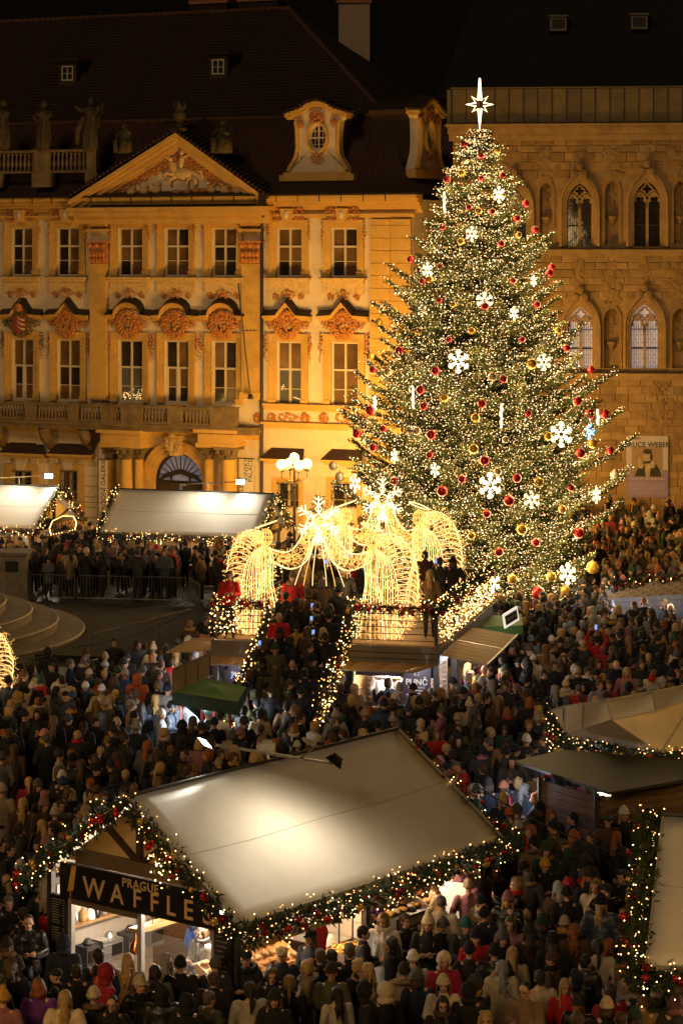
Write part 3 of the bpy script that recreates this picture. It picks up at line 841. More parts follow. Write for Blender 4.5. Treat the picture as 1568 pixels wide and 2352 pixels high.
# portal
pc = (pa+pb)/2; pr_ = (pb-pa)/2; zsp = Zf(413,1036) - pr_
n = 20
arc = lambda r_, z_=zsp: [(pc+r_, 0.0)] + [(pc+r_*math.cos(PI*k/n), z_+r_*math.sin(PI*k/n)) for k in range(n+1)] + [(pc-r_, 0.0)]
mb = MB()
for r0_, r1_, y in ((pr_+.55, pr_+.32, .30), (pr_+.32, pr_+.12, .24), (pr_+.12, pr_-.10, .16)):
    mb.ring(arc(r0_), arc(r1_), -y, .3)
mb.build('portal_arch', ochre, palace)
# spandrel fill behind the arch inside rectangular opening
fan = MB(); fan.ring(arc(pr_-.10), arc(pr_-.22), .12, .25); fan.box(pc-pr_+.1, pc+pr_-.1, .12, .26, zsp-.12, zsp)
for k in range(1, 12):
    a = PI*k/12
    fan.tube([(pc+.55*math.cos(a), .15, zsp+.55*math.sin(a)), (pc+(pr_-.15)*math.cos(a), .15, zsp+(pr_-.15)*math.sin(a))], .03, 5)
fan.ring([(pc+.6*math.cos(PI*k/12), zsp+.6*math.sin(PI*k/12)) for k in range(13)], [(pc+.52*math.cos(PI*k/12), zsp+.52*math.sin(PI*k/12)) for k in range(13)], .12, .2)
fan.ring([(pc-pr_+.15, zsp-.1),(pc-pr_*.6,zsp+.35),(pc,zsp+.62),(pc+pr_*.6,zsp+.35),(pc+pr_-.15,zsp-.1)], [(pc-pr_+.15, zsp-.35),(pc-pr_*.6,zsp+.1),(pc,zsp+.36),(pc+pr_*.6,zsp+.1),(pc+pr_-.15,zsp-.35)], .1, .16)
fo = fan.build('fanlight', black, palace)
hall = mat('lit_hall', (.25,.25,.3), .9, var=.3, scale=2, emit=(.42,.42,.55), estr=.16)
mb = MB(); mb.add([(p[0], .38, p[1]) for p in arc(pr_-.1)][::-1], [tuple(range(n+3))]); mb.build('hall_glass', hall, fo)
dr = MB()
for s in (-1, 1):
    dr.box(pc+s*.12, pc+s*(pr_-.2), .14, .24, 0.05, zsp-.13); 
dr.build('door_leaf', mat('dark_oak', (.05,.028,.015), .6, var=.4, scale=4), palace)
def column(xa, xb, off, ztop_y, m_=ochre):
    ua, ub = U(xa,off), U(xb,off); c_ = (ua+ub)/2; r_ = (ub-ua)/2*.86; zt_ = Zf((xa+xb)/2, ztop_y, off); y = -off
    b = MB(); b.lathe([(r_*1.15,.9),(r_*1.15,1.05),(r_,1.12),(r_*1.02,2.2),(r_*.9,zt_-.62)], (c_,y,0), 14); 
    b.box(c_-r_*1.3, c_+r_*1.3, y-r_*1.3, y+r_*1.3, 0.0, .9)
    co = b.build('column', m_, palace, smooth=False)
    b = MB(); b.lathe([(r_*.95,zt_-.62),(r_*1.05,zt_-.4),(r_*1.2,zt_-.12)], (c_,y,0), 12); b.box(c_-r_*1.4, c_+r_*1.4, y-r_*1.4, y+r_*1.4, zt_-.12, zt_)
    for s in (-1, 1):
        b.ell((c_+s*r_*1.1, y-r_*.9, zt_-.25), (.12,.09,.13), 8, 5)
        for k in range(3): b.ell((c_+s*r_*.35*k, y-r_*1.0, zt_-.48), (.08,.06,.13), 6, 4)
    b.build('capital', sandst, co)
for (a, b, off) in ((244,268,.55),(276,305,1.0),(309,331,.55),(468,492,.55),(507,545,1.0)): column(a, b, off, 1027)
mb = MB()
for xa, xb in ((240,336),(462,552)):
    ua, ub = U(xa,.7), U(xb,.7); z = Zf((xa+xb)/2, 1027, .7)
    mb.box(ua, ub, -1.3, -.01, z, z+.22); mb.box(ua+.08, ub-.08, -1.2, -.01, z+.22, z+.75); mb.box(ua-.08, ub+.08, -1.42, -.01, z+.75, z+.92)
    mb.box(ua+.1, ub-.1, -1.15, -.012, z+.92, zb2-.36)
mb.build('portal_entablature', ochre, palace)
mb = MB(); zk = Zf(390, 1040)
mb.prism([(pc-.25,zk-.1),(pc+.25,zk-.1),(pc+.34,zk+.95),(pc-.34,zk+.95)], -.55, -.01)
rocaille(mb, pc, zk+.55, .9, .9, 777, y=-.6, dens=1.2, open_c=False)
mb.build('keystone', stuccolight, palace)

# banners: text set vertically
bann = mat('banner_fabric', (.62,.58,.52), .8, var=.08)
ink = mat('black_ink', (.012,.012,.012), .7, var=.1)
def hanging_banner(xa, xb, ya, yb, lines, off, label):
    ua, ub = U(xa,off), U(xb,off); z1 = Zf((xa+xb)/2, ya, off); z0 = Zf((xa+xb)/2, yb, off)
    c_ = WU((ua+ub)/2, -off, 0)
    r_ = empty('hanging_banner', (c_.x, c_.y, z0), -PHI); w = ub-ua; h = z1-z0
    b = MB(); b.box(-w/2, w/2, -.015, .015, 0, h); b.build('cloth', bann, r_)
    b = MB(); b.tube([(-w/2-.1,0,h+.02),(w/2+.1,0,h+.02)], .03, 6); b.tube([(0,.0,h),(0,off-.05,h)], .025, 5); b.build('banner_rod', black, r_)
    for (tx, s, dx, zc_) in lines:
        lettering(tx, r_, (dx*w, -.022, zc_*h), s, ink, rot=(PI/2, -PI/2, 0))
    tag(r_, label, 'banner')
hanging_banner(229, 247, 1056, 1175, [('NÁRODNÍ GALERIE', .36, .05, .42)], 1.5, 'narrow white banner with vertical black lettering left of the palace portal')
hanging_banner(549, 581, 1054, 1175, [('KINSKY', .33, .02, .80), ('PALACE', .33, .34, .78), ('GALLERY', .33, -.30, .40)], .25, 'white banner reading gallery Kinsky palace right of the palace portal')

# statues on the attic (robed figures in dark sandstone)
def statue_mesh(seed, seated=False, wings=False):
    r = random.Random(seed); b = MB()
    h = 1.15 if seated else 1.9
    prof = [(.34,0),(.36,.15),(.30,.5),(.27,.9),(.22,1.15),(.27,1.35),(.24,1.5),(.09,1.56)]
    if seated: prof = [(.42,0),(.45,.3),(.40,.55),(.26,.6),(.27,.85),(.24,1.0),(.09,1.06)]
    b.lathe(prof, n=12, sy=.8)
    hz = 1.72 if not seated else 1.22
    b.ell((0,-.02,hz), (.12,.13,.16), 10, 7); b.ell((0,.04,hz+.04), (.14,.13,.15), 8, 6)
    for s in (-1, 1):
        sz = hz-.27
        el = (s*r.uniform(.32,.42), r.uniform(-.25,.0), sz-.3+r.uniform(-.05,.3)); hd = (s*r.uniform(.1,.5), -.3, sz-.25+r.uniform(-.1,.5))
        b.tube([(s*.22,0,sz), el, hd], [.10,.085,.055], 8); b.ell(hd, .06, 6, 4)
    for k in range(9):
        a = 2*PI*k/9 + r.random(); x = .3*math.cos(a); y = .24*math.sin(a)
        b.tube([(x*1.1,y*1.1,.02),(x*1.0,y,.6),(x*.7,y*.8,1.2 if not seated else .8)], [.06,.05,.02], 5)
    if seated:
        for s in (-1,1): b.tube([(s*.15,-.1,.5),(s*.2,-.5,.52),(s*.2,-.52,.0)], [.15,.13,.09], 8)
    if wings:
        b.ell((.3,.1,1.2), (.16,.06,.55), 8, 5, 0, Matrix.Rotation(.35,3,'Y')); b.tube([(-.2,-.2,1.2),(-.45,-.25,.7),(-.5,-.2,.2)], [.1,.12,.05], 6)
    return b
stat_m = mat('dark_sandstone_statue', (.065,.05,.028), .92, var=.5, scale=5, bump=.6, bscale=12)
for k, (x, y0_, y1_, off, lab, kw) in enumerate((
    (8, 230, 345, .45, 'standing stone figure at the left end of the attic balustrade', {}),
    (101, 232, 345, .45, 'slim standing stone figure above the middle pier of the attic balustrade', {}),
    (210, 224, 345, .45, 'draped stone figure with a shield on the right pier of the attic balustrade', {'wings': True}),
    (286, 283, 352, 1.0, 'seated stone figure on the left slope of the pediment', {'seated': True}),
    (512, 275, 352, 1.0, 'seated stone figure on the right slope of the pediment', {'seated': True}))):
    z0_, z1_ = Zf(x, y1_, off), Zf(x, y0_, off)
    b = statue_mesh(k+3, **kw); s = (z1_-z0_)/(1.36 if kw.get('seated') else 1.88)
    p = WU(U(x, off), -off, z0_)
    o = b.build('stone_statue', stat_m, None, smooth=True, loc=p, rot=(0,0,-PHI)); o.scale = (s*.95, s*.95, s)
    tag(o, lab, 'statue', None)
b = MB(); b.box(-.45,.45,-.3,.3,-.2,.0); b.lathe([(.18,0),(.2,.1),(.12,.2),(.34,.6),(.30,.8),(.16,.9),(.22,1.0),(.1,1.2)], n=12)
for s in (-1,1): b.tube([(s*.15,0,.9),(s*.32,0,1.1),(s*.24,0,1.35)], [.08,.07,.03], 6)
b.ell((0,-.1,1.15),(.15,.13,.2),8,5)
tag(b.build('stone_bust', stat_m, None, smooth=True, loc=WU(U(413,.7), -.7, zA+.25), rot=(0,0,-PHI)), 'carved stone bust on the tip of the palace pediment', 'statue')

# thin flag pole leaning over the balcony
p0_ = WU(U(575,1.0), -1.0, Zf(575, 912, 1.0)); p1_ = WU(U(547,2.0), -2.0, Zf(547, 650, 2.0))
mb = MB(); mb.tube([(0,0,0), p1_-p0_], .035, 6); q = (p1_-p0_)*.585; mb.tube([q+Vector((-.1,0,0)), q+Vector((.7,0,.02))], .02, 5)
for k in (.2,.4,.55): mb.tube([q+Vector((k,0,-.07)), q+Vector((k,0,.1))], .015, 4)
po = mb.build('flag_pole', black, None, loc=p0_); mb = MB(); mb.lathe([(.12,0),(.14,.1),(.08,.25)], (0,0,-.1), 8); mb.build('pole_socket', black, po)
tag(po, 'thin dark rod with a short cross arm leaning over the balcony', 'pole')
# ================================================================== STONE BELL HOUSE (gothic)
PB = R(7.0)
B0 = Vector(((1040-CX)/FP*122.0, 122.0, 0))
bell_m = Matrix.Translation(B0) @ Matrix.Rotation(-PB, 4, 'Z')
bell = empty('gothic_house', B0, -PB)
tag(bell, 'tall sandstone gothic house with traceried pointed windows right of the tree', 'building')
cb, sb_ = math.cos(PB), math.sin(PB)
def UB(x, off=0.0):
    k = (x-CX)/FP; x0 = B0.x - off*sb_; y0 = B0.y - off*cb
    return (k*y0 - x0)/(cb + k*sb_)
def ZB(x, y, off=0.0): return HC - (y-HY)*(B0.y - off*cb - UB(x,off)*sb_)/FP
bst = [mat('golden_sandstone_%s' % n, c, .92, var=.25, scale=2.0, bump=.5, bscale=9, stain=.35) for n, c in (('a',(.31,.20,.085)),('b',(.27,.17,.07)),('c',(.34,.225,.10)),('d',(.24,.15,.065)))]
BR = UB(1640)
zt1 = ZB(1300, 290)
g_op = []
for (x, yb, yt, w) in ((1180,566,432,30),(1330,566,420,30),(1485,566,414,32),(1332,846,704,30),(1479,846,698,33)):
    g_op.append((x, yb, yt, w))
rects = []
for (x, yb, yt, w) in g_op: rects.append((UB(x-w), UB(x+w), ZB(x, yb), ZB(x, yt)))
niches = [(1253,560,418,15),(1404,560,414,16),(1560,560,414,14),(1403,846,706,18),(1560,846,706,18)]
nr = [(UB(x-w), UB(x+w), ZB(x,yb), ZB(x,yt)) for x, yb, yt, w in niches]
m = MB(); wall_grid(m, 0, BR, 0, zt1, rects+nr, depth=.32)
m.add([(0,0,0),(0,12,0),(0,12,zt1),(0,0,zt1)], [(3,2,1,0)])
m.build('wall_core', bst[0], bell)
# blocks
blk = []; r = random.Random(4)
z = 0.3; row = 0
while z < zt1 - .3:
    h = r.choice((.34,.4,.46)); u = -r.uniform(0,.5)
    while u < BR:
        w = r.uniform(.45,1.15); a, b = max(u,0), min(u+w, BR)
        if b-a > .1 and not any(a < q[1]+.12 and b > q[0]-.12 and z < q[3]+.1 and z+h > q[2]-.1 for q in rects+nr):
            blk.append((a, b, z, z+h))
        u += w
    z += h
def chamf(mb, a, b, z0, z1, d, mi=0):
    g_ = .012; c = .03
    vs = [(a+g_,-.002,z0+g_),(b-g_,-.002,z0+g_),(b-g_,-.002,z1-g_),(a+g_,-.002,z1-g_),(a+g_+c,-d,z0+g_+c),(b-g_-c,-d,z0+g_+c),(b-g_-c,-d,z1-g_-c),(a+g_+c,-d,z1-g_-c)]
    mb.add(vs, [(4,5,6,7),(0,1,5,4),(1,2,6,5),(2,3,7,6),(3,0,4,7)], mi)
order = sorted(blk, key=lambda q: -(q[1]-q[0])*(q[3]-q[2]) if 1100 < 1e9 else 0)
vis = [q for q in order if q[0] > UB(1200)]
single = set(vis[:290])
rest = MB()
for q in blk:
    d = r.uniform(.02,.05)
    if q in single:
        mb = MB(); chamf(mb, *q, d); mb.build('stone_block', r.choice(bst), bell)
    else: chamf(rest, *q, d, r.randrange(4))
rest.build('stone_blocks', bst, bell)['kind'] = 'stuff'

def pointed(cx, z0, zs, w, n=8):
    """pointed arch outline from right foot over the top to left foot"""
    rad = w*2*.92; pts = [(cx+w, z0)]
    cxr = cx + w - rad
    amax = math.acos(min(1, (cx - cxr)/rad))
    for k in range(n+1):
        a = amax*k/n; pts.append((cxr + rad*math.cos(a), zs + rad*math.sin(a)))
    left = [(2*cx-p[0], p[1]) for p in pts[-2::-1]]
    return pts + left
def gothic_window(x, yb, yt, w, lit):
    a, b, c, d = UB(x-w), UB(x+w), ZB(x,yb), ZB(x,yt); mid = (a+b)/2; hw = (b-a)/2
    rad = hw*2*.92; hgt = math.sqrt(max(rad**2-(rad-hw)**2, .01)); zs = d - hgt
    root = MB()
    for e, e2, y in ((.34,.22,.20),(.22,.10,.12),(.10,-.02,.05)):
        o_ = pointed(mid, c, zs, hw+e); i_ = pointed(mid, c, zs, hw+e2)
        root.ring(o_, i_, -y, .25)
    wn = root.build('pointed_window', bst[2], bell)
    # fill corners between rect opening and arch
    rad2 = pointed(mid, zs, zs, hw-.01)
    f = MB()
    for s in (1,-1):
        pts = [(p[0] if s == 1 else 2*mid-p[0], p[1]) for p in pointed(mid, zs, zs, hw-.01)[:10]]
        corner = (mid+s*hw, d+.02)
        for k in range(len(pts)-1):
            tri = [(pts[k][0],.02,pts[k][1]),(pts[k+1][0],.02,pts[k+1][1]),(corner[0],.02,corner[1])]
            f.add(tri, [(0,1,2)])
    f.build('spandrel', bst[1], wn)
    t = MB(); y0_, y1_ = .10, .24
    t.box(mid-.07, mid+.07, y0_, y1_, c, zs+.1)
    t.box(a-.01, a+.07, y0_, y1_, c, zs); t.box(b-.07, b+.01, y0_, y1_, c, zs)
    for s in (-1, 1):
        cc = mid + s*hw*.52
        o_ = pointed(cc, zs-.25, zs-.05, hw*.53); i_ = pointed(cc, zs-.25, zs-.05, hw*.40)
        t.ring(o_, i_, y0_, y1_)
        # cusps
        for q in (-1, 1): t.ell((cc+q*hw*.33, (y0_+y1_)/2, zs+.12), (.07,.05,.09), 6, 4)
    def foil(cx, cz, rr, n, rot=PI/2):
        for k in range(n):
            a_ = rot + 2*PI*k/n; q = (cx+math.cos(a_)*rr*.6, cz+math.sin(a_)*rr*.6)
            arcp = [(q[0]+rr*.5*math.cos(a_-2+4*j/6), q[1]+rr*.5*math.sin(a_-2+4*j/6)) for j in range(7)]
            t.tube([(p[0], .17, p[1]) for p in arcp], .045, 5)
    zq = zs + hgt*.62
    foil(mid, zq, hw*.36, 4); foil(mid, zs+hgt*.22, hw*.2, 3, -PI/2); foil(mid-hw*.5, zs+hgt*.42, hw*.22, 4); foil(mid+hw*.5, zs+hgt*.42, hw*.22, 4)
    t.build('tracery', bst[2], wn)
    gm_ = litglass if lit else glass_d
    # stone tracery plate with holes approximated by glass set between ribs
    gl = MB()
    if lit:
        gl.add([(p[0], .26, p[1]) for p in pointed(mid, c, zs, hw)], [tuple(range(len(pointed(mid,c,zs,hw))))])
    else:
        gl.add([(p[0], .26, p[1]) for p in pointed(mid, c, zs, hw)], [tuple(range(len(pointed(mid,c,zs,hw))))])
    gl.build('pane', gm_, wn)
    # stone between the lights and foils
    pl = MB()
    for s in (-1,1):
        pl.add([(mid+s*.02,.2,zs+.0),(mid+s*hw*.12,.2,zs+hgt*.12),(mid,.2,zs+hgt*.34)], [(0,1,2) if s==1 else (0,2,1)])
    ld = MB()
    for s in (-1, 1):
        x0_, x1_ = (a+.07, mid-.07) if s == -1 else (mid+.07, b-.07)
        ld.box(x0_, x1_, .2, .25, c+(zs-c)*.47, c+(zs-c)*.51); ld.box(x0_, x1_, .2, .25, zs-.12, zs-.08)
        nx = 5
        for k in range(1, nx): ld.box(x0_+(x1_-x0_)*k/nx-.008, x0_+(x1_-x0_)*k/nx+.008, .235, .25, c, zs+.2)
        for k in range(nx):
            zz = c + (k%2)*.17 + .1
            while zz < zs+.1: ld.box(x0_+(x1_-x0_)*k/nx, x0_+(x1_-x0_)*(k+1)/nx, .237, .25, zz, zz+.014); zz += .38
    ld.build('lead_lattice', black, wn)
    # carved crocket head above
    cr = MB(); zz = d
    cr.tube([(mid-hw-.3,-.14,zs+hgt*.45),(mid-.25,-.18,d+.28),(mid-.1,-.2,d+.55)], [.05,.07,.08], 5)
    cr.tube([(mid+hw+.3,-.14,zs+hgt*.45),(mid+.25,-.18,d+.28),(mid+.1,-.2,d+.55)], [.05,.07,.08], 5)
    for s, q in ((-1,.45),(1,.45),(0,.8)): cr.ell((mid+s*.22,-.18,d+q), (.19,.09,.22), 8, 5)
    cr.build('finial', bst[1], wn)
litglass = mat('lit_lattice_glass', (.5,.48,.45), .5, var=.35, scale=1.2, emit=(.52,.42,.40), estr=.42)
for k, (x, yb, yt, w) in enumerate(g_op): gothic_window(x, yb, yt, w, k >= 3)
# niches: dark worn backs with consoles
for x, yb, yt, w in niches:
    a, b, c, d = UB(x-w), UB(x+w), ZB(x,yb), ZB(x,yt); mid = (a+b)/2; hw = (b-a)/2
    rad = hw*2*.92; hgt = math.sqrt(max(rad**2-(rad-hw)**2,.01)); zs = d-hgt
    mb = MB(); mb.ring(pointed(mid, c, zs, hw+.13), pointed(mid, c, zs, hw-.01), -.05, .3)
    f = mb
    for s in (1,-1):
        pts = [(p[0] if s == 1 else 2*mid-p[0], p[1]) for p in pointed(mid, zs, zs, hw-.01)[:10]]
        for k in range(len(pts)-1): f.add([(pts[k][0],.0,pts[k][1]),(pts[k+1][0],.0,pts[k+1][1]),(mid+s*hw,.0,d+.02)], [(0,1,2)])
    no = mb.build('niche', bst[1], bell)
    mb = MB(); zc_ = c+(d-c)*.42
    mb.lathe([(.04,-.4),(.14,-.25),(.2,-.1),(.27,0),(.27,.05)], (mid,.25,zc_), 8)
    r_ = random.Random(x)
    for k in range(8): mb.ell((mid+r_.uniform(-.15,.15), .33, zc_+.5+k*.2), (r_.uniform(.1,.2),.06,r_.uniform(.1,.22)), 6, 4)
    mb.build('worn_figure', bst[3], no)
# worn relief (canopies hacked off) between windows
mb = MB(); r_ = random.Random(9)
for (x, ya, yb_, w) in ((1253,345,415,22),(1404,345,412,24),(1330,350,415,14),(1485,345,412,16),(1545,345,412,18),(1403,600,700,24),(1552,600,700,24),(1180,350,420,18),(1330,600,690,10),(1520,880,1000,26),(1480,580,690,10)):
    for k in range(46):
        px, py = x+r_.gauss(0,w*.45), r_.uniform(ya, yb_)
        s = r_.uniform(.06,.2)
        mb.ell((UB(px), -.03, ZB(px,py)), (s, .04, s*r_.uniform(.6,1.6)), 6, 4, 0, Matrix.Rotation(r_.uniform(-1,1),3,'Y'))
mb.build('worn_relief', bst[1], bell)['kind'] = 'stuff'
# sills
for yb in (572, 856):
    mb = MB(); z = ZB(1400, yb)
    mb.box(UB(1230), BR, -.24, -.0, z-.02, z+.06); mb.build('sill_flashing', darkmetal, bell)
    mb = MB(); mb.box(UB(1100), BR, -.2, -.002, z-.2, z-.021); mb.box(UB(1100), BR, -.12, -.002, z-.34, z-.2); mb.build('string_course', bst[2], bell)
# battlement-less parapet clad in metal sheets
zp0, zp1 = ZB(1300, 282), ZB(1300, 202)
mb = MB(); mb.box(-.35, BR, -.42, -.002, zt1, zt1+.12); mb.box(-.25, BR, -.3, -.003, zt1-.35, zt1-.001); mb.box(-.2, BR, -.15, -.003, zt1-.7, zt1-.351)
mb.build('cornice', bst[2], bell)
sheet = [mat('weathered_sheet_%s' % k, c, .55, metal=.25, var=.25, scale=1.5, stain=.3) for k, c in (('a',(.16,.12,.055)),('b',(.14,.105,.055)),('c',(.18,.13,.06)))]
mb = MB(); mb.box(-.1, BR, -.12, 3, zt1+.12, zp1-.02); mb.build('parapet_core', darkmetal, bell)
u = -.05; k = 0
wps = .70
while u < BR:
    mb = MB(); mb.box(u+.015, u+wps-.015, -.16, -.121, zt1+.2, zp1-.05); mb.build('metal_panel', sheet[(k*5)%3], bell)
    mb = MB(); mb.box(u-.02, u+.02, -.20, -.118, zt1+.16, zp1-.03); mb.build('standing_seam', darkmetal, bell)
    u += wps; k += 1
mb = MB(); mb.box(-.3, -.101, -.1, 3, zt1+.12, zp1-.05); mb.build('parapet_side', sheet[1], bell)
mb = MB(); mb.box(-.12, BR, -.2, 3, zp1-.02, zp1+.05); mb.build('parapet_cap', sheet[1], bell)
# tall dark roof with two skylights
mb = MB(); zr_ = 33
mb.add([(-1,2.5,zp1-.3),(BR+12,2.5,zp1-.3),(BR+12,11,zr_),(2,11,zr_)], [(0,1,2,3)]); mb.add([(-1,2.5,zp1-.3),(2,11,zr_),(-1,19,zp1-.3)], [(0,1,2)])
mb.build('roof', mat('blackened_roof', (.006,.005,.005), .9, var=.3), bell)
for x, y in ((1282,70),(1467,65)):
    for t in np.linspace(0,1,200):
        yy = 2.5+8.5*t; zz = zp1-.3+(zr_-zp1+.3)*t
        k = (x-CX)/FP; u = (k*(B0.y+yy*cb)-(B0.x+yy*sb_))/(cb+k*sb_); Y = B0.y-u*sb_+yy*cb
        if HY+(HC-zz)*FP/Y < y: break
    mb = MB(); mb.box(u-.42,u+.42,yy-.5,yy+.3,zz-.1,zz+.62); mb.box(u-.5,u+.5,yy-.62,yy+.3,zz+.62,zz+.70)
    so = mb.build('skylight', mat('grey_zinc', (.16,.13,.10), .5, var=.2), bell)
    mb = MB(); mb.box(u-.32,u+.32,yy-.52,yy-.501,zz+.02,zz+.5); mb.build('pane', black, so)
# exhibition poster
pu0, pu1 = UB(1437), UB(1533); pz0, pz1 = ZB(1485,1142), ZB(1485,1001)
pc_ = bell_m @ Vector(((pu0+pu1)/2, -.08, pz0)); w = pu1-pu0; h = pz1-pz0
po = empty('exhibition_poster', pc_, -PB)
tag(po, 'tall exhibition poster with a black and white portrait on the gothic house wall', 'poster')
mb = MB(); mb.box(-w/2,w/2,-.03,.03,0,h*.45,1); mb.box(-w/2,w/2,-.03,.03,h*.45,h,0)
mb.build('board', [mat('poster_grey_mauve', (.44,.40,.44), .6, var=.06), mat('poster_purple', (.24,.18,.36), .6, var=.06)], po)
lettering('BRUCE WEBER', po, (0,-.035,h*.855), .335, ink, bold=.006)
lettering('G  HMP', po, (-w*.28,-.035,h*.955), .15, ink)
mb = MB(); mb.box(-w*.37,w*.37,-.034,-.0305,h*.33,h*.82); pi_ = mb.build('photo_print', mat('sepia_paper', (.30,.21,.13), .7, var=.2, scale=2), po)
# generic figure, palms together, printed flat
fig = MB(); y = -.037
def disc(x, z, a, b, mi, yy=y, n=16): fig.add([(x+a*math.cos(2*PI*k/n), yy, z+b*math.sin(2*PI*k/n)) for k in range(n)], [tuple(range(n))], mi)
def poly(pts, mi, yy=y): fig.add([(p[0], yy, p[1]) for p in pts], [tuple(range(len(pts)))], mi)
poly([(-.62,h*.34),(.7,h*.34),(.62,h*.44),(.42,h*.55),(.12,h*.6),(-.16,h*.58),(-.45,h*.47)], 0)
poly([(-.07,h*.34),(.12,h*.34),(.18,h*.55),(-.12,h*.55)], 1, y-.001)
disc(.02,h*.675,.20,.26,1,y-.002); disc(.02,h*.74,.22,.11,0,y-.003); disc(.2,h*.66,.07,.2,0,y-.003)
poly([(-.16,h*.755),(.18,h*.755),(.2,h*.79),(.1,h*.78),(.02,h*.795),(-.08,h*.78),(-.17,h*.79)], 0, y-.0035)
disc(-.05,h*.68,.035,.015,0,y-.004,8); disc(.09,h*.68,.035,.015,0,y-.004,8); disc(.02,h*.64,.05,.012,0,y-.004,8)
disc(-.38,h*.60,.07,.16,1,y-.004); disc(-.3,h*.52,.13,.16,1,y-.004); disc(.25,h*.53,.13,.17,1,y-.004)
fig.build('printed_figure', [mat('print_black', (.03,.025,.02), .7), mat('print_light', (.42,.33,.22), .7, var=.3, scale=6)], pi_)
pp = mat('print_pale', (.5,.45,.45), .7)
mb = MB(); r_ = random.Random(3)
for k in range(8):
    x = -w*.42; z = h*(.295 - .02*k) if k < 1 else h*(.25-.028*k)
    while x < w*.4:
        q = r_.uniform(.04,.14); mb.box(x, min(x+q, w*.42), -.034, -.031, z, z+(.045 if k == 0 else .018)); x += q+.04
mb.build('fine_print', pp, po)['kind'] = 'stuff'
# ================================================================== CHRISTMAS TREE
def fast_mesh(name, V, F, mats, smooth=False, midx=None):
    """V (n,3), F (m,k) numpy"""
    me = bpy.data.meshes.new(name); n, k = F.shape
    me.vertices.add(len(V)); me.vertices.foreach_set('co', np.asarray(V, dtype=np.float32).ravel())
    me.loops.add(n*k); me.loops.foreach_set('vertex_index', F.astype(np.int32).ravel())
    me.polygons.add(n); me.polygons.foreach_set('loop_start', np.arange(0, n*k, k, dtype=np.int32)); me.polygons.foreach_set('loop_total', np.full(n, k, dtype=np.int32))
    if not isinstance(mats, (list, tuple)): mats = [mats]
    for m in mats: me.materials.append(m)
    if midx is not None: me.polygons.foreach_set('material_index', np.asarray(midx, dtype=np.int32))
    if smooth: me.polygons.foreach_set('use_smooth', np.ones(n, dtype=bool))
    me.update(calc_edges=True); me.validate(); return me
OCTV = np.array([(1,0,0),(-1,0,0),(0,1,0),(0,-1,0),(0,0,1),(0,0,-1)], float)
OCTF = np.array([(0,2,4),(2,1,4),(1,3,4),(3,0,4),(2,0,5),(1,2,5),(3,1,5),(0,3,5)])
def bulbs_mesh(name, P, r, mats, midx=None):
    P = np.asarray(P, float); n = len(P)
    if not hasattr(r, '__len__'): r = np.full(n, r)
    V = (P[:,None,:] + OCTV[None]*np.asarray(r)[:,None,None]).reshape(-1,3)
    F = (OCTF[None] + (np.arange(n)*6)[:,None,None]).reshape(-1,3)
    return fast_mesh(name, V, F, mats, midx=None if midx is None else np.repeat(midx, 8))
bulb_w = mat('warm_led_bulb', (.8,.7,.5), .4, emit=(1.0,.61,.24), estr=3.4)
bulb_hot = mat('bright_led_bulb', (.8,.75,.6), .4, emit=(1.0,.70,.36), estr=6.0)
bulb_dim = mat('amber_led_bulb', (.8,.6,.3), .4, emit=(1.0,.50,.14), estr=1.6)
fir = mat('fir_needles', (.085,.105,.028), .75, var=.6, scale=2.2, spec=.3)
fir_y = mat('young_fir_needles', (.13,.13,.035), .7, var=.5, scale=3, spec=.3)
bark = mat('fir_bark', (.09,.05,.03), .95, var=.4, bump=.6, bscale=10)
TX, TY = 5.42, 98.0
def tz(y): return HC - (y-HY)*TY/FP
prof_y = [300, 330, 380, 430, 480, 540, 600, 680, 760, 840, 920, 980, 1040, 1100, 1180, 1260, 1340, 1400]
prof_r = [12, 45, 62, 100, 122, 150, 172, 200, 238, 278, 300, 322, 340, 325, 300, 300, 255, 200]
zs_ = np.array([tz(y) for y in prof_y])[::-1]; rs_ = (np.array(prof_r)*TY/FP)[::-1]
def trad(z): return float(np.interp(z, zs_, rs_))
tree = empty('christmas_tree', (TX, TY, 0))
tag(tree, 'tall fir tree covered in thousands of warm fairy lights and baubles', 'christmas tree')
tr = random.Random(3); nr_ = np.random.RandomState(3)
mb = MB(); mb.tube([(0,0,0),(0.02,0,6),(0,.02,13),(0,0,19.3)], [.30,.22,.12,.03], 10); mb.build('trunk', bark, tree)
NV = []; NF = []; NM = []; nvc = 0; tips = []; limbs = MB()
def needles(p, d, L, wdt, mi):
    """spray of needle faces about a twig: two crossed thin serrated blades"""
    global nvc
    d = d/np.linalg.norm(d); a = np.cross(d, (0,0,1.0)); na = np.linalg.norm(a)
    a = a/na if na > 1e-3 else np.array((1.,0,0)); b = np.cross(a, d)
    k = max(2, int(L/.11))
    for j in range(k):
        t = (j + tr.random()*.6)/k; q = p + d*L*t; s = wdt*(1-.55*t)
        for (u_, sg) in ((a,1),(a,-1),(b,1)) if tr.random() < .6 else ((a,1),(a,-1)):
            e = q + (u_*sg + d*.9 + np.array((0,0,tr.uniform(-.35,.25))))*s
            w_ = d*.045
            NV.extend((q-w_, q+w_, e)); NF.append((nvc, nvc+1, nvc+2)); NM.append(mi); nvc += 3
z = 1.1; lev = 0; fl_pts = []
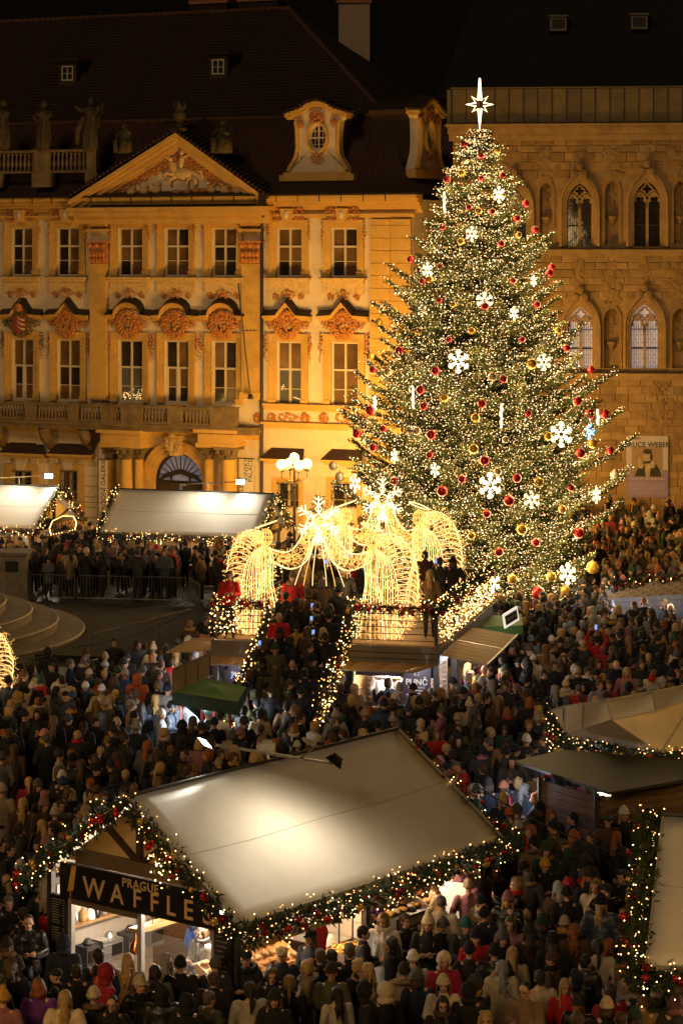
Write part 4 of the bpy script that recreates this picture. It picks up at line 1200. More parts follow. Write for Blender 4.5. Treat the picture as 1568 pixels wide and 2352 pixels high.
while z < 19.5:
    Rr = trad(z)
    nb = int(9 + Rr*2.6); off = tr.random()*6
    for k in range(nb):
        a = 2*PI*k/nb + off + tr.uniform(-.18,.18)
        front = math.sin(a) < .35
        if not front and tr.random() < .35: continue
        big = tr.random()
        L = Rr*(.80 + .34*big**2 if tr.random() < .8 else tr.uniform(.6,.8)); z0 = z + tr.uniform(-.25,.25)
        L = max(L, .25)
        da = np.array((math.cos(a), math.sin(a), 0)); side = np.array((-math.sin(a), math.cos(a), 0))
        droop = .10 + .16*min(1, Rr/4); bend = tr.uniform(-.12,.12)
        def pt(t): return np.array((0,0,z0)) + da*L*t + side*L*bend*t*t + np.array((0,0,1.0))*L*(-droop*1.7*t + droop*2.0*t**2.6)
        limbs.tube([pt(t) for t in (0,.35,.7,.97)], [.05*min(1,L/3)+.01,.035*min(1,L/3)+.008,.02,.006], 4, cap=False)
        ns = max(4, int(L/.17))
        for j in range(ns):
            t = .14 + .86*(j+tr.random()*.5)/ns
            if t > 1: t = 1
            p = pt(t); dirv = pt(min(t+.03,1.03)) - p
            tl = (.95*(1-t)**.7 + .22)*min(1.25, .35+L*.30)*tr.uniform(.7,1.15)
            for sg in (1,-1):
                sd = dirv/np.linalg.norm(dirv)*.75 + side*sg*tr.uniform(.6,1.0) + np.array((0,0,tr.uniform(-.28,.10)))
                sd /= np.linalg.norm(sd)
                mi = 0 if tr.random() < .75 else 1
                needles(p, sd, tl, .15, mi)
                if tl > .35:
                    for q in (.35,.65): 
                        s2 = sd*.7 + dirv/np.linalg.norm(dirv)*tr.uniform(.2,.6) + np.array((0,0,tr.uniform(-.4,.2)))
                        needles(p+sd*tl*q, s2, tl*.45, .13, mi)
                for q in (tr.uniform(.25,.6), tr.uniform(.7,1.05)):
                    fl_pts.append(p + sd*tl*q + np.array((tr.gauss(0,.04),tr.gauss(0,.04),tr.uniform(0,.09))))
            fl_pts.append(p + np.array((tr.gauss(0,.05),tr.gauss(0,.05),.07+tr.gauss(0,.04))))
        needles(pt(.92), pt(1.0)-pt(.92), .3, .14, 1)
        tips.append(pt(1.0))
    z += .40 + .16*min(1, Rr/4) if z < 18 else .25
limbs.build('branches', bark, tree)['kind'] = 'stuff'
me = fast_mesh('crown', np.array(NV), np.array(NF), [fir, fir_y], midx=NM)
o = inst('crown', me, tree); o['kind'] = 'stuff'
P = np.array(fl_pts); print('needle tris', len(NF), 'bulbs', len(P))
P = P[(P[:,1] < 1.0)]; P = P[nr_.rand(len(P)) < .97]; P = np.concatenate([P, P[nr_.rand(len(P)) < .35] + nr_.normal(0,.09,(1,3))])
print('bulbs kept', len(P))
mi = nr_.choice(3, len(P), p=[.62,.20,.18])
rr = nr_.uniform(.010,.0215, len(P)); rr[mi == 1] *= 1.15
me = bulbs_mesh('fairy_lights', P, rr, [bulb_w, bulb_hot, bulb_dim], mi)
o = inst('fairy_lights', me, None, (TX,TY,0)); tag(o, 'thousands of warm fairy lights strung through the tall fir tree', 'fairy lights', kind='stuff')
# added unseen point lamps boost the bulbs' glow on the boughs
for k in range(64):
    zz = 1.6 + 17*(k/63)**1.25; a = -PI/2 + 1.35*(2*((k*.618)%1)-1); q = trad(zz)*.86
    point_light('bough_fill_light', (TX+q*math.cos(a), TY+q*math.sin(a)-.1, zz), 60+48*trad(zz)/3, (1.0,.66,.28), .6)

# baubles
ball_m = {'red': mat('red_bauble', (.50,.012,.008), .22, metal=.3, var=.05, spec=.8), 'gold': mat('gold_bauble', (.72,.44,.07), .25, metal=.45, var=.05),
          'silver': mat('champagne_bauble', (.60,.50,.36), .28, metal=.4, var=.05)}
cap_m = mat('bauble_cap', (.5,.4,.2), .3, metal=1)
ball_me = {}
for k_, m_ in ball_m.items():
    b = MB(); b.ell((0,0,0), 1.0, 20, 12); ball_me[k_] = b.mesh('ball', m_, True)
b = MB(); b.lathe([(.20,.95),(.20,1.12),(.05,1.15),(.05,1.3)], n=8); cap_me = b.mesh('cap', cap_m)
def bauble(pos, r, colr, label, group):
    e = empty('bauble', pos); tag(e, label, 'bauble', group)
    inst('ball', ball_me[colr], e, scale=r); inst('cap', cap_me, e, scale=r); return e
BL = [(1015,1128,12,'red'),(1168,1150,12,'red'),(1197,1216,12,'gold'),(1328,1224,12,'red'),(1236,1108,11,'gold'),(1186,1098,10,'red'),(1117,1180,9,'red'),
(1000,852,10,'red'),(965,896,10,'red'),(1220,836,12,'gold'),(1130,866,10,'silver'),(1155,871,9,'red'),(1087,1031,11,'gold'),(990,999,11,'red'),(1112,1058,11,'red'),
(1091,960,10,'gold'),(1106,928,10,'red'),(851,943,11,'red'),(820,997,10,'red'),(957,990,9,'silver'),(1020,914,9,'gold'),(973,933,9,'red'),(1325,922,10,'red'),
(1352,952,11,'red'),(1388,951,10,'red'),(1360,1018,11,'gold'),(1332,1041,11,'red'),(1411,1089,10,'silver'),(1400,1035,9,'red'),(1356,849,8,'red'),(1360,1304,14,'gold'),
(1235,1361,14,'red'),(1265,1325,11,'gold'),(1176,1330,11,'gold'),(1145,1268,10,'red'),(1142,1083,9,'silver'),(905,1105,9,'red'),(857,1028,9,'red'),(986,1045,8,'red'),
(765,1070,10,'silver'),(780,1095,11,'silver'),(917,806,10,'red'),(891,855,9,'silver'),(857,850,8,'red'),(850,818,9,'gold'),(943,596,8,'red'),(969,646,7,'red'),
(986,642,8,'gold'),(1017,522,7,'red'),(1113,704,9,'red'),(1082,760,8,'gold'),(1177,645,7,'red'),(1228,528,8,'red'),(1186,502,8,'red'),(1190,540,7,'gold'),(1206,468,8,'red'),
(1065,332,7,'red'),(1140,346,8,'gold'),(1104,358,7,'red'),(1064,370,7,'silver'),(1060,398,8,'gold'),(1105,410,7,'red'),(1153,403,7,'red'),(1026,412,8,'red'),(1076,476,7,'red'),
(1152,448,8,'gold'),(1098,485,8,'gold'),(1130,486,7,'red'),(1078,536,8,'red'),(1150,560,8,'red'),(1010,612,7,'red'),(1058,555,8,'gold'),(1260,628,8,'red'),(1266,614,8,'red'),
(1092,868,8,'gold'),(1030,780,7,'red'),(1198,780,7,'red'),(960,760,8,'gold'),(880,985,8,'red'),(1258,1002,9,'gold'),(1212,950,8,'red'),(1160,1010,8,'silver'),(1060,1100,9,'red'),
(1230,1246,9,'red'),(1082,1230,9,'gold'),(1290,1170,9,'gold'),(1310,1120,8,'red'),(1297,1355,10,'gold'),(1040,700,7,'gold'),(1232,700,8,'red'),(1280,760,8,'gold'),(1300,800,8,'red'),(870,740,8,'gold'),(1008,690,7,'red')]
def tree_surface(x, y, push=.22, fac=.97):
    """point on the front of the crown seen at (x, y)"""
    Yd = TY - 3
    for _ in range(6):
        p = atY(x, y, Yd); dx = p.x - TX; q = trad(p.z)*fac
        Yd = TY - math.sqrt(max(q*q - dx*dx, .02)) - push
    return atY(x, y, Yd)
def words_pos(x, y):
    v = 'near the top of' if y < 480 else 'on the upper half of' if y < 760 else 'halfway up' if y < 980 else 'low on' if y < 1180 else 'at the bottom of'
    dx = x - 1100
    h = 'the left side of the lit tree' if dx < -110 else 'the right side of the lit tree' if dx > 110 else 'the middle of the lit tree'
    return v + ' ' + h
from collections import Counter
cnt = Counter((c, words_pos(x, y)) for x, y, r_, c in BL)
seen = Counter()
for x, y, r_, c in sorted(BL, key=lambda q: (q[0])):
    wp = words_pos(x, y); seen[(c, wp)] += 1
    n = cnt[(c, wp)]; k = seen[(c, wp)]
    ordn = ['first','second','third','fourth','fifth','sixth','seventh','eighth','ninth','tenth','eleventh','twelfth']
    nm = {'red':'shiny red bauble','gold':'gold bauble','silver':'champagne coloured bauble'}[c]
    wp = wp.replace(' of the lit tree','').replace('on the ','on ').replace('low on','low on'); lab = f'{nm} {wp} of tree' if n == 1 else f'{nm} {wp} of tree, {ordn[min(k-1,11)]} from left'
    p = tree_surface(x, y); s = 1.05*r_*p.y/FP
    bauble(p, s, c, lab, 'baubles hanging on the lit tree')

# snowflakes of light
flake_m = mat('snowflake_light', (.9,.85,.7), .4, emit=(1.0,.78,.46), estr=1.9)
flake_frame = mat('white_rope_frame', (.7,.6,.45), .5)
def flake_mesh(seed=0, th=1.0):
    b = MB()
    for k in range(6):
        a = PI/2 + k*PI/3; d = Vector((math.cos(a), 0, math.sin(a))); s = Vector((-math.sin(a), 0, math.cos(a)))
        b.tube([d*.28, d*1.0], .060*th, 5)
        for q, l in ((.62,.26),(.82,.16)):
            for sg in (1,-1): b.tube([d*q, d*(q+l*.75)+s*sg*l], .055*th, 5)
        a2 = a + PI/3; d2 = Vector((math.cos(a2),0,math.sin(a2)))
        b.tube([d*.28, d2*.28], .055*th, 5)
        for sg in (1,-1): b.tube([d*.28, (d*.48+s*sg*.14), d*.66], .045*th, 5)
    return b.mesh('snowflake', flake_m)
fme = flake_mesh(); fme2 = flake_mesh(0, .5)

FL = [(1145,447,20,.6),(1083,537,18,.8),(981,621,19,.6),(1112,690,20,1),(1052,830,28,.9),(1248,832,20,.9),(1288,998,30,.85),(1125,1115,31,.9),(1220,1148,21,.9),(905,1048,18,.5),(998,1080,17,.6),
(1369,1138,19,.6),(1303,1318,26,.7),(1130,1340,24,.8),(1180,720,17,.5),(1225,645,14,.6),(815,1110,22,.6),(968,714,14,.7)]
for k, (x, y, r_, sq) in enumerate(FL):
    p = tree_surface(x, y, .3); s = r_*p.y/FP
    o = inst('snowflake_light', fme, None, p, (0,0,math.acos(sq)*(1 if k%2 else -1)), s)
    size = 'large' if r_ > 24 else 'small' if r_ < 18 else 'medium'
    tag(o, f'{size} glowing snowflake {words_pos(x, y)}', 'snowflake light', 'glowing snowflakes on the tree')
    if r_ >= 24: point_light('snowflake_glow', p+Vector((0,-.15,0)), 10, (1,.78,.5), .2)
labs = Counter(o['label'] for o in SC.objects if o.get('category') == 'snowflake light')
sn = Counter()
for o in sorted([o for o in SC.objects if o.get('category') == 'snowflake light'], key=lambda q: -q.location.z):
    l = o['label']
    if labs[l] > 1: sn[l] += 1; o['label'] = l + (', higher one' if sn[l] == 1 else ', lower one' if labs[l] == 2 else ', the next below' if sn[l] == 2 else ', the lowest')
for k, (x, y, h) in enumerate(((1020,465,22),(948,912,24),(1151,955,26),(1372,958,16),(860,925,14))):
    p = tree_surface(x, y, .3); s = h*p.y/FP
    b = MB(); b.tube([(0,0,-s),(0,0,s)], .035, 6)
    for q in np.linspace(-s, s, 9): b.ell((tr.uniform(-.05,.05),0,q), .05, 6, 4)
    o = b.build('light_icicle', flake_m, None, loc=p); tag(o, f'vertical bar of white light {words_pos(x, y)}'.replace('the lit tree','the tree') + (', by gold bauble' if y == 925 else ''), 'light icicle', 'light icicles on the tree')
# blue reflection ball of leds
b = MB(); p = tree_surface(1352, 990, .2)
P_ = [(tr.gauss(0,.09), tr.gauss(0,.05), tr.gauss(0,.17)) for _ in range(34)]
blue = mat('blue_led', (.2,.4,.9), .4, emit=(.15,.45,1.0), estr=5)
o = inst('blue_light_cluster', bulbs_mesh('blue_light_cluster', P_, .035, [blue]), None, p); tag(o, 'small cluster of blue lights on the right edge of the tree', 'fairy lights', kind='stuff')
# tree-top star: eight pointed outline
star = empty('tree_star', (TX+ (1101-1100)*TY/FP - .0, TY, tz(240)))
tag(star, 'tall eight pointed star of white light on the tree top', 'tree star')
star.location.x = (1101-CX)*TY/FP
b = MB(); ph = TY/FP
def star_out(rads, inner):
    pts = []
    n = len(rads)
    for k in range(n):
        a = PI/2 - 2*PI*k/n; pts.append(Vector((rads[k]*math.cos(a),0,rads[k]*math.sin(a))))
        a2 = a - PI/n; pts.append(Vector((inner*math.cos(a2),0,inner*math.sin(a2))))
    return pts
so = star_out([60*ph,26*ph,31*ph,24*ph,62*ph,24*ph,31*ph,26*ph], 10*ph)
b.tube(so + [so[0]], .035, 6); b.build('star_outline', mat('star_light', (.9,.8,.6), .4, emit=(1,.80,.48), estr=4), star)
b = MB(); b.tube([(0,0.03,-60*ph),(0,.03,60*ph)], .014, 5); b.tube([(0,0,-60*ph),(0,0,-72*ph)], .05, 6); b.build('mast', darkmetal, star)
# bare sapling in a pot right of the tree, with wooden prop
p = at(1442, 1375, 0); b = MB(); r_ = random.Random(2)
b.tube([(0,0,0),(-.1,0,1.2),(-.5,0,2.6),(-1.15,0,4.0)], [.06,.05,.035,.012], 6)
for k in range(9):
    z_ = 1.0+k*.3; x_ = -.1-.12*k; s_ = (-1)**k
    b.tube([(x_,0,z_),(x_+s_*.3,.1,z_+.35),(x_+s_*.4,.2,z_+.9)], [.02,.014,.006], 4)
t_ = empty('bare_sapling', (p.x,p.y,0)); bb = b.build('trunk', mat('pale_bark', (.20,.15,.10), .9, var=.3), t_); tag(t_, 'thin leaning bare sapling among the crowd right of the lit tree', 'sapling')
# small unlit conifer behind the angels
c_ = Vector(((735-CX)/FP*112, 112, 0)); c_t = empty('small_fir', c_); V2=[];F2=[]
tag(c_t, 'small dark unlit fir in front of the palace right of the lamp post', 'fir tree')
NV = []; NF = []; NM = []; nvc = 0
for k in range(70):
    z_ = 1.2 + 2.6*k/70; a = k*2.4; L = .95*(1-(k/78)) + .1
    d = np.array((math.cos(a), math.sin(a), .18)); 
    for j in range(int(L/.12)+1):
        q = np.array((0,0,z_)) + d*(j*.12)
        for s in (-1,1): needles(q, d*.7+np.array((-d[1],d[0],0))*s*.7, .22, .10, 0)
inst('crown', fast_mesh('crown', np.array(NV), np.array(NF), [fir], midx=NM), c_t)['kind'] = 'stuff'
b = MB(); b.tube([(0,0,0),(0,0,4.0)], [.08,.01], 6); b.build('trunk', bark, c_t)
# ================================================================== MARKET STALLS
canvas = mat('white_pvc_canvas', (.82,.78,.70), .55, var=.08, scale=.7, bump=.28, bscale=1.3, stain=.16)
hem_m = mat('canvas_hem', (.40,.36,.30), .7, var=.1)
frame_m = mat('anthracite_frame', (.045,.043,.045), .45, var=.2)
plank_m = [mat('brown_board_%s' % k, c, .65, var=.4, scale=3, stretch=(1,6,6), bump=.3, bscale=12) for k, c in (('a',(.13,.07,.03)),('b',(.16,.09,.04)),('c',(.10,.055,.025)))]
pine = [mat('pine_board_%s' % k, c, .6, var=.3, scale=2.5, stretch=(1,7,7), bump=.25, bscale=12) for k, c in (('a',(.42,.25,.09)),('b',(.36,.21,.075)),('c',(.48,.29,.11)))]
signblack = mat('sign_black', (.012,.010,.009), .35, var=.1)
signgold = mat('sign_gold_letter', (.62,.42,.20), .6, var=.1)
chalk = mat('white_letter', (.70,.68,.64), .7, var=.1)
beige = mat('beige_gable_cloth', (.55,.40,.20), .8, var=.1)
steel = mat('brushed_steel', (.45,.44,.42), .35, metal=.8, var=.15)
garl = [mat('garland_fir', (.028,.050,.016), .8, var=.5, scale=6), mat('garland_fir_light', (.055,.080,.022), .8, var=.5, scale=6)]
gbulb = mat('garland_bulb', (.8,.6,.3), .4, emit=(1.0,.58,.20), estr=9)
gbulb2 = mat('garland_bulb_soft', (.8,.6,.3), .4, emit=(1.0,.48,.12), estr=3.5)
small_ball = {}
for k_, m_ in (('red', ball_m['red']), ('dark_red', mat('wine_bauble', (.20,.01,.012), .25, metal=.5)), ('gold', ball_m['gold'])):
    b = MB(); b.ell((0,0,0), .062, 10, 7); small_ball[k_] = b.mesh('bauble', m_, True)
gr = random.Random(21)
def garland(paths, label, rad=.17, dens=1.0, balls=14, bdens=16, drop=.38, fine=True, bulb_r=.014):
    """fir garland following polylines (world points)"""
    root = empty('fir_garland', paths[0][0]); o0 = Vector(paths[0][0]); tag(root, label, 'garland')
    V = []; M = []; B = []; BM = []; wires = MB(); spots = []
    for path in paths:
        for a, b in zip(path[:-1], path[1:]):
            a = Vector(a)-o0; b = Vector(b)-o0; L = (b-a).length; d = (b-a)/L
            s = d.cross(Vector((0,0,1)));  s = s.normalized() if s.length > .01 else Vector((1,0,0)); u = s.cross(d)
            n = int(L*170*dens)
            for _ in range(n):
                t = gr.random()*L; ang = gr.random()*2*PI; wob = 1+.35*math.sin(t*5.1)+.2*math.sin(t*13)
                base = a + d*t + Vector((0,0,-.05*math.sin(PI*((t*.9)%1))))
                r1 = rad*wob*gr.uniform(.1,.6); out = (s*math.cos(ang)+u*math.sin(ang))
                p = base + out*r1; e = p + (out + d*gr.uniform(-1,1) + Vector((0,0,gr.uniform(-.5,.2))))*rad*gr.uniform(.55,1.0)
                w = d.cross(out)*.016 + d*.008
                mid_ = (p+e)/2
                V += [p-w, p+w, e]; M.append(0 if gr.random() < .7 else 1)
                w2 = out.cross(e-p).normalized()*.05 if (e-p).length > 0 else w
                V += [mid_-w2, mid_+w2*.2, e]; M.append(0)
            for _ in range(int(L*bdens)):
                t = gr.random()*L; ang = gr.random()*2*PI
                dz = -abs(gr.gauss(0, drop*.5)) if gr.random() < .55 else gr.uniform(0, rad)
                p = a + d*t + (s*math.cos(ang)+u*math.sin(ang))*rad*gr.uniform(.7,1.15); p.z += dz*.8
                B.append(tuple(p)); BM.append(0 if gr.random() < .6 else 1)
            nd = int(L*1.3)
            for _ in range(nd):
                t = gr.random()*L; p = a+d*t; q = drop*gr.uniform(.5,1.1); x_ = gr.uniform(-.1,.1)
                wires.tube([p, p+Vector((x_,0,-q*.5)), p+Vector((x_*.4,0.03,-q))], .005, 3, cap=False)
                for z_ in (.4,.7,1.0): B.append(tuple(p+Vector((x_*.6,0,-q*z_)))); BM.append(0)
            spots.append((a, d, L, s))
    me = fast_mesh('fir_foliage', np.array([tuple(v) for v in V]), np.arange(len(V)).reshape(-1,3), garl, midx=M)
    inst('fir_foliage', me, root)['kind'] = 'stuff'
    inst('light_bulbs', bulbs_mesh('light_bulbs', B, bulb_r, [gbulb, gbulb2], BM), root)['kind'] = 'stuff'
    wires.build('light_wire', black, root)['kind'] = 'stuff'
    tot = sum(s_[2] for s_ in spots)
    for k in range(balls):
        q = (k+.5)/balls*tot + gr.uniform(-.2,.2)
        for a, d, L, s in spots:
            if q < L or (a, d, L, s) == spots[-1]:
                c = gr.choice(['red','red','dark_red','gold']); q = min(max(q,0),L)
                p = a+d*q + s*gr.uniform(.5,1)*rad*(1 if gr.random()<.8 else -1); p.z += gr.uniform(-.16,.05)
                for j in range(2 if fine and gr.random() < .4 else 1):
                    inst('bauble', small_ball[c], root, p+Vector((gr.uniform(-.07,.07),gr.uniform(-.07,.07),-.09*j)), scale=gr.uniform(.8,1.35))
                break
            q -= L
    return root

def stall(name, label, E, ang, L, w, ze, zr, front_open=True, gable='left', cat='market stall', detail=True, seam=True):
    root = empty(name, E, ang); tag(root, label, cat)
    h = zr-ze
    # canvas: gently sagging sheet with a hem and welded seams
    for side in (0, 1):
        nx, ny = 16, 10; V = []; F = []
        for j in range(ny+1):
            for i in range(nx+1):
                fx_, fy_ = i/nx, j/ny
                sag = -.035*math.sin(PI*fx_*2)**2*math.sin(PI*fy_) - .02*math.sin(PI*fy_)*math.sin(PI*fx_)
                y = w*fy_ if side == 0 else 2*w - w*fy_
                V.append((L*fx_, y, ze + h*fy_ + sag))
        for j in range(ny):
            for i in range(nx):
                q = (j*(nx+1)+i, j*(nx+1)+i+1, (j+1)*(nx+1)+i+1, (j+1)*(nx+1)+i); F.append(q if side == 0 else q[::-1])
        nV = len(V)
        mb = MB(); mb.add(V, F); co = mb.build('roof_canvas', canvas, root, smooth=True)
        sm = co.modifiers.new('thick', 'SOLIDIFY'); sm.thickness = .02; sm.offset = -1
        mb = MB(); y0 = 0 if side == 0 else 2*w
        mb.beam((0,y0,ze-.02),(L,y0,ze-.02), .03, .09); mb.beam((0,y0,ze),(0,w,zr), .04, .06); mb.beam((L,y0,ze),(L,w,zr), .04, .06)
        mb.build('canvas_hem', hem_m, co)
        if seam:
            mb = MB(); yy = w*.52; yy = yy if side == 0 else 2*w-yy
            mb.tube([(L*k/12, yy, ze+h*.52 - .035*math.sin(PI*k/6)**2*1.0 -.02*math.sin(PI*k/12) + .004) for k in range(13)], .006, 4)
            mb.build('canvas_seam', hem_m, co)
    mb = MB(); mb.tube([(-.03,w,zr+.02),(L+.03,w,zr+.02)], .035, 6); mb.build('ridge_pole', frame_m, root)
    i_ = .38
    for x in (i_, L*.5, L-i_):
        for y in (i_, 2*w-i_):
            mb = MB(); mb.box(x-.06, x+.06, y-.06, y+.06, 0, ze+.15); mb.build('post', frame_m, root)
    mb = MB()
    for y in (i_, 2*w-i_): mb.box(i_, L-i_, y-.05, y+.05, ze-.15, ze-.02)
    mb.build('eaves_beam', frame_m, root)
    return root
def boards(parent, x0, x1, y, z0, z1, n, mats, axis='x', th=.03, gap=.006, name='board'):
    """horizontal boards in a wall; axis tells along which direction it runs"""
    hh = (z1-z0)/n; rr_ = random.Random(int(abs(x0*37+y*11)))
    sh = {}
    for k in range(n):
        m_ = mats[rr_.randrange(len(mats))]
        if m_.name not in sh:
            mb = MB(); mb.box(gap, abs(x1-x0)-gap, -th/2, th/2, gap, hh-gap); sh[m_.name] = mb.mesh(name, m_)
        o = inst(name, sh[m_.name], parent, (x0, y, z0+k*hh) if axis == 'x' else (y, x0, z0+k*hh), (0,0,0 if axis == 'x' else PI/2))

# ---- stall A: waffle stall in the foreground
EA = at(548, 2127, 2.7); EA = Vector((EA.x, EA.y, 0)); AA = R(51.5); LA, WA, ZE, ZR = 8.45, 2.77, 2.7, 4.66
A = stall('waffle_stall', 'large white roofed waffle stall in the foreground with black gold lettered sign', EA, AA, LA, WA, ZE, ZR)
mA = Matrix.Translation(EA) @ Matrix.Rotation(AA, 4, 'Z')
def wA(x, y, z): return mA @ Vector((x, y, z))
G = .40
# gable: beige cloth triangle, dark braces
mb = MB(); c_ = WA
mb.add([(G,.75,ZE+.42),(G,2*WA-.75,ZE+.42),(G,WA,ZR-.12)], [(0,2,1)]); mb.build('gable_cloth', beige, A)
mb = MB(); mb.beam((G-.05,c_,ZE+.6),(G-.05,c_,ZR-.1), .11, .11); mb.beam((G-.05,c_+.85,ZE+1.22),(G-.05,c_,ZE+.62), .1, .1); mb.beam((G-.05,c_-.85,ZE+1.22),(G-.05,c_,ZE+.62), .1, .1); mb.build('gable_brace', mat('dark_oak', (.05,.028,.015), .6), A)
mb = MB(); mb.box(G-.14, G-.02, 1.15, 2*WA-1.15, ZE+.42, ZE+.68); mb.build('gable_beam', mat('taupe_beam', (.13,.095,.06), .6, var=.1), A)
lettering('14', A, (G-.145, 2.35, ZE+.56), .13, chalk, rot=(PI/2,0,-PI/2))
sg = MB(); sg.box(G-.20, G-.10, .72, 4.75, 2.44, 3.10); sgo = sg.build('sign_board', signblack, A)
lettering('PRAGUE', sgo, (G-.205, 2.62, 2.965), .235, signgold, rot=(PI/2,0,-PI/2), spacing=1.12, bold=.003)
for ch_, yy, s in zip('WAFFLES', (3.85,3.24,2.72,2.28,1.86,1.42,.95), (.56,.52,.50,.50,.50,.52,.54)):
    lettering(ch_, sgo, (G-.205, yy-.02, 2.70), s, signgold, rot=(PI/2,0,-PI/2), bold=.006)
mb = MB(); mb.add([(G-.205,4.42,3.08),(G-.205,4.30,3.08),(G-.205,4.38,2.60),(G-.205,4.54,2.56)], [(0,1,2,3)])
mb.build('waffle_picture', mat('printed_waffle', (.62,.38,.08), .7, var=.6, scale=30), sgo)
mb = MB(); mb.box(G-.204,G-.2005,4.44,4.47,2.46,2.57); mb.build('waffle_stick', pine[0], sgo)
# right return of sign and dark menu columns
for (y0, y1, nm) in ((4.62,5.05,0),(.38,.80,1)):
    mb = MB(); mb.box(G-.17, G-.08, y0, y1, .85, 2.43); bo = mb.build('menu_board', signblack, A)
    lines = MB(); r_ = random.Random(nm)
    for k in range(30 if nm == 0 else 16):
        z_ = 2.34 - k*(.05 if nm == 0 else .09); l = r_.uniform(.12,.30)
        if k in (10,17): continue
        lines.box(G-.1735,G-.1705,y1-.05-l,y1-.05,z_,z_+.014)
        if nm == 0: lines.box(G-.1735,G-.1705,y0+.03,y0+.08,z_,z_+.014)
    lines.build('menu_lines', mat('dim_print', (.30,.26,.22), .7), bo)['kind'] = 'stuff'
# window frames, glass and counter on the gable side
mb = MB()
for y in (.86, 2.72, 4.56): mb.box(G-.12, G-.02, y-.05, y+.05, .9, 2.43)
mb.box(G-.12, G-.02, .91, 4.51, .86, .95); mb.build('window_frame', mat('light_grey_frame', (.30,.29,.28), .4, var=.1), A)
mb = MB(); mb.box(G-.13, G-.01, 2.78, 4.50, 2.30, 2.43); mb.build('blind_box', mat('taupe_beam', (.13,.095,.06), .6), A)
mb = MB(); mb.box(G-.075, G-.068, .92, 2.66, .96, 2.1); mb.build('window_pane', clear, A)
boards(A, .38, 5.1, G-.02, 0.02, .85, 6, plank_m, axis='y')
mb = MB(); mb.box(G-.3, G+.5, .42, 5.05, .856, .90); mb.build('counter_top', steel, A)
mb = MB(); mb.box(.3, LA-.3, .42, 2*WA-.4, .02, .06); mb.build('stall_floor', plank_m[2], A)
# back wall, right gable wall
boards(A, .45, 3.2, 2*WA-.45, .05, 2.55, 5, [mat('pale_panel', (.50,.47,.42), .5, var=.1)], axis='x'); boards(A, 3.2, LA-.45, 2*WA-.45, .05, 2.55, 12, plank_m, axis='x')
mb = MB(); mb.box(.6,3.1,4.75,5.0,1.72,1.76); mb.build('wall_shelf', pine[1], A)
for q_ in range(12):
    mb = MB(); r0_ = .06+.02*(q_%3); mb.lathe([(r0_,0),(r0_*1.1,.05),(r0_,.16+.03*(q_%2)),(r0_*.5,.2),(r0_*.5,.24)], n=9); mb.build('canister', [steel, pine[0], chalk, signblack][q_%4], A, smooth=True, loc=(.75+.2*q_, 4.87, 1.76))
for q_ in range(4):
    mb = MB(); mb.box(0,.42,0,.35,0,.38); mb.box(.04,.38,-.02,0,.08,.3,1); mb.lathe([(.1,.38),(.12,.42),(.06,.5)], (.2,.17,0), 10); mb.build('waffle_iron', [steel if q_%2 else frame_m, signblack], A, loc=(.75+.6*q_, 4.55, .95))
boards(A, .45, 2*WA-.55, LA-.40, .05, 2.55, 12, plank_m, axis='y')
# inner cross wall of pine and long shelf
boards(A, .9, 3.2, 4.9, .9, 2.5, 5, [mat('pale_panel', (.50,.47,.42), .5, var=.1)], axis='y')
mb = MB(); mb.box(.5, 5.0, 2.9, 3.2, 1.95, 2.02); mb.build('inner_shelf', pine[0], A)
# front counter with serving edge
boards(A, .5, 4.9, .42, .05, 1.13, 7, plank_m, axis='x'); boards(A, 4.95, 8.0, .42, .05, 1.13, 7, [frame_m], axis='x')
mb = MB(); mb.box(.5, LA-.42, .22, 1.05, 1.135, 1.18); mb.build('counter_top', pine[1], A)
mb = MB(); mb.box(.5, 3.3, .44, .52, 1.98, 2.12); mb.build('hanging_shelf', pine[2], A)
# interior lamps of the stall
def tube_lamp(p0, p1, watts, col, parent, label_part='strip_lamp'):
    mb = MB(); mb.beam(p0, p1, .06, .04); o = mb.build(label_part, mat('lit_strip', (.9,.85,.7), .4, emit=(1,.82,.6), estr=4), parent)
    m_ = (Vector(p0)+Vector(p1))/2; point_light('strip_light', (m_.x, m_.y, m_.z-.12), watts, col, .15, parent=parent)
tube_lamp((1.2,1.2,2.45),(1.2,2.4,2.45), 170, (1,.86,.70), A); tube_lamp((1.2,3.2,2.45),(1.2,4.2,2.45), 140, (1,.80,.60), A)
tube_lamp((3.4,1.0,2.45),(4.4,1.0,2.45), 150, (1,.58,.25), A); tube_lamp((6.3,1.0,2.45),(7.2,1.0,2.45), 70, (1,.74,.45), A)
# things on the counters
def thing(name, label, cat, mb, m_, world, rz=0, group=None, smooth=False):
    o = mb.build(name, m_, None, smooth=smooth, loc=world, rot=(0,0,rz)); tag(o, label, cat, group); return o
copper = mat('copper', (.75,.30,.12), .22, metal=.95, var=.1)
e = empty('pendant_lamp', wA(.55, 3.05, 1.55), AA); tag(e, 'copper pendant lamp hanging in the waffle stall window', 'lamp')
mb = MB(); mb.lathe([(.02,.42),(.05,.36),(.055,.25),(.12,.18),(.14,.05),(.145,0)], n=16); mb.build('lamp_shade', copper, e, smooth=True)
mb = MB(); mb.tube([(0,0,.42),(0,0,.95)], .01, 4); mb.build('cord', black, e); point_light('lamp_glow', (0,0,-.05), 5, (1,.7,.4), .04, parent=e)
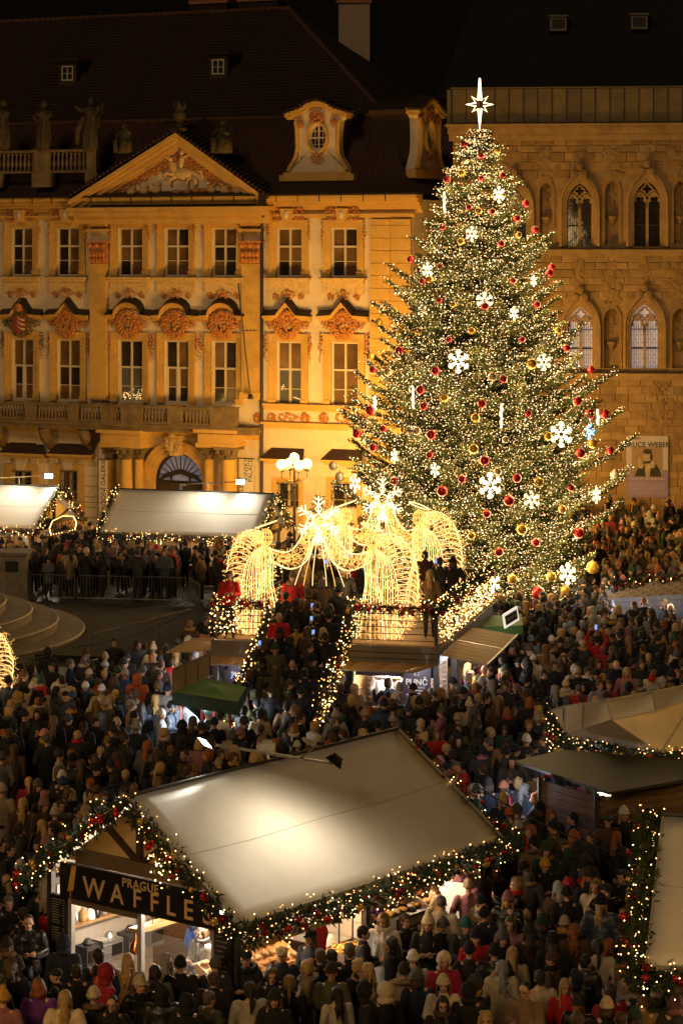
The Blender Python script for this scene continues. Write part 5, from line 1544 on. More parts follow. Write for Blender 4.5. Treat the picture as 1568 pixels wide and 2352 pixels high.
# waffles on sticks: rack on the shelf and rack on the counter
waf = [mat('waffle_golden', (.55,.30,.07), .7, var=.5, scale=40), mat('waffle_chocolate', (.10,.045,.02), .4, var=.5, scale=40), mat('waffle_white_icing', (.62,.50,.38), .5, var=.4, scale=40)]
wme = []
for m_ in waf:
    mb = MB(); r_ = random.Random(3)
    for k in range(6): mb.ell((0,0,.10+k*.045), (.032,.024,.026), 6, 4)
    mb.add([(-.005,-.005,0),(.005,-.005,0),(.005,.005,0),(-.005,.005,0),(-.005,-.005,.1),(.005,-.005,.1),(.005,.005,.1),(-.005,.005,.1)], [(0,1,5,4),(1,2,6,5),(2,3,7,6),(3,0,4,7)])
    wme.append(mb.mesh('waffle_stick', m_))
for (x0, y0, dx, dy, n, z, lab) in ((.62, 2.92, .24, 0, 16, 2.03, 'row of coated waffles on sticks standing on the shelf inside the waffle stall'), (.50,.95,0,.16,11,.91,'coated waffles on sticks standing in the waffle stall window by the seller'), (.7,.5,.17,0,14,2.13,'waffles on sticks lined up on the hanging shelf over the front counter')):
    rt = empty('waffle_rack', wA(x0,y0,z), AA); tag(rt, lab, 'waffle rack')
    mb = MB(); mb.box(-.06, dx*n+.06, -.06, dy*n+.06, 0, .03); mb.build('rack_board', pine[0], rt)
    for k in range(n):
        inst('waffle_stick', wme[gr.randrange(3)], rt, (dx*k+gr.uniform(-.01,.01), dy*k, .03), (gr.uniform(-.08,.08),gr.uniform(-.08,.08),gr.random()*6), 1.45)
# steel toaster press, coffee jars
mb = MB(); mb.tube([(0,-.2,.0),(0,-.2,.45),(0,-.1,.62),(0,.12,.6)], [.03,.03,.03,.03], 6); mb.box(-.12,.12,-.22,-.16,0,.7); mb.box(-.12,.12,-.2,.1,.68,.72)
for k in range(4): mb.box(-.11,.11,-.235,-.222,.08+.15*k,.18+.15*k)
thing('batter_machine', 'upright brushed steel machine behind the left waffle stall window', 'machine', mb, steel, wA(.62,4.1,.91), AA)
mb = MB(); mb.lathe([(.09,0),(.10,.05),(.09,.3),(.05,.34),(.12,.36),(.12,.40),(.03,.46)], n=12)
thing('steel_urn', 'steel drinks urn behind the seller in the waffle stall', 'urn', mb, steel, wA(1.9,1.6,1.5), AA, smooth=True)
mb = MB(); mb.lathe([(.06,0),(.07,.04),(.06,.2),(.045,.24)], n=10); thing('glass_jar', 'small steel lidded jar in the left window of the waffle stall', 'jar', mb, steel, wA(.45,3.65,.91), 0, smooth=True)
# potato chips tray, red cloth, heat lamps, price board
mb = MB(); mb.box(-.55,.55,-.33,.33,0,.05); e = mb.build('serving_tray', steel, None, loc=wA(4.0,.62,1.185), rot=(0,0,AA)); tag(e, 'steel serving tray heaped with golden potato chips under the heat lamps', 'food tray')
mb = MB(); mb.box(-.56,-.53,-.34,.34,.05,.16); mb.box(.53,.56,-.34,.34,.05,.16); mb.box(-.53,.53,-.34,-.31,.05,.16); mb.box(-.53,.53,.31,.34,.05,.16); mb.box(-.015,.015,-.31,.31,.05,.15); mb.build('tray_rim', steel, e)
mb = MB()
for k in range(230):
    x, y = gr.uniform(-.5,.5), gr.uniform(-.28,.28)
    mb.ell((x,y,.08+.09*(1-abs(x)*1.2)*gr.random()), (.045,.03,.008), 5, 3, 0, Matrix.Rotation(gr.random()*6,3,'Z') @ Matrix.Rotation(gr.uniform(-.7,.7),3,'X'))
mb.build('potato_chips', mat('golden_chips', (.80,.48,.10), .6, var=.3, scale=9), e)['kind'] = 'stuff'
for k, x in enumerate((3.72,4.15)):
    e = empty('heat_lamp', wA(x,.72,1.86), AA); tag(e, ('left' if k == 0 else 'right') + ' black heat lamp hanging over the potato chips', 'heat lamp', 'heat lamps over the chips counter')
    mb = MB(); mb.lathe([(.02,.34),(.09,.30),(.115,.22),(.12,0)], n=14); mb.build('lamp_shade', mat('gloss_black', (.012,.012,.012), .12), e, smooth=True)
    mb = MB(); mb.tube([(0,0,.34),(0,.05,.5),(.12*(1 if k==0 else .6),.12,.55),(.3,.15,.4),(.3,.16,-.7)], .018, 6); mb.build('lamp_arm', black, e)
    spot_light('lamp_beam', (0,0,.05), (0,0,-1), 42, (1,.60,.22), 110, .5, .05, parent=e)
mb = MB(); mb.box(-.36,.36,-.012,.012,0,.34); e = mb.build('price_board', mat('brown_board', (.10,.055,.035), .7), None, loc=wA(3.85,.17,1.02), rot=(R(12),0,AA)); tag(e, 'brown board lettered potato chips hanging on the front counter', 'board')
lettering('POTATO CHIPS', e, (0,-.014,.22), .095, chalk)
mb = MB(); mb.ell((.22,-.014,.09), (.035,.004,.035), 10, 6); mb.build('round_mark', chalk, e)
mb = MB(); V = []; n = 12
for i in range(n+1):
    for j in range(5): V.append((-.35+.16*j*.55+.05*math.sin(i*.9), -.1+.02*math.sin(i*1.3+j*2), 1.05-1.0*i/n + .04*j))
mb.add(V, [(i*5+j, i*5+j+1, (i+1)*5+j+1, (i+1)*5+j) for i in range(n) for j in range(4)])
thing('red_cloth', 'red and black cloth hanging beside the potato chips tray', 'cloth', mb, mat('red_fabric', (.45,.015,.015), .8, var=.3), wA(3.35,.75,1.2), AA, smooth=True)
mb = MB(); mb.lathe([(.12,0),(.10,.1),(.05,.3),(.03,.34)], n=10); thing('white_cone', 'white paper cone stack standing behind the potato chips', 'paper cones', mb, chalk, wA(3.9,1.0,1.19), 0, smooth=True)
# pizza and cakes
for k in range(9):
    mb = MB(); s = gr.uniform(.12,.2); typ = k % 3
    if typ == 0: mb.box(-s,s,-s*.6,s*.6,0,.05); mm = pine[0]; lab = 'wooden tray of pastries'
    elif typ == 1: mb.lathe([(s,0),(s*1.05,.02),(s*.9,.05),(.02,.06)], n=12); mm = mat('pastry', (.55,.30,.10), .7, var=.5, scale=25); lab = 'round golden pastry'
    else: mb.box(-s,s,-s*.5,s*.5,0,.10); mm = mat('wrapped_cake', (.6,.5,.35), .5, var=.4, scale=20); lab = 'wrapped cake slab'
    x_ = .75+.28*k
    pl = ['nearest the corner post','beside the corner tray','behind the man in the cap','under the hanging shelf','halfway along the front counter','past the middle of the front counter','beside the pale cake box','two along from the chips tray','next to the chips tray'][k]
    thing('pastry', f'{lab} {pl}', 'pastry', mb, mm, wA(x_, .45+.3*(k%2), 1.185), AA+gr.uniform(-.3,.3))
mb = MB()
for k in range(26): mb.tube([(gr.uniform(-.2,.2),gr.uniform(-.15,.15),.03+.004*k),(gr.uniform(-.2,.3),gr.uniform(-.15,.15),.05+.004*k)], .022, 5)
thing('sausage_pile', 'heap of brown rolls on the front counter near the corner post', 'rolls', mb, mat('brown_crust', (.30,.12,.035), .6, var=.4, scale=12), wA(.95,.62,1.2), AA)
mb = MB(); mb.box(-.13,.13,-.08,.08,0,.10); thing('pale_box', 'small pale yellow box on the upper shelf over the front counter', 'box', mb, mat('pale_yellow_card', (.7,.52,.2), .7), wA(2.9,.48,2.125), AA)
# sloping pastry rack behind the counter
e = empty('pastry_rack', wA(.8,1.15,1.2), AA); tag(e, 'sloping wooden rack of golden pastries behind the front counter of the waffle stall', 'pastry rack')
mb = MB(); mb.add([(0,0,0),(2.4,0,0),(2.4,.6,.34),(0,.6,.34),(0,0,-.3),(2.4,0,-.3),(2.4,.6,-.3),(0,.6,-.3)], [(0,1,2,3),(4,5,1,0),(5,6,2,1),(6,7,3,2),(7,4,0,3)]); mb.build('rack_shelf', pine[2], e)
pm_ = []
for c_ in ((.62,.36,.10),(.5,.22,.06),(.66,.50,.26)):
    mb = MB(); mb.ell((0,0,.04), (.10,.075,.045), 8, 5); mb.ell((.03,.01,.065), (.05,.045,.03), 6, 4); pm_.append(mb.mesh('pastry', mat('crust_%d' % int(c_[1]*100), c_, .6, var=.5, scale=25), True))
for k in range(33): inst('pastry', pm_[(k//11+k//4)%3], e, (.12+.215*(k%11), .1+.19*(k//11), .055+.108*(k//11)), (.5,0,gr.random()*3))
# black oven and slanted lit menu towards the far end
mb = MB(); mb.box(-.8,.8,-.28,.3,0,.42); e = mb.build('display_cooler', frame_m, None, loc=wA(6.1,.72,1.19), rot=(0,0,AA)); tag(e, 'long dark cooled display case on the front counter of the waffle stall', 'display case')
mb = MB(); mb.box(-.74,.74,-.285,-.281,.22,.36); mb.build('display_edge', steel, e); mb = MB(); mb.box(-.1,.1,-.289,-.286,.05,.18); mb.build('price_card', chalk, e)
for k in range(7):
    mb = MB(); mb.ell((-.65+k*.21, 0, .47), (.09,.12,.06), 8, 5); mb.build('pastry', waf[k % 2 * 2], e, smooth=True)
mb = MB(); mb.box(-.02,.02,-.35,.35,0,.75); thing('menu_panel', 'white lit menu panel leaning at the far end of the front counter', 'menu panel', mb, mat('backlit_panel', (.8,.75,.7), .5, emit=(1,.85,.65), estr=.5), wA(7.35,.6,1.19), AA+.2)
mb = MB(); mb.box(-.4,.4,-.01,.01,0,.5); thing('picture_panel', 'orange picture panel of fruit drinks behind the cooled display', 'picture', mb, mat('fruit_picture', (.65,.16,.04), .5, var=.8, scale=12), wA(6.9,1.3,1.6), AA)
# garlands of stall A
gA = [[wA(-.12,2*WA+.05,ZE-.02), wA(-.12,WA,ZR+.0), wA(-.12,-.05,ZE-.04)], [wA(-.12,-.12,ZE-.10), wA(LA*.5,-.14,ZE-.16), wA(LA+.35,-.12,ZE-.06)], [wA(LA+.12,-.05,ZE), wA(LA+.12,WA,ZR-.02)]]
garland([gA[0]], 'thick lit fir garland with red baubles along the gable of the waffle stall', .20, 1.35, 26, 22, .34)
garland([gA[1]], 'lit fir garland with dangling lights along the front eave of the waffle stall', .20, 1.35, 24, 26, .42)
garland([gA[2]], 'thin fir garland along the far roof edge of the waffle stall', .14, 1.0, 12, 7, .2)
# hanging star drops by the gable
pts = []
for k in range(40): pts.append((gr.gauss(0,.13), gr.gauss(0,.13), gr.gauss(0,.16)))
o = inst('light_cluster', bulbs_mesh('light_cluster', pts, .017, [gbulb]), None, wA(.0, 1.9, 3.55)); tag(o, 'bright bunch of tangled fairy lights under the waffle stall gable', 'fairy lights', kind='stuff')
# roof floodlight arm: pivot box on the ridge, lit head left, dark head right
rp = wA(LA*.49, WA, ZR)
fl = empty('floodlight_arm', rp); tag(fl, 'pale metal arm on the waffle stall ridge carrying two floodlights', 'floodlight')
armL = atY(470, 1707, rp.y-1.0) ; armR = atY(764, 1754, rp.y-.9)
cpos = atY(612, 1719, rp.y) 
mb = MB(); mb.tube([(0,0,0), cpos-rp+Vector((0,0,-.1))], .035, 8); mb.build('mast', steel, fl)
mb = MB(); mb.cbox(cpos-rp+Vector((0,0,.02)), (.34,.2,.2)); mb.cbox(cpos-rp+Vector((.02,0,.145)), (.2,.14,.05)); mb.build('junction_box', mat('light_grey_plastic', (.5,.48,.44), .5), fl)
mb = MB(); mb.beam(armL-rp, armR-rp, .05, .05); mb.build('cross_arm', steel, fl)
def flood_head(p, aim, lit, parent, s=1.0, watts=0, col=(1,.88,.68), ang=100):
    d = (Vector(aim)-Vector(p)).normalized(); q = d.to_track_quat('-Y','Z').to_matrix()
    mb = MB(); 
    vs = [(-.17,0,-.12),(.17,0,-.12),(.17,0,.12),(-.17,0,.12),(-.11,.12,-.08),(.11,.12,-.08),(.11,.12,.08),(-.11,.12,.08)]
    mb.add([q@(Vector(v)*s)+Vector(p) for v in vs], [(4,7,6,5),(0,4,5,1),(1,5,6,2),(2,6,7,3),(3,7,4,0)])
    for k in range(5): 
        x = -.09+.045*k; mb.add([q@(Vector(v)*s)+Vector(p) for v in ((x,.12,-.07),(x+.008,.12,-.07),(x+.008,.17,-.07),(x,.17,-.07),(x,.12,.07),(x+.008,.12,.07),(x+.008,.17,.07),(x,.17,.07))], [(3,2,1,0),(4,5,6,7),(0,1,5,4),(1,2,6,5),(2,3,7,6),(3,0,4,7)])
    h_ = mb.build('lamp_housing', black, parent)
    mb = MB(); mb.add([q@(Vector(v)*s)+Vector(p) for v in ((-.15,.012,-.10),(.15,.012,-.10),(.15,.012,.10),(-.15,.012,.10))], [(0,1,2,3)])
    mb.build('lamp_lens', mat('lit_lens', (1,1,1), .4, emit=(1,.93,.78), estr=30) if lit else mat('dim_lens', (.2,.2,.2), .2), h_)
    if watts:
        spot_light('flood_beam', Vector(p)+d*.04, Vector(p)+d*2, watts, col, ang, .9, .06, parent=parent)
    return h_
hot = wA(LA*.43, WA*.60, ZE + (ZR-ZE)*.60)
flood_head(armL-rp, Vector((-6.0,22,0))+Vector((0,0,.5))-rp if False else (armL-rp)+Vector((-2.6,-1.6,-2.6)), True, fl, 1.15, 420, (1,.92,.78), 95)
flood_head(armR-rp, hot-rp, False, fl, 1.15)
hotp = atY(705, 1862, 47.6)
# the lamp that makes the round pool of light on the canvas is on the same arm, aimed back at the roof
mb = MB(); mb.cbox((armL.lerp(armR,.66)-rp)+Vector((.62,-1.15,.50)), (.14,.12,.06)); mb.beam((armL.lerp(armR,.75)-rp), (armL.lerp(armR,.66)-rp)+Vector((.62,-1.15,.52)), .025, .025); hb = mb.build('spot_housing', black, fl)
spot_light('roof_spot', (armL.lerp(armR,.66)-rp)+Vector((.62,-1.15,.42)), hotp-rp, 250, (1,.84,.60), 165, 1.0, .12, parent=fl)

# ---- stalls B, C in front of the palace
def far_stall(E, ang, L, w, ze, zr, lab, glab, spot_f, col=(1,.9,.7), gable_sign=None, lamp_px=None):
    S = stall('market_stall', lab, E, ang, L, w, ze, zr)
    M_ = Matrix.Translation(E) @ Matrix.Rotation(ang, 4, 'Z'); f = lambda x, y, z: M_ @ Vector((x, y, z))
    boards(S, .4, L-.4, .40, .05, .9, 5, plank_m); mb = MB(); mb.box(.35, L-.35, .2, .8, .905, .95); mb.build('counter_top', pine[1], S)
    boards(S, .5, L-.5, 2*w-.45, .05, ze-.2, 8, pine)
    for x in (L*.27, L*.53, L*.78): mb = MB(); mb.box(x-.05, x+.05, .36, .46, .95, ze-.15); mb.build('post', frame_m, S)
    r_ = random.Random(int(L*100))
    goods = [mat('goods_%d' % k, c, .5, var=.4, scale=10) for k, c in enumerate(((.55,.5,.45),(.4,.05,.03),(.5,.3,.1),(.08,.12,.2),(.25,.12,.05),(.6,.55,.3)))]
    for k in range(16):
        mb = MB(); x = .6+(L-1.2)*k/15
        if k % 2: mb.lathe([(.1,0),(.12,.1),(.10,.28),(.04,.33)], n=8)
        else: mb.box(-.15,.15,-.1,.1,0,r_.uniform(.1,.35))
        o = mb.build('goods', goods[k%6], S, loc=(x,.6,.95))
        mb = MB(); mb.box(-.18,.18,-.02,.02,0,r_.uniform(.2,.5)); mb.build('wall_goods', goods[(k+2)%6], S, loc=(x,2*w-.55,1.0+.5*(k%2)))
    for x in (L*.2, L*.5, L*.8): tube_lamp((x-.3,1.2,ze-.2),(x+.3,1.2,ze-.2), 75, (1,.78,.5), S)
    # gables
    for x in (.3, L-.3):
        mb = MB(); mb.add([(x,.35,ze),(x,2*w-.35,ze),(x,w,zr-.12)], [(0,1,2)]); mb.build('gable_cloth', beige, S)
        mb = MB(); s_ = .05 if x > 1 else -.05; mb.beam((x+s_,w,ze+.1),(x+s_,w,zr-.1),.09,.09); mb.beam((x+s_,.9,ze+.55),(x+s_,w,ze+.1),.08,.08); mb.beam((x+s_,2*w-.9,ze+.55),(x+s_,w,ze+.1),.08,.08); mb.box(x-.06,x+.06,.3,2*w-.3,ze-.15,ze); mb.build('gable_brace', frame_m, S)
    boards(S, .5, 2*w-.5, L-.36, .05, .9, 5, plank_m, axis='y')
    garland([[f(0,2*w,ze), f(-.1,w,zr+.02), f(-.1,-.05,ze)], [f(-.1,-.12,ze-.1), f(L+.1,-.12,ze-.1)], [f(L+.1,-.05,ze), f(L+.1,w,zr+.02), f(L+.1,2*w+.05,ze)]], glab, .17, .75, 26, 16, .3, fine=False, bulb_r=.018)
    sp = f(L*spot_f, w*.95, zr)
    F_ = empty('floodlight_arm', f(L*spot_f, w, zr)); 
    d = Vector((math.cos(ang), math.sin(ang), 0))
    mb = MB(); mb.tube([(0,0,0),(0,0,.42)], .03, 6); mb.build('mast', steel, F_)
    mb = MB(); mb.beam(tuple(-d*1.2+Vector((0,0,.30))), tuple(d*1.5+Vector((0,0,.5))), .045, .045); mb.build('cross_arm', steel, F_)
    flood_head(d*1.55+Vector((0,0,.48)), d*1.55+Vector((.3,-2.5,-.7)), True, F_, 1.2, 260, (1,.9,.7), 130)
    flood_head(-d*1.2+Vector((0,0,.28)), -d*1.2+Vector((0,-1,-1)), False, F_, 1.0)
    spot_light('roof_spot', (0,-.9,1.0), f(L*spot_f-.1, w*.5, ze+(zr-ze)*.5) - f(L*spot_f, w, zr), 210, col, 150, 1.0, .1, parent=F_)
    return S, f, F_
EB = at(230, 1222, 2.3); EB.z = 0
B_, fB, FB_ = far_stall(EB, R(-17), 7.45, 2.2, 2.3, 4.02, 'white roofed market stall in front of the palace portal', 'lit fir garland round the roof of the stall before the palace portal', .58)
tag(FB_, 'floodlight arm on the ridge of the stall before the palace portal', 'floodlight')
ang_c = R(-22); EC = at(83, 1216, 2.3); EC.z = 0; dC = Vector((math.cos(ang_c), math.sin(ang_c), 0)); EC = EC - dC*7.5
C_, fC, FC_ = far_stall(EC, ang_c, 7.5, 2.2, 2.3, 4.02, 'white roofed churros stall at the left edge with a lit gable sign', 'lit fir garland round the roof of the churros stall', .72)
tag(FC_, 'floodlight arm on the ridge of the churros stall', 'floodlight')
e = empty('churros_sign', fC(7.62, 2.2, 2.15), ang_c+PI/2); tag(e, 'dark oval sign reading churros outlined in fairy lights', 'sign')
mb = MB(); out = [(-1.15,-.2),(1.15,-.2),(1.3,.12),(1.0,.42),(0,.55),(-1.0,.42),(-1.3,.12)]; mb.prism(out, -.05, .0); mb.build('board', mat('dark_brown_sign', (.06,.03,.015), .6), e)
lettering('CHURROS', e, (.12,-.06,.12), .40, signgold, spacing=1.05)
P_ = []
for a, b in zip(out, out[1:]+out[:1]):
    for k in range(9): t = k/9; P_.append((a[0]+(b[0]-a[0])*t, -.08, a[1]+(b[1]-a[1])*t))
inst('light_border', bulbs_mesh('light_border', P_, .022, [gbulb]), e)['kind'] = 'stuff'

# ---- stall F at the lower right edge
EF = at(1482, 2219, 2.7); EF.z = 0
F2 = stall('market_stall', 'white roofed market stall cut by the right edge in the foreground', EF, R(-13), 6.0, 2.95, 2.7, 4.62, seam=True)
mF = Matrix.Translation(EF) @ Matrix.Rotation(R(-13), 4, 'Z'); fF = lambda x, y, z: mF @ Vector((x, y, z))
boards(F2, .5, 5.3, .35, .05, 2.4, 11, plank_m, axis='y'); boards(F2, .4, 5.6, .4, .05, .9, 5, plank_m)
tube_lamp((1.5,1.2,2.3),(2.3,1.2,2.3), 30, (1,.75,.45), F2)
garland([[fF(-.22,5.9,2.7), fF(-.22,2.95,4.55), fF(-.22,-.1,2.65)], [fF(-.25,-.15,2.6), fF(6,-.15,2.6)]], 'thick lit fir garland on the left edge of the right foreground stall roof', .26, 1.3, 44, 24, .45)

# ---- D: large low canvas tent at the right
tc1 = mat('tent_canvas_cream', (.60,.50,.36), .6, var=.12, scale=1.2, bump=.15, bscale=3)
tc2 = mat('tent_canvas_light', (.62,.52,.36), .55, var=.1, scale=1.2)
D = empty('canvas_tent', at(1404, 1900, 0)); tag(D, 'low cream canvas tent with panelled roof at the right edge', 'tent')
d0 = D.location
def Dp(x, y, z): return at(x, y, z) - d0
tip = Dp(1257,1636,2.5); fl_ = Dp(1295,1692,2.5); fr_ = Dp(1518,1730,2.5); fr2 = Dp(1700,1700,2.5)
v0 = Dp(1405,1655,3.3); v1 = Dp(1600,1600,3.45); v2 = Dp(1700,1580,3.5)
bl = Dp(1296,1624,3.15); bm_ = Dp(1390,1610,3.35); b1 = Dp(1495,1590,3.45); b2 = Dp(1570,1576,3.5); b3 = Dp(1720,1548,3.55)
vm1 = Dp(1504,1635,3.35)
hipmid_t = bl.lerp(bm_, .45); hipmid_b = fl_.lerp(v0, .38)
P_ = [( [tip, fl_, bl], tc1), ([fl_, hipmid_b, hipmid_t, bl], tc1), ([hipmid_b, v0, bm_, hipmid_t], tc1), ([v0, vm1, b1, bm_], tc2), ([vm1, v1, b2, b1], tc2), ([v1, v2, b3, b2], tc2),
      ([fl_, fr_, v0, hipmid_b], tc1), ([fr_, v1, vm1, v0], tc1), ([fr_, fr2, v2, v1], tc1)]
for pts, m_ in P_:
    # subdivided patch with slight sag
    if len(pts) == 3: pts = pts + [pts[2]]
    n = 8; V = []; F = []
    for j in range(n+1):
        for i in range(n+1):
            a = pts[0].lerp(pts[1], i/n); b = pts[3].lerp(pts[2], i/n); q = a.lerp(b, j/n)
            V.append((q.x, q.y, q.z - .07*math.sin(PI*i/n)*math.sin(PI*j/n)))
    for j in range(n):
        for i in range(n): F.append((j*(n+1)+i, j*(n+1)+i+1, (j+1)*(n+1)+i+1, (j+1)*(n+1)+i))
    mb = MB(); mb.add(V, F); mb.build('canvas_panel', m_, D, smooth=True)
mb = MB()
for a, b in ((bl,fl_),(hipmid_t,hipmid_b),(bm_,v0),(b1,vm1),(b2,v1),(fl_,v0),(v0,vm1),(vm1,v1),(v1,v2),(bl,bm_),(bm_,b1),(b1,b2),(b2,b3),(fr_,v1),(tip,fl_),(tip,bl)):
    mb.tube([a+Vector((0,0,.02)), b+Vector((0,0,.02))], .022, 5)
mb.build('tent_frame', hem_m, D)
for p in (tip, fl_, fr_, fr2, bl, b2, b3):
    mb = MB(); mb.box(p.x-.05,p.x+.05,p.y-.05,p.y+.05,0,p.z-.04); mb.build('post', frame_m, D)
point_light('tent_light', Dp(1440,1700,2.2), 60, (1,.80,.5), .2, parent=D); point_light('tent_light', Dp(1530,1600,4.3), 22, (1,.72,.36), .2, parent=D)
garland([[d0+tip+Vector((0,-.1,0)), d0+fl_+Vector((-.12,-.15,-.05)), d0+fl_.lerp(fr_,.5)+Vector((0,-.15,-.12)), d0+fr_+Vector((0,-.2,-.1)), d0+fr2+Vector((0,-.2,-.05))]], 'lit fir garland with loose hanging lights on the edge of the cream tent', .19, 1.2, 30, 26, .7)
point_light('tent_counter_light', at(1420,1745,1.9)+Vector((0,0,.4)), 45, (.95,.92,1), .15)

# ---- E: dark flat roofed wooden hut
H = empty('wooden_hut', at(1375, 1985, 0)); tag(H, 'dark wooden hut with flat glossy sheet roof below the cream tent', 'hut'); h0 = H.location
zt_ = 2.62
pA = at(1181,1748,zt_)-h0; pB = at(1290,1722,zt_)-h0; pC = at(1580,1745,zt_)-h0; pD = at(1600,1785,zt_)-h0; pE = at(1398,1820,zt_)-h0
dark_sheet = mat('dark_glossy_sheet', (.030,.024,.018), .58, var=.4, scale=1.5, stain=.4, spec=.25)
mid1 = pA.lerp(pE,.42); mid2 = pB.lerp(pC,.42)
for k, poly_ in enumerate(([pA,mid1,mid2,pB],[mid1,pE,pD,pC,mid2])):
    mb = MB(); n = len(poly_); mb.add([(p.x,p.y,p.z+.02*k*0) for p in poly_]+[(p.x,p.y,p.z-.06) for p in poly_], [tuple(range(n)), tuple(range(2*n-1,n-1,-1))]+[(i,i+n,(i+1)%n+n,(i+1)%n) for i in range(n)])
    mb.build('roof_sheet', dark_sheet, H)
wl = at(1240,1795,2.4)-h0; wc = at(1366,1832,2.4)-h0; wr = at(1600,1800,2.4)-h0
def plank_wall(parent, a, b, z0, z1, n, mats):
    d = Vector((b.x-a.x, b.y-a.y, 0)); L = d.length; an = math.atan2(d.y, d.x); hh = (z1-z0)/n; rr_ = random.Random(5)
    sh = {}
    for k in range(n):
        m_ = mats[rr_.randrange(len(mats))]
        if m_.name not in sh:
            mb = MB(); mb.box(.004, L-.004, -.02, .02, .008, hh-.008); sh[m_.name] = mb.mesh('plank', m_)
        inst('plank', sh[m_.name], parent, (a.x, a.y, z0+k*hh), (rr_.uniform(-.01,.01),0,an))
plank_wall(H, wl, wc, 0.05, 2.45, 14, plank_m); plank_wall(H, wc+Vector((.08,0,0)), wr, 0.05, 2.45, 14, plank_m)
for p in (wl, wc+Vector((.03,-.02,0)), at(1500,1812,2.4)-h0):
    mb = MB(); mb.box(p.x-.06,p.x+.06,p.y-.07,p.y+.05,0,2.5); mb.build('corner_post', frame_m, H)
point_light('hut_light', at(1240,1800,2.2)-h0+Vector((-.6,-.2,0)), 50, (.80,.85,1.0), .12, parent=H)
mb = MB(); mb.cbox(at(1385,1822,2.45)-h0+Vector((0,-.1,0)), (.3,.12,.06)); mb.build('strip_lamp', mat('lit_strip', (.9,.85,.7), .4), H)
# lit goods counter at the hut's left
mb = MB(); mb.box(-.9,.9,-.35,.35,0,.95); e = mb.build('glass_counter', steel, None, loc=at(1215,1990,0)+Vector((0,1.2,0)), rot=(0,0,R(20))); tag(e, 'low steel counter between the waffle stall and the dark hut', 'counter')

# ---- G: small scalloped awning stall right, and H: lit sign kiosk
Gs = empty('awning_stall', at(1470, 1470, 0)); tag(Gs, 'small market stall under a brown scallop patterned awning at the right', 'market stall'); g0 = Gs.location
a0, a1, a2, a3 = at(1388,1380,2.3)-g0, at(1600,1368,2.3)-g0, at(1600,1330,2.52)-g0, at(1420,1346,2.5)-g0
scal = [mat('awning_brown', (.16,.11,.07), .6, var=.2), mat('awning_tan', (.26,.19,.12), .6, var=.2)]
n = 14
for j in range(5):
    for i in range(n):
        def Q(u_, v_): return a0.lerp(a1,u_).lerp(a3.lerp(a2,u_),v_)
        mb = MB(); u0_, u1_ = i/n, (i+1)/n; v0_, v1_ = j/5, (j+1.15)/5; pts = [Q(u0_,min(v1_,1)), Q(u1_,min(v1_,1))]
        lo = [Q(u1_ - (u1_-u0_)*k/5, v0_ + (1/5)*.35*(1-math.sin(PI*k/5))) for k in range(6)]
        pts = [p + Vector((0,0,.012*(5-j))) for p in lo[::-1]] + [pts[1]+Vector((0,0,.012*(4-j))), pts[0]+Vector((0,0,.012*(4-j)))]
        mb.add(pts, [tuple(range(len(pts)))]); mb.build('awning_scale', scal[(i+j)%2], Gs)
for p in (a0, a1):
    mb = MB(); mb.tube([(p.x,p.y,0),(p.x,p.y,p.z)], .03, 6); mb.build('post', steel, Gs)
mb = MB(); p = at(1500,1440,.0)-g0; mb.box(p.x-1.4,p.x+2.2,p.y-.3,p.y+.5,0,.9); mb.build('counter', steel, Gs)
for k in range(26):
    mb = MB(); mb.lathe([(.05,0),(.07,.08),(.05,.2),(.015,.26),(.02,.32)], n=7)
    mb.build('glass_bottle', mat('glass_goods_%d' % (k%3), ((.5,.5,.55),(.3,.28,.3),(.5,.35,.2))[k%3], .15, metal=.4), Gs, loc=(p.x-1.25+.13*k, p.y-.1+.15*(k%3), .9))
mb = MB(); q = a0.lerp(a1,.2); 
plank_wall(Gs, at(1400,1405,1.5)-g0+Vector((0,1.6,0)), at(1600,1395,1.5)-g0+Vector((0,1.6,0)), .9, 2.3, 6, [mat('white_sheet', (.5,.5,.52), .6, var=.15)])
for x in (1430, 1500, 1555): point_light('stall_light', at(x,1385,2.1)-g0+Vector((0,.6,0)), 42, (.92,.93,1), .12, parent=Gs)
garland([[at(1400,1345,3.0), at(1480,1330,3.0), at(1580,1322,3.1)]], 'fir garland with red baubles over the scallop awning stall', .18, 1.0, 14, 3, .1)
mb = MB(); cvt = [at(1360,1368,2.3), at(1420,1355,2.6), at(1600,1310,2.8), at(1600,1335,2.5)]
K = empty('sign_kiosk', at(1150, 1480, 0)); tag(K, 'small green topped kiosk with a tilted lit white framed sign', 'kiosk'); k0 = K.location
greenc = mat('green_canvas', (.12,.30,.09), .7, var=.2, scale=2, bump=.2, bscale=5)
q0,q1,q2,q3 = at(1108,1440,2.5)-k0, at(1200,1436,2.5)-k0, at(1196,1410,2.6)-k0, at(1120,1415,2.6)-k0
mb = MB(); mb.add([q0,q1,q2,q3,q0-Vector((0,0,.3)),q1-Vector((0,0,.3))], [(0,1,2,3),(4,5,1,0)]); mb.build('canopy', greenc, K)
mb = MB(); s0 = at(1172,1418,2.9)-k0; 
mb.box(-.5,.5,-.03,.03,-.3,.3); so = mb.build('sign_frame', mat('backlit_panel2', (.8,.75,.7), .5, emit=(1,.9,.75), estr=.8), K, loc=s0, rot=(0,R(-14),R(50))); so.scale = (.8,.8,.8)
mb = MB(); mb.box(-.42,.42,-.036,-.031,-.2,.2); mb.build('sign_face', mat('slate_face', (.10,.11,.12), .6), so)
lettering('TRDELNÍK', so, (0,-.038,0), .15, chalk)
for p in (q0, q1): mb = MB(); mb.box(p.x-.04,p.x+.04,p.y-.04,p.y+.04,0,2.3); mb.build('post', frame_m, K)

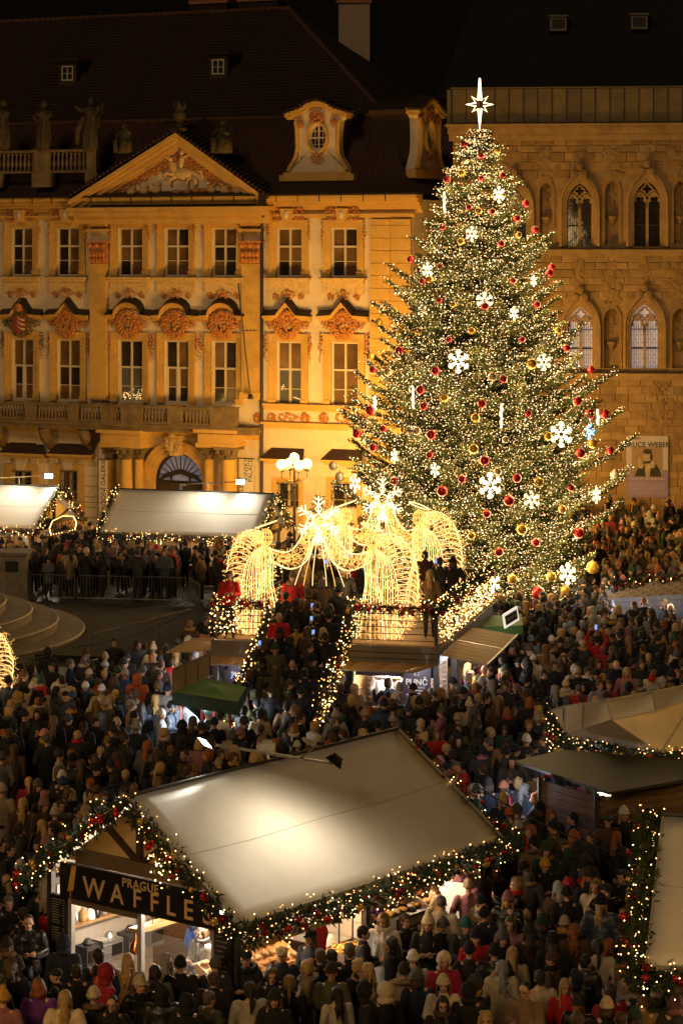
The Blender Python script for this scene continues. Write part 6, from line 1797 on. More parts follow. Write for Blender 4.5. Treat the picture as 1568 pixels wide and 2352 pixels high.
# ---- green canopy stall with red posts and a steaming pan
GC = empty('green_canopy_stall', at(480, 1745, 0)); tag(GC, 'green canopy stall with red posts left of the stairs', 'market stall'); c0 = GC.location
zt_ = 2.45
k_ = [at(399,1598,zt_)-c0, at(541,1634,zt_)-c0, at(568,1590,zt_)-c0, at(482,1555,zt_+.12)-c0, at(432,1588,zt_)-c0]
tA, tB, tC_, tD = at(396,1588,zt_)-c0, at(546,1612,zt_)-c0, at(566,1578,zt_+.1)-c0, at(472,1556,zt_+.1)-c0
pkc = (tA+tB+tC_+tD)/4+Vector((0,0,.08))
mb = MB()
for a, b in ((tA,tB),(tB,tC_),(tC_,tD),(tD,tA)):
    n = 6
    V = []
    for j in range(n+1):
        for i in range(n+1):
            q = a.lerp(b,i/n).lerp(pkc, j/n); V.append((q.x,q.y,q.z-.06*math.sin(PI*j/n)))
    mb.add(V, [(j*(n+1)+i, j*(n+1)+i+1, (j+1)*(n+1)+i+1, (j+1)*(n+1)+i) for j in range(n) for i in range(n)])
mb.build('canopy', greenc, GC, smooth=False)
mb = MB()
for a, b in ((tA,tB),(tB,tC_),(tC_,tD),(tD,tA)): mb.add([a,b,b-Vector((0,0,.38)),a-Vector((0,0,.38))], [(0,1,2,3)])
mb.build('canopy_valance', mat('dark_green_canvas', (.018,.055,.03), .7, var=.2), GC)
redp = mat('red_painted_post', (.42,.03,.015), .45, var=.1)
for p in (tA.lerp(tB,.12), tA.lerp(tB,.45), tA.lerp(tB,.88), tD.lerp(tC_,.2), tD.lerp(tC_,.6)):
    mb = MB(); mb.tube([(p.x,p.y+.1,0),(p.x,p.y+.1,2.3)], .032, 6); mb.build('post', redp, GC)
# cream side panel above
mb = MB(); a, b = at(398,1590,2.5)-c0, at(482,1552,2.6)-c0
for k in range(3):
    p, q = a.lerp(b,k/3+.01), a.lerp(b,(k+1)/3-.01); mb.add([p,q,q+Vector((0,0,.62)),p+Vector((0,0,.62))], [(0,1,2,3)])
mb.build('side_panel', mat('cream_panel', (.50,.36,.24), .7, var=.1), GC)
mb = MB(); mb.tube([a+Vector((0,0,.64)), b+Vector((0,0,.64))], .03, 5); [mb.tube([a.lerp(b,t), a.lerp(b,t)+Vector((0,0,.64))], .022, 5) for t in (0,.33,.66,1)]; mb.build('panel_frame', plank_m[0], GC)
pcn = (tA+tB)/2+Vector((-.15,.7,0)); 
mb = MB(); mb.box(pcn.x-.9,pcn.x+1.0,pcn.y-.3,pcn.y+.4,0,.88); mb.build('cooking_counter', steel, GC)
mb = MB(); mb.lathe([(.1,.0),(.42,.02),(.5,.1),(.52,.14),(.48,.13),(.40,.05),(.05,.04)], (pcn.x,pcn.y-.1,.9), 16); mb.build('pan', black, GC)
point_light('stall_light', (pcn.x+.1,pcn.y-.2,2.05), 260, (.82,.90,1.0), .15, parent=GC)
mb = MB(); mb.cbox((pcn.x+.1,pcn.y-.2,2.2),(.6,.1,.05)); mb.build('strip_lamp', mat('lit_strip_cold', (.9,.9,1), .4, emit=(.85,.92,1), estr=6), GC)
# steam: small volume puff over the pan
sm = bpy.data.materials.new('steam'); sm.use_nodes = True; N = sm.node_tree; N.nodes.clear()
ou = N.nodes.new('ShaderNodeOutputMaterial'); pv = N.nodes.new('ShaderNodeVolumePrincipled'); nz = N.nodes.new('ShaderNodeTexNoise'); mrr = N.nodes.new('ShaderNodeMapRange'); tc_ = N.nodes.new('ShaderNodeTexCoord')
nz.inputs['Scale'].default_value = 4.5; nz.inputs['Detail'].default_value = 4; mrr.inputs[1].default_value = .48; mrr.inputs[2].default_value = .7; mrr.inputs[3].default_value = 0; mrr.inputs[4].default_value = 2.6
N.links.new(tc_.outputs['Object'], nz.inputs['Vector']); N.links.new(nz.outputs[0], mrr.inputs[0]); N.links.new(mrr.outputs[0], pv.inputs['Density']); N.links.new(pv.outputs[0], ou.inputs['Volume']); pv.inputs['Color'].default_value = (.95,.95,1,1)
mb = MB(); mb.tube([(0,0,0),(.1,0,.3),(-.1,0,.7),(-.32,0,1.05)], [.30,.30,.26,.12], 12)
o = mb.build('steam', sm, None, smooth=True, loc=Vector((c0.x+pcn.x-.2, c0.y+pcn.y-.4, 1.0))); tag(o, 'white steam rising from the pan of the green canopy stall', 'steam', kind='stuff')
# cables
def cable(p0, p1, sag, label, r=.012):
    mb = MB(); n = 20; pts = [Vector(p0).lerp(Vector(p1), k/n) - Vector(p0) - Vector((0,0,sag*4*(k/n)*(1-k/n))) for k in range(n+1)]
    mb.tube(pts, r, 4); o = mb.build('cable', frame_m if r < .015 else steel, None, loc=p0); tag(o, label, 'cable')
cable(wA(LA,WA,ZR+.05), fF(0,5.9,2.75)+Vector((0,0,.2)), .5, 'cable sagging from the waffle stall ridge to the right foreground stall', .014)
cable(fl.location+armL-rp, rp+Vector((.3,0,.1)), .25, 'thin wire under the floodlight arm of the waffle stall', .006)
cable(at(165,1486,2.2), at(486,1375,4.0), .3, 'pale rope running from the stone steps to the lit platform', .012)
cable(fC(7.5,2.2,3.6), fB(0,2.2,3.6), .25, 'dark cable between the churros stall and the portal stall', .012)
# ================================================================== PLATFORM WITH ANGELS
PL = Vector((-3.94, 76.4, 0)); PA = R(-13.2); PWd, PDp, ZD = 7.03, 9.4, 3.0
pm = Matrix.Translation(PL) @ Matrix.Rotation(PA, 4, 'Z')
def wP(x, y, z): return pm @ Vector((x, y, z))
plat = empty('viewing_platform', PL, PA); tag(plat, 'raised viewing platform with central stairs, lit railings and kiosks beneath', 'platform')
sx0, sx1, sy0, sy1 = 1.75, 4.25, 1.5, -5.6
deckm = pine
nb = 34
for k in range(nb):
    y0 = .05+ (PDp-.1)*k/nb; y1 = .05+(PDp-.1)*(k+1)/nb - .012
    m_ = deckm[k%3]
    segs = [(0.05, sx0),(sx1, PWd-.05)] if y1 < sy0 else [(.05, PWd-.05)]
    for a, b in segs:
        mb = MB(); mb.box(a,b,y0,y1,ZD-.05,ZD); mb.build('deck_board', m_, plat)
tau = mat('taupe_fascia', (.15,.12,.09), .6, var=.15, scale=2)
mb = MB()
mb.box(0,sx0,-.06,.0,ZD-.55,ZD-.05); mb.box(sx1,PWd,-.06,.0,ZD-.55,ZD-.05); mb.box(PWd,PWd+.06,-.06,PDp,ZD-.55,ZD-.05); mb.box(-.06,0,-.06,PDp,ZD-.55,ZD-.05)
mb.box(sx0,sx0+.05,0,sy0,ZD-.55,ZD-.05); mb.box(sx1-.05,sx1,0,sy0,ZD-.55,ZD-.05)
mb.build('fascia', tau, plat)
mb = MB()
for z in (.12,.3): mb.box(sx1,PWd+.005,-.075,-.061,ZD-.55+z,ZD-.55+z+.03); 
mb.build('fascia_groove', frame_m, plat)
# posts
for x, y in ((.06,.06),(sx0-.06,.06),(sx1+.06,.06),(PWd-.06,.06),(PWd-.06,3),(PWd-.06,6),(PWd-.06,PDp-.06),(.06,3),(.06,6),(.06,PDp-.06)):
    mb = MB(); mb.box(x-.08,x+.08,y-.08,y+.08,0,ZD-.56); mb.build('post', frame_m, plat)
    mb = MB(); mb.box(x-.05,x+.05,y-.05,y+.05,ZD,ZD+1.15); mb.build('railing_post', frame_m, plat)
def rails(pts, n=5):
    for a, b in zip(pts[:-1], pts[1:]):
        a = Vector(a); b = Vector(b)
        for k in range(n): 
            mb = MB(); mb.tube([a+Vector((0,0,.12+.2*k)), b+Vector((0,0,.12+.2*k))], .014 if k < n-1 else .014, 4); mb.build('rail', frame_m, plat)
        mb = MB(); mb.beam(a+Vector((0,0,1.12)), b+Vector((0,0,1.12)), .07, .06); mb.build('handrail', frame_m, plat)
rails([(0,.06,ZD),(sx0,.06,ZD)]); rails([(sx1,.06,ZD),(PWd,.06,ZD)]); rails([(PWd-.06,.06,ZD),(PWd-.06,PDp,ZD)]); rails([(.06,.06,ZD),(.06,PDp,ZD)]); rails([(.06,PDp-.06,ZD),(PWd,PDp-.06,ZD)])
# stairs
ns = 17
for k in range(ns):
    z = ZD - ZD*(k+1)/(ns+1); y = sy0 + (sy1-sy0)*k/ns
    mb = MB(); mb.box(sx0+.06, sx1-.06, y-.42, y, z-.05, z); mb.build('stair_tread', pine[k%3], plat)
mb = MB()
for x in (sx0+.02, sx1-.02):
    mb.beam((x,sy0,ZD-.2),(x,sy1-.3,-.0), .06, .34)
mb.build('stringer', frame_m, plat)
for x in (sx0, sx1):
    for t in (0,.25,.5,.75,1):
        y = sy0+(sy1-sy0)*t; z = ZD*(1-t)
        mb = MB(); mb.box(x-.035,x+.035,y-.035,y+.035,max(z-.2,0),z+1.05); mb.build('railing_post', frame_m, plat)
    mb = MB(); mb.beam((x,sy0,ZD+1.05),(x,sy1,1.05), .06, .06); mb.build('handrail', pine[1], plat)
    for q in (.3,.55,.8): mb = MB(); mb.tube([(x,sy0,ZD+q),(x,sy1,q)], .014, 4); mb.build('rail', frame_m, plat)
# pine wall beside stairs under the right wing
def pboards(parent, a, b, z0, z1, n, mats, nm='wall_board'):
    d = Vector((b[0]-a[0], b[1]-a[1], 0)); L = d.length; an = math.atan2(d.y, d.x); hh = (z1-z0)/n
    for k in range(n):
        mb = MB(); mb.box(.004,L-.004,-.02,.02,.006,hh-.006); mb.build(nm, mats[k%len(mats)], parent, loc=(a[0],a[1],z0+k*hh), rot=(0,0,an))
pboards(plat, (sx1+.05,.1), (sx1+.05,5.0), .0, ZD-.56, 14, pine); pboards(plat, (sx0-.05,5.0), (sx0-.05,.1), .0, ZD-.56, 14, pine)
# ---- kiosks below the deck
brick_m = [mat('kiosk_brick_%s' % k, c, .8, var=.25, scale=9) for k, c in (('a',(.36,.26,.20)),('b',(.42,.32,.25)),('c',(.30,.20,.15)))]
def kiosk(x0, x1, name_label, cake_txt, right_side):
    K_ = empty('punch_kiosk', wP(x0, 0, 0), PA); tag(K_, name_label, 'kiosk'); w = x1-x0
    bm_ = {}
    for m_ in brick_m: b = MB(); b.box(.006,.234,-.03,.0,.006,.066); bm_[m_.name] = b.mesh('brick', m_)
    for r_ in range(19):
        for c in range(int(w/.24)+1):
            x = c*.24 - (.12 if r_%2 else 0)
            if x < 0 or x+.24 > w: continue
            inst('brick', bm_[brick_m[gr.randrange(3)].name], K_, (x, 2.2, .95+r_*.072))
    b = MB(); b.box(0,w,2.21,2.26,0,2.4); b.build('back_wall', mat('mortar', (.22,.18,.15), .9), K_)
    b = MB(); b.box(-.0,w+(.35 if right_side else 0),-.25,.45,.98,1.03); b.build('counter_top', mat('slate_counter', (.05,.05,.055), .35), K_)
    b = MB(); b.box(0,w,-.02,.02,0,.98); b.build('counter_front', frame_m, K_)
    b = MB(); b.box(0,w,.5,.55,1.95,2.32); so = b.build('sign_band', mat('sign_aubergine', (.055,.045,.08), .5), K_)
    pn = MB(); xa = w-.95 if right_side else .32; pn.box(xa,xa+.85,.05,.09,.95,2.42); po_ = pn.build('menu_panel', mat('sign_aubergine', (.055,.045,.08), .5), K_)
    xc = xa+.425
    lettering('PUNČ', po_, (xc,.045,1.88), .25, chalk, bold=.004); lettering('HOT WINE', po_, (xc,.045,1.72), .105, chalk)
    b = MB()
    for s in (-1,1):
        for q in range(3): b.tube([(xc+s*.02,.045,2.08+.045*q),(xc+s*.08,.045,2.10+.045*q),(xc+s*.05,.045,2.14+.045*q)], .008, 4)
    r2 = random.Random(3)
    for k in range(8):
        l = r2.uniform(.15,.3); b.box(xc-l,xc+l,.044,.0495,1.62-.085*k,1.645-.085*k)
    b.build('menu_print', chalk, po_)['kind'] = 'stuff'
    if right_side: lettering('CA', so, (w*.36,.495,2.13), .24, chalk); lettering('KE', so, (w*.52,.495,2.13), .24, chalk)
    else: lettering('CHIMNEY', so, (w*.62,.495,2.22), .15, chalk); lettering('CAKE', so, (w*.78,.495,2.06), .2, chalk)
    b = MB(); b.box(.2,w-1.0 if right_side else w-.1,1.95,2.18,1.62,1.66); b.build('shelf', pine[2], K_)
    for k in range(7):
        b = MB(); b.lathe([(.06,0),(.065,.05),(.06,.12),(.05,.13)], n=8); b.build('cup_stack', chalk, K_, loc=(.4+.16*k if w > 1.9 else .3+.1*k, 2.0, 1.66))
    b = MB(); b.cbox((w*.4,1.0,2.3),(1.0,.1,.05)); b.build('strip_lamp', mat('lit_strip_cold', (.9,.9,1), .4, emit=(.9,.93,1), estr=6), K_)
    point_light('kiosk_light', (w*.4,1.0,2.18), 300, (.95,.93,.92), .2, parent=K_)
    point_light('sign_light', (xc,-.75,2.25), 34, (.95,.92,.95), .1, parent=K_)
    return K_
KR = kiosk(sx1+.12, PWd-.14, 'punch and chimney cake kiosk under the right wing of the platform', '', True)
KL = kiosk(.14, sx0-.12, 'punch kiosk under the left wing of the platform behind the garland', '', False)
# goods on the right kiosk counter
for k, (nm, lab, prof, c) in enumerate((('dark_jar', 'tall dark glass jar with a pale lid on the punch kiosk counter', [(.1,0),(.11,.05),(.11,.3),(.08,.34),(.1,.35),(.1,.4)], (.05,.03,.025)),('cake_box','orange cardboard box on the punch kiosk counter',[(.16,0),(.16,.16),(.15,.17)],(.5,.22,.06)))):
    b = MB(); b.lathe(prof, n=12 if k == 0 else 4); o = b.build(nm, mat(nm+'_m', c, .35), None, loc=wP(PWd+.1+.2*k,.15+.25*k,1.035), rot=(0,0,PA+.7)); tag(o, lab, 'jar' if k == 0 else 'box')
# wooden flaps propped open
def flap(pts, nb_, prop=True):
    a, b, c, d = [Vector(p) for p in pts]      # a-b hinge edge, d-c outer edge
    F_ = MB(); L = (b-a).length
    r_ = empty('hinged_flap', (0,0,0), 0, plat)
    for k in range(nb_):
        t0, t1 = k/nb_+.004, (k+1)/nb_-.004
        p = [a.lerp(b,t0), a.lerp(b,t1), d.lerp(c,t1), d.lerp(c,t0)]; n_ = (p[1]-p[0]).cross(p[3]-p[0]).normalized()*.03
        if n_.z < 0: n_ = -n_
        mb = MB(); mb.add([q for q in p]+[q-n_ for q in p], [(0,1,2,3),(7,6,5,4),(0,4,5,1),(1,5,6,2),(2,6,7,3),(3,7,4,0)]); mb.build('flap_board', pine[k%3], r_)
    mb = MB(); mb.beam(d,c,.035,.05); mb.build('flap_edge', steel, r_)
flap([(sx1-.35,-.07,2.46),(PWd+.02,-.07,2.46),(PWd-.55,-1.05,2.36),(sx1-.45,-1.05,2.36)], 9)
flap([(-.05,-.07,2.46),(sx0+.1,-.07,2.46),(sx0+.1,-1.0,2.36),(-.2,-1.0,2.36)], 6)
flap([(PWd+.08,.15,2.72),(PWd+.08,2.7,2.78),(PWd+1.55,2.7,2.55),(PWd+1.5,.05,2.5)], 14); flap([(PWd+.08,2.75,2.78),(PWd+.08,5.4,2.78),(PWd+1.55,5.4,2.58),(PWd+1.55,2.75,2.56)], 14)
flap([(-.08,2.9,2.62),(-.08,.2,2.6),(-1.5,.0,2.5),(-1.45,2.9,2.5)], 14)
point_light('flap_light', (PWd+.5,2.2,2.3), 90, (.9,.93,1), .15, parent=plat); point_light('flap_light', (-.6,1.6,2.3), 60, (.9,.93,1), .15, parent=plat)
boards(plat, .4, 5.5, PWd-.03, .02, .95, 6, plank_m, axis='y')
# garlands on rails
dn = 24
garland([[wP(-.1,-.02,ZD+1.15), wP(sx0,-.02,ZD+1.15)]], 'lit garland with red baubles on the left front railing of the platform', .18, 1.2, 14, 20, .3, bulb_r=.02)
garland([[wP(sx1,-.02,ZD+1.15), wP(PWd,-.02,ZD+1.15)]], 'lit garland with red baubles on the right front railing of the platform', .18, 1.2, 20, 20, .3, bulb_r=.02)
garland([[wP(PWd,0,ZD+1.15), wP(PWd,PDp,ZD+1.15)]], 'lit garland on the side railing of the platform facing the tree', .18, 1.0, 16, 22, .3, bulb_r=.02)
garland([[wP(0,PDp,ZD+1.15), wP(0,0,ZD+1.15)]], 'lit garland on the left side railing of the platform', .16, .8, 8, 14, .3, bulb_r=.02)
garland([[wP(sx0,sy0,ZD+1.12), wP(sx0,sy1,1.12)]], 'thick lit garland winding down the left stair handrail', .21, 1.3, 26, 40, .45, bulb_r=.02)
garland([[wP(sx1,sy0,ZD+1.12), wP(sx1,sy1+1.0,1.5)]], 'thick lit garland winding down the right stair handrail', .21, 1.3, 22, 40, .45, bulb_r=.02)
# light nets on the side rail, stair sides and left corner
def light_net(a, b, c, d, n, label, jit=.05):
    P_ = []
    for _ in range(n):
        u_, v_ = gr.random(), gr.random(); q = a.lerp(b,u_).lerp(d.lerp(c,u_),v_); P_.append((q.x+gr.gauss(0,jit)-a.x, q.y+gr.gauss(0,jit)-a.y, q.z+gr.gauss(0,jit)-a.z))
    o = inst('light_net', bulbs_mesh('light_net', P_, .022, [gbulb, bulb_w, bulb_dim], [gr.randrange(3) for _ in P_]), None, a); tag(o, label, 'fairy lights', kind='stuff')
light_net(wP(PWd+.05,.1,ZD+.05), wP(PWd+.05,PDp,ZD+.05), wP(PWd+.05,PDp,ZD+1.15), wP(PWd+.05,.1,ZD+1.15), 620, 'dense net of warm lights on the side railing facing the tree')
light_net(wP(-.05,-.05,ZD+.1), wP(.9,-.05,ZD+.1), wP(.9,-.05,ZD+1.1), wP(-.05,-.05,ZD+1.1), 110, 'net of warm lights on the left front corner of the platform')
light_net(wP(sx1,sy0,ZD+.0), wP(sx1,sy1+1,.6), wP(sx1,sy1+1,1.5), wP(sx1,sy0,ZD+1.0), 330, 'curtain of warm lights along the right side of the stairs')
light_net(wP(sx0,sy0,ZD+.0), wP(sx0,sy1,.0), wP(sx0,sy1,1.0), wP(sx0,sy0,ZD+1.0), 300, 'curtain of warm lights along the left side of the stairs')

# ---- light angels and arches
rope = mat('warm_light_rope', (.9,.8,.6), .4, emit=(1.0,.70,.33), estr=1.35)
rope2 = mat('golden_light_wire', (.9,.6,.25), .4, emit=(1.0,.55,.14), estr=1.0)
def beads(mb, pts, r=.020, mi=0): mb.tube(pts, r, 5, mi, cap=False)
def catmull(pts, n=6):
    pts = [Vector(p) for p in pts]; out = []
    P_ = [pts[0]*2-pts[1]] + pts + [pts[-1]*2-pts[-2]]
    for i in range(1, len(P_)-2):
        for k in range(n):
            t = k/n; a, b, c, d = P_[i-1:i+3]
            out.append(.5*((2*b)+(c-a)*t+(2*a-5*b+4*c-d)*t*t+(3*b-a-3*c+d)*t**3))
    out.append(pts[-1]); return out
def filigree(region_pts, mb, n, rr, r=.007, mi=1):
    for _ in range(n):
        p = rr.choice(region_pts) + Vector((rr.gauss(0,.06), rr.gauss(0,.05), rr.gauss(0,.06))); q = p + Vector((rr.gauss(0,.09), rr.gauss(0,.04), rr.gauss(0,.09))); s = (p+q)/2 + Vector((rr.gauss(0,.05),0,rr.gauss(0,.05)))
        mb.tube([p, s, q], r, 3, mi, cap=False)
def angel(loc, s, label, rz=PA, scale=1.0, seed=1):
    """s=+1: wing to the right, arm to the left"""
    rr = random.Random(seed)
    A_ = empty('light_angel', loc, rz); A_.scale = (scale,)*3; tag(A_, label, 'light sculpture', 'glowing angels on the platform')
    hd = MB(); hz = 2.72; hx = -s*.02
    for k in range(7):
        a = PI*k/7; hd.tube([(hx+.19*math.cos(t)*math.cos(a), .19*math.cos(t)*math.sin(a), hz+.24*math.sin(t)) for t in np.linspace(0,2*PI,17)], .011, 4, 1, cap=False)
    for z_ in (-.14,0,.14): q = math.sqrt(1-(z_/.24)**2)*.19; hd.tube([(hx+q*math.cos(t), q*math.sin(t), hz+z_) for t in np.linspace(0,2*PI,15)], .011, 4, 1, cap=False)
    hd.build('head', [rope, rope2], A_)
    hl = MB(); hl.tube([(hx+.30*math.cos(t), .26*math.sin(t), hz+.36+s*-.05*math.cos(t)*2.2) for t in np.linspace(0,2*PI,25)], .022, 5, cap=False); hl.build('halo', rope, A_)
    rb = MB(); reg = []
    for k in range(7):
        f = k/6; x0 = -s*(.20) + s*.34*f; x1 = -s*(.42) + s*.80*f
        for yy in (-.12, .14):
            pts = catmull([(x0*.6, yy*.4, 2.46), (x0, yy, 2.1), (x0*.9, yy*.9, 1.5), (x1*.8, yy*1.4, .7), (x1, yy*1.8, .04)])
            if k % 2 == 0 or yy < 0: beads(rb, pts, .013 if k in (0,3,6) else .007, 0 if k%3 == 0 else 1)
            reg += pts
    filigree(reg, rb, 210, rr); rb.build('robe', [rope, rope2], A_)
    wg = MB(); reg = []
    out_c = catmull([(q[0],0,q[1]) for q in ((.30,2.82),(.72,2.78),(1.06,2.35),(1.20,1.70),(1.16,1.05),(.95,.50),(.55,.06))], 4)
    in_c = catmull([(q[0],0,q[1]) for q in ((.10,2.55),(.35,2.45),(.55,2.05),(.62,1.5),(.60,.95),(.52,.5),(.40,.05))], 4)
    nf_ = len(out_c)
    for k in range(nf_):
        t = out_c[k]; q = in_c[max(k-3,0)]; yk = .12+.22*math.sin(PI*k/nf_)+.05*(k%2)
        d_ = (t-q); n_ = Vector((-d_.z,0,d_.x)).normalized(); t = t + Vector((rr.uniform(-.03,.05),0,-.12+rr.uniform(-.04,.04)))
        if n_.z < 0: n_ = -n_
        for sgn, bow in ((1,.16),(-1,.02)):
            pts = catmull([(s*q.x,yk*.4,q.z),(s*(q.x+d_.x*.5+n_.x*bow),yk,q.z+d_.z*.5+n_.z*bow),(s*(q.x+d_.x*.88+n_.x*(bow*.8)),yk,q.z+d_.z*.88+n_.z*bow*.8),(s*t.x,yk,t.z)],4)
            beads(wg, pts, .012 if sgn > 0 else .008, 0 if sgn > 0 else 1); reg += pts
    for k in range(8):
        f = k/7; x = .16+.50*f
        pts = catmull([(s*.06,.06,2.5),(s*(.12+x*.55),.02+.1*f,2.15),(s*(x*.95+.05),.06,1.5),(s*(x*1.0+.02),.06,.8),(s*(.20+.45*f),.02,.04)], 5)
        beads(wg, pts, .014 if k%2 else .010, 0 if k%2 else 1); reg += pts
    filigree(reg, wg, 420, rr, .009); wg.build('wing', [rope, rope2], A_)
    point_light('sculpture_glow', (0,-.5,1.5), 44, (1,.68,.32), .4, parent=A_)
    return A_
fy, by_ = .75, 7.3
lx, rx = 1.45, 4.85
sc = 1.12
angel(wP(lx,fy,ZD), -1, 'glowing angel standing left of the stairs on the platform', scale=sc, seed=1)
angel(wP(rx,fy,ZD), 1, 'glowing angel standing right of the stairs on the platform', scale=sc, seed=2)
angel(wP(lx+1.0,by_,ZD), -1, 'glowing angel at the far left of the platform, partly hidden', scale=sc, seed=3)
angel(wP(rx+.15,by_,ZD), 1, 'glowing angel at the far right of the platform near the tree', scale=sc, seed=4)
def light_arch(y, xl, xr, top, label, seed):
    rr = random.Random(seed); c = wP((xl+xr)/2, y, 0); A_ = empty('light_arch', c, PA); tag(A_, label, 'light sculpture', 'glowing arches between the angels')
    hw = (xr-xl)/2; mb = MB(); reg = []
    for s in (-1, 1):
        up = catmull([(s*hw,0,ZD+2.70),(s*hw*.62,0,ZD+2.62),(s*hw*.38,0,ZD+3.0),(s*hw*.18,0,ZD+3.75),(s*.10,0,ZD+top)], 7)
        lo = catmull([(s*hw,0,ZD+2.38),(s*hw*.58,0,ZD+2.10),(s*hw*.26,0,ZD+2.35),(s*hw*.08,0,ZD+3.05),(s*.02,0,ZD+top-.25)], 7)
        for yy in (-.07,.07):
            beads(mb, [p+Vector((0,yy,0)) for p in up], .014); beads(mb, [p+Vector((0,yy,0)) for p in lo], .014)
        for a, b in zip(up, lo): reg += [a.lerp(b,.25), a.lerp(b,.5), a.lerp(b,.75)]
        # bell skirt below the snowflake
        for k in range(3):
            beads(mb, catmull([(s*.05,-.05,ZD+top-.1),(s*(.12+.12*k),-.05,ZD+top-.7),(s*(.2+.22*k),-.02,ZD+top-1.35),(s*(.22+.28*k),0,ZD+top-1.75)],5), .013, k%2)
    filigree(reg, mb, 620, rr, .009); mb.build('ribbon', [rope, rope2], A_)
    f = MB(); inst('snowflake', fme2, A_, (0,-.1,ZD+top+.28), (0,0,0), .74)
    point_light('sculpture_glow', (0,-.4,ZD+3.2), 26, (1,.68,.32), .4, parent=A_)
    return A_
light_arch(fy, lx+.1, rx-.05, 3.35, 'glowing front arch with snowflake spanning the stair top', 5)
light_arch(by_, lx+1.1, rx+.1, 3.35, 'glowing rear arch with snowflake behind the front arch', 6)
# glowing wing at the left edge, top of another sculpture
angel(at(-30,1720,0)+Vector((-.35,0,1.0)), 1, 'glowing wing of a light angel cut by the left edge', scale=.9, seed=9)

# ================================================================== STEPS, BARRIERS, PLANT BED
ctr = Vector((-19.5, 95.0, 0)); stepm = mat('pale_step_stone', (.17,.14,.11), .85, var=.25, scale=1.5, bump=.3, bscale=8, stain=.3)
mon = empty('monument_steps', ctr); tag(mon, 'broad curved stone steps of the monument at the left edge', 'steps')
for k, (r_, z) in enumerate(((9.6,.36),(8.6,.72),(7.6,1.08),(6.6,1.44))):
    mb = MB(); pts = [(r_*math.cos(a), r_*math.sin(a)) for a in np.linspace(-PI*.75, PI*.5, 64)]
    mb.zprism(pts + [(-9,9)], z-.36, z); so = mb.build('curved_step', stepm, mon)
    mb = MB(); mb.tube([(p[0],p[1],z-.03) for p in pts], .055, 6); mb.build('step_nosing', mat('worn_step_edge', (.26,.21,.16), .7, var=.3), so)
b0 = at(22, 1395, 0); mb = MB(); mb.box(-1.6,.55,-.6,.8,0,2.0); mb.box(-1.7,.62,-.68,.85,2.0,2.12)
o = mb.build('stone_plinth', greystone, None, loc=Vector((b0.x,b0.y+2,0))); tag(o, 'square stone block beside the monument steps', 'plinth')
mb = MB(); mb.box(-.35,.2,-.63,-.605,1.3,1.75); mb.build('plaque', black, o)
mb = MB(); mb.zprism([(0,0),(6.6,-1.4),(7.2,4),(6.6,11.5),(-1.5,13.5),(-3,6)], 0, .22)
bed = mb.build('planted_bed', mat('dark_earth', (.018,.015,.012), 1, var=.5, scale=4, bump=1), None, loc=(-12.0, 90.5, 0)); tag(bed, 'dark empty planted bed beside the monument steps', 'bed')
bar_m = mat('galvanised_steel', (.20,.19,.18), .45, metal=.7, var=.2)
def barrier(p, ang, lab, L=2.3, h=1.1):
    r_ = empty('crowd_barrier', p, ang); tag(r_, lab, 'barrier', 'steel crowd barriers round the planted bed')
    mb = MB(); mb.tube([(0,0,.12),(0,0,h-.06),(.06,0,h),(L-.06,0,h),(L,0,h-.06),(L,0,.12)], .022, 6); mb.tube([(0,0,.14),(L,0,.14)], .02, 6); mb.build('frame', bar_m, r_)
    me = MB(); me.tube([(0,0,.14),(0,0,h)], .009, 4); me = me.mesh('bar', bar_m); x = .13
    while x < L: inst('bar', me, r_, (x,0,0)); x += .135
    for x in (.4, L-.4): mb = MB(); mb.tube([(x,-.3,0),(x,0,.13),(x,.3,0)], .018, 5); mb.build('foot', bar_m, r_)
q = at(52,1378,0); q1 = at(440,1387,0); d = (q1-q).normalized(); an = math.atan2(d.y,d.x)
for k, w_ in enumerate(('at the stone block','second from the stone block','third from the stone block')): barrier(q+d*2.42*k, an, f'grey steel barrier behind the planted bed, {w_}')
q2 = q+d*2.42*3; barrier(q2, R(-75), 'grey steel barrier turning the right corner of the planted bed')
q = at(205,1528,0); q1 = at(450,1462,0); d = (q1-q).normalized(); an = math.atan2(d.y,d.x)
for k, w_ in enumerate(('beside the curved steps','in the middle of the near side','nearest the platform')): barrier(q+d*2.42*k, an, f'grey steel barrier before the planted bed, {w_}')
q = at(-30,1600,0); barrier(q, R(40), 'grey steel barrier below the curved steps at the left edge')
# ================================================================== PEOPLE
skin_m = mat('skin', (.52,.30,.20), .55, var=.12, scale=9)
skin2_m = mat('lips', (.40,.12,.09), .5)
eye_m = mat('eye_dark', (.02,.014,.010), .3)
cloth_m = mat('coat_cloth', use_obj=True, rough=.88, var=.30, scale=5, bump=.35, bscale=24)
puffer_m = mat('puffer_nylon', use_obj=True, rough=.38, var=.18, scale=5, bump=.25, bscale=20)
knit_m = mat('knit_wool', use_obj=True, rough=.95, var=.35, scale=22, bump=.6, bscale=70)
hair_m = mat('hair', use_obj=True, rough=.5, var=.5, scale=9, stretch=(6,6,1.0), bump=.5, bscale=40)
fur_m = mat('fur_trim', use_obj=True, rough=.95, var=.6, scale=30, bump=1.0, bscale=60)
shoe_m = mat('dark_shoe', (.02,.016,.013), .5)

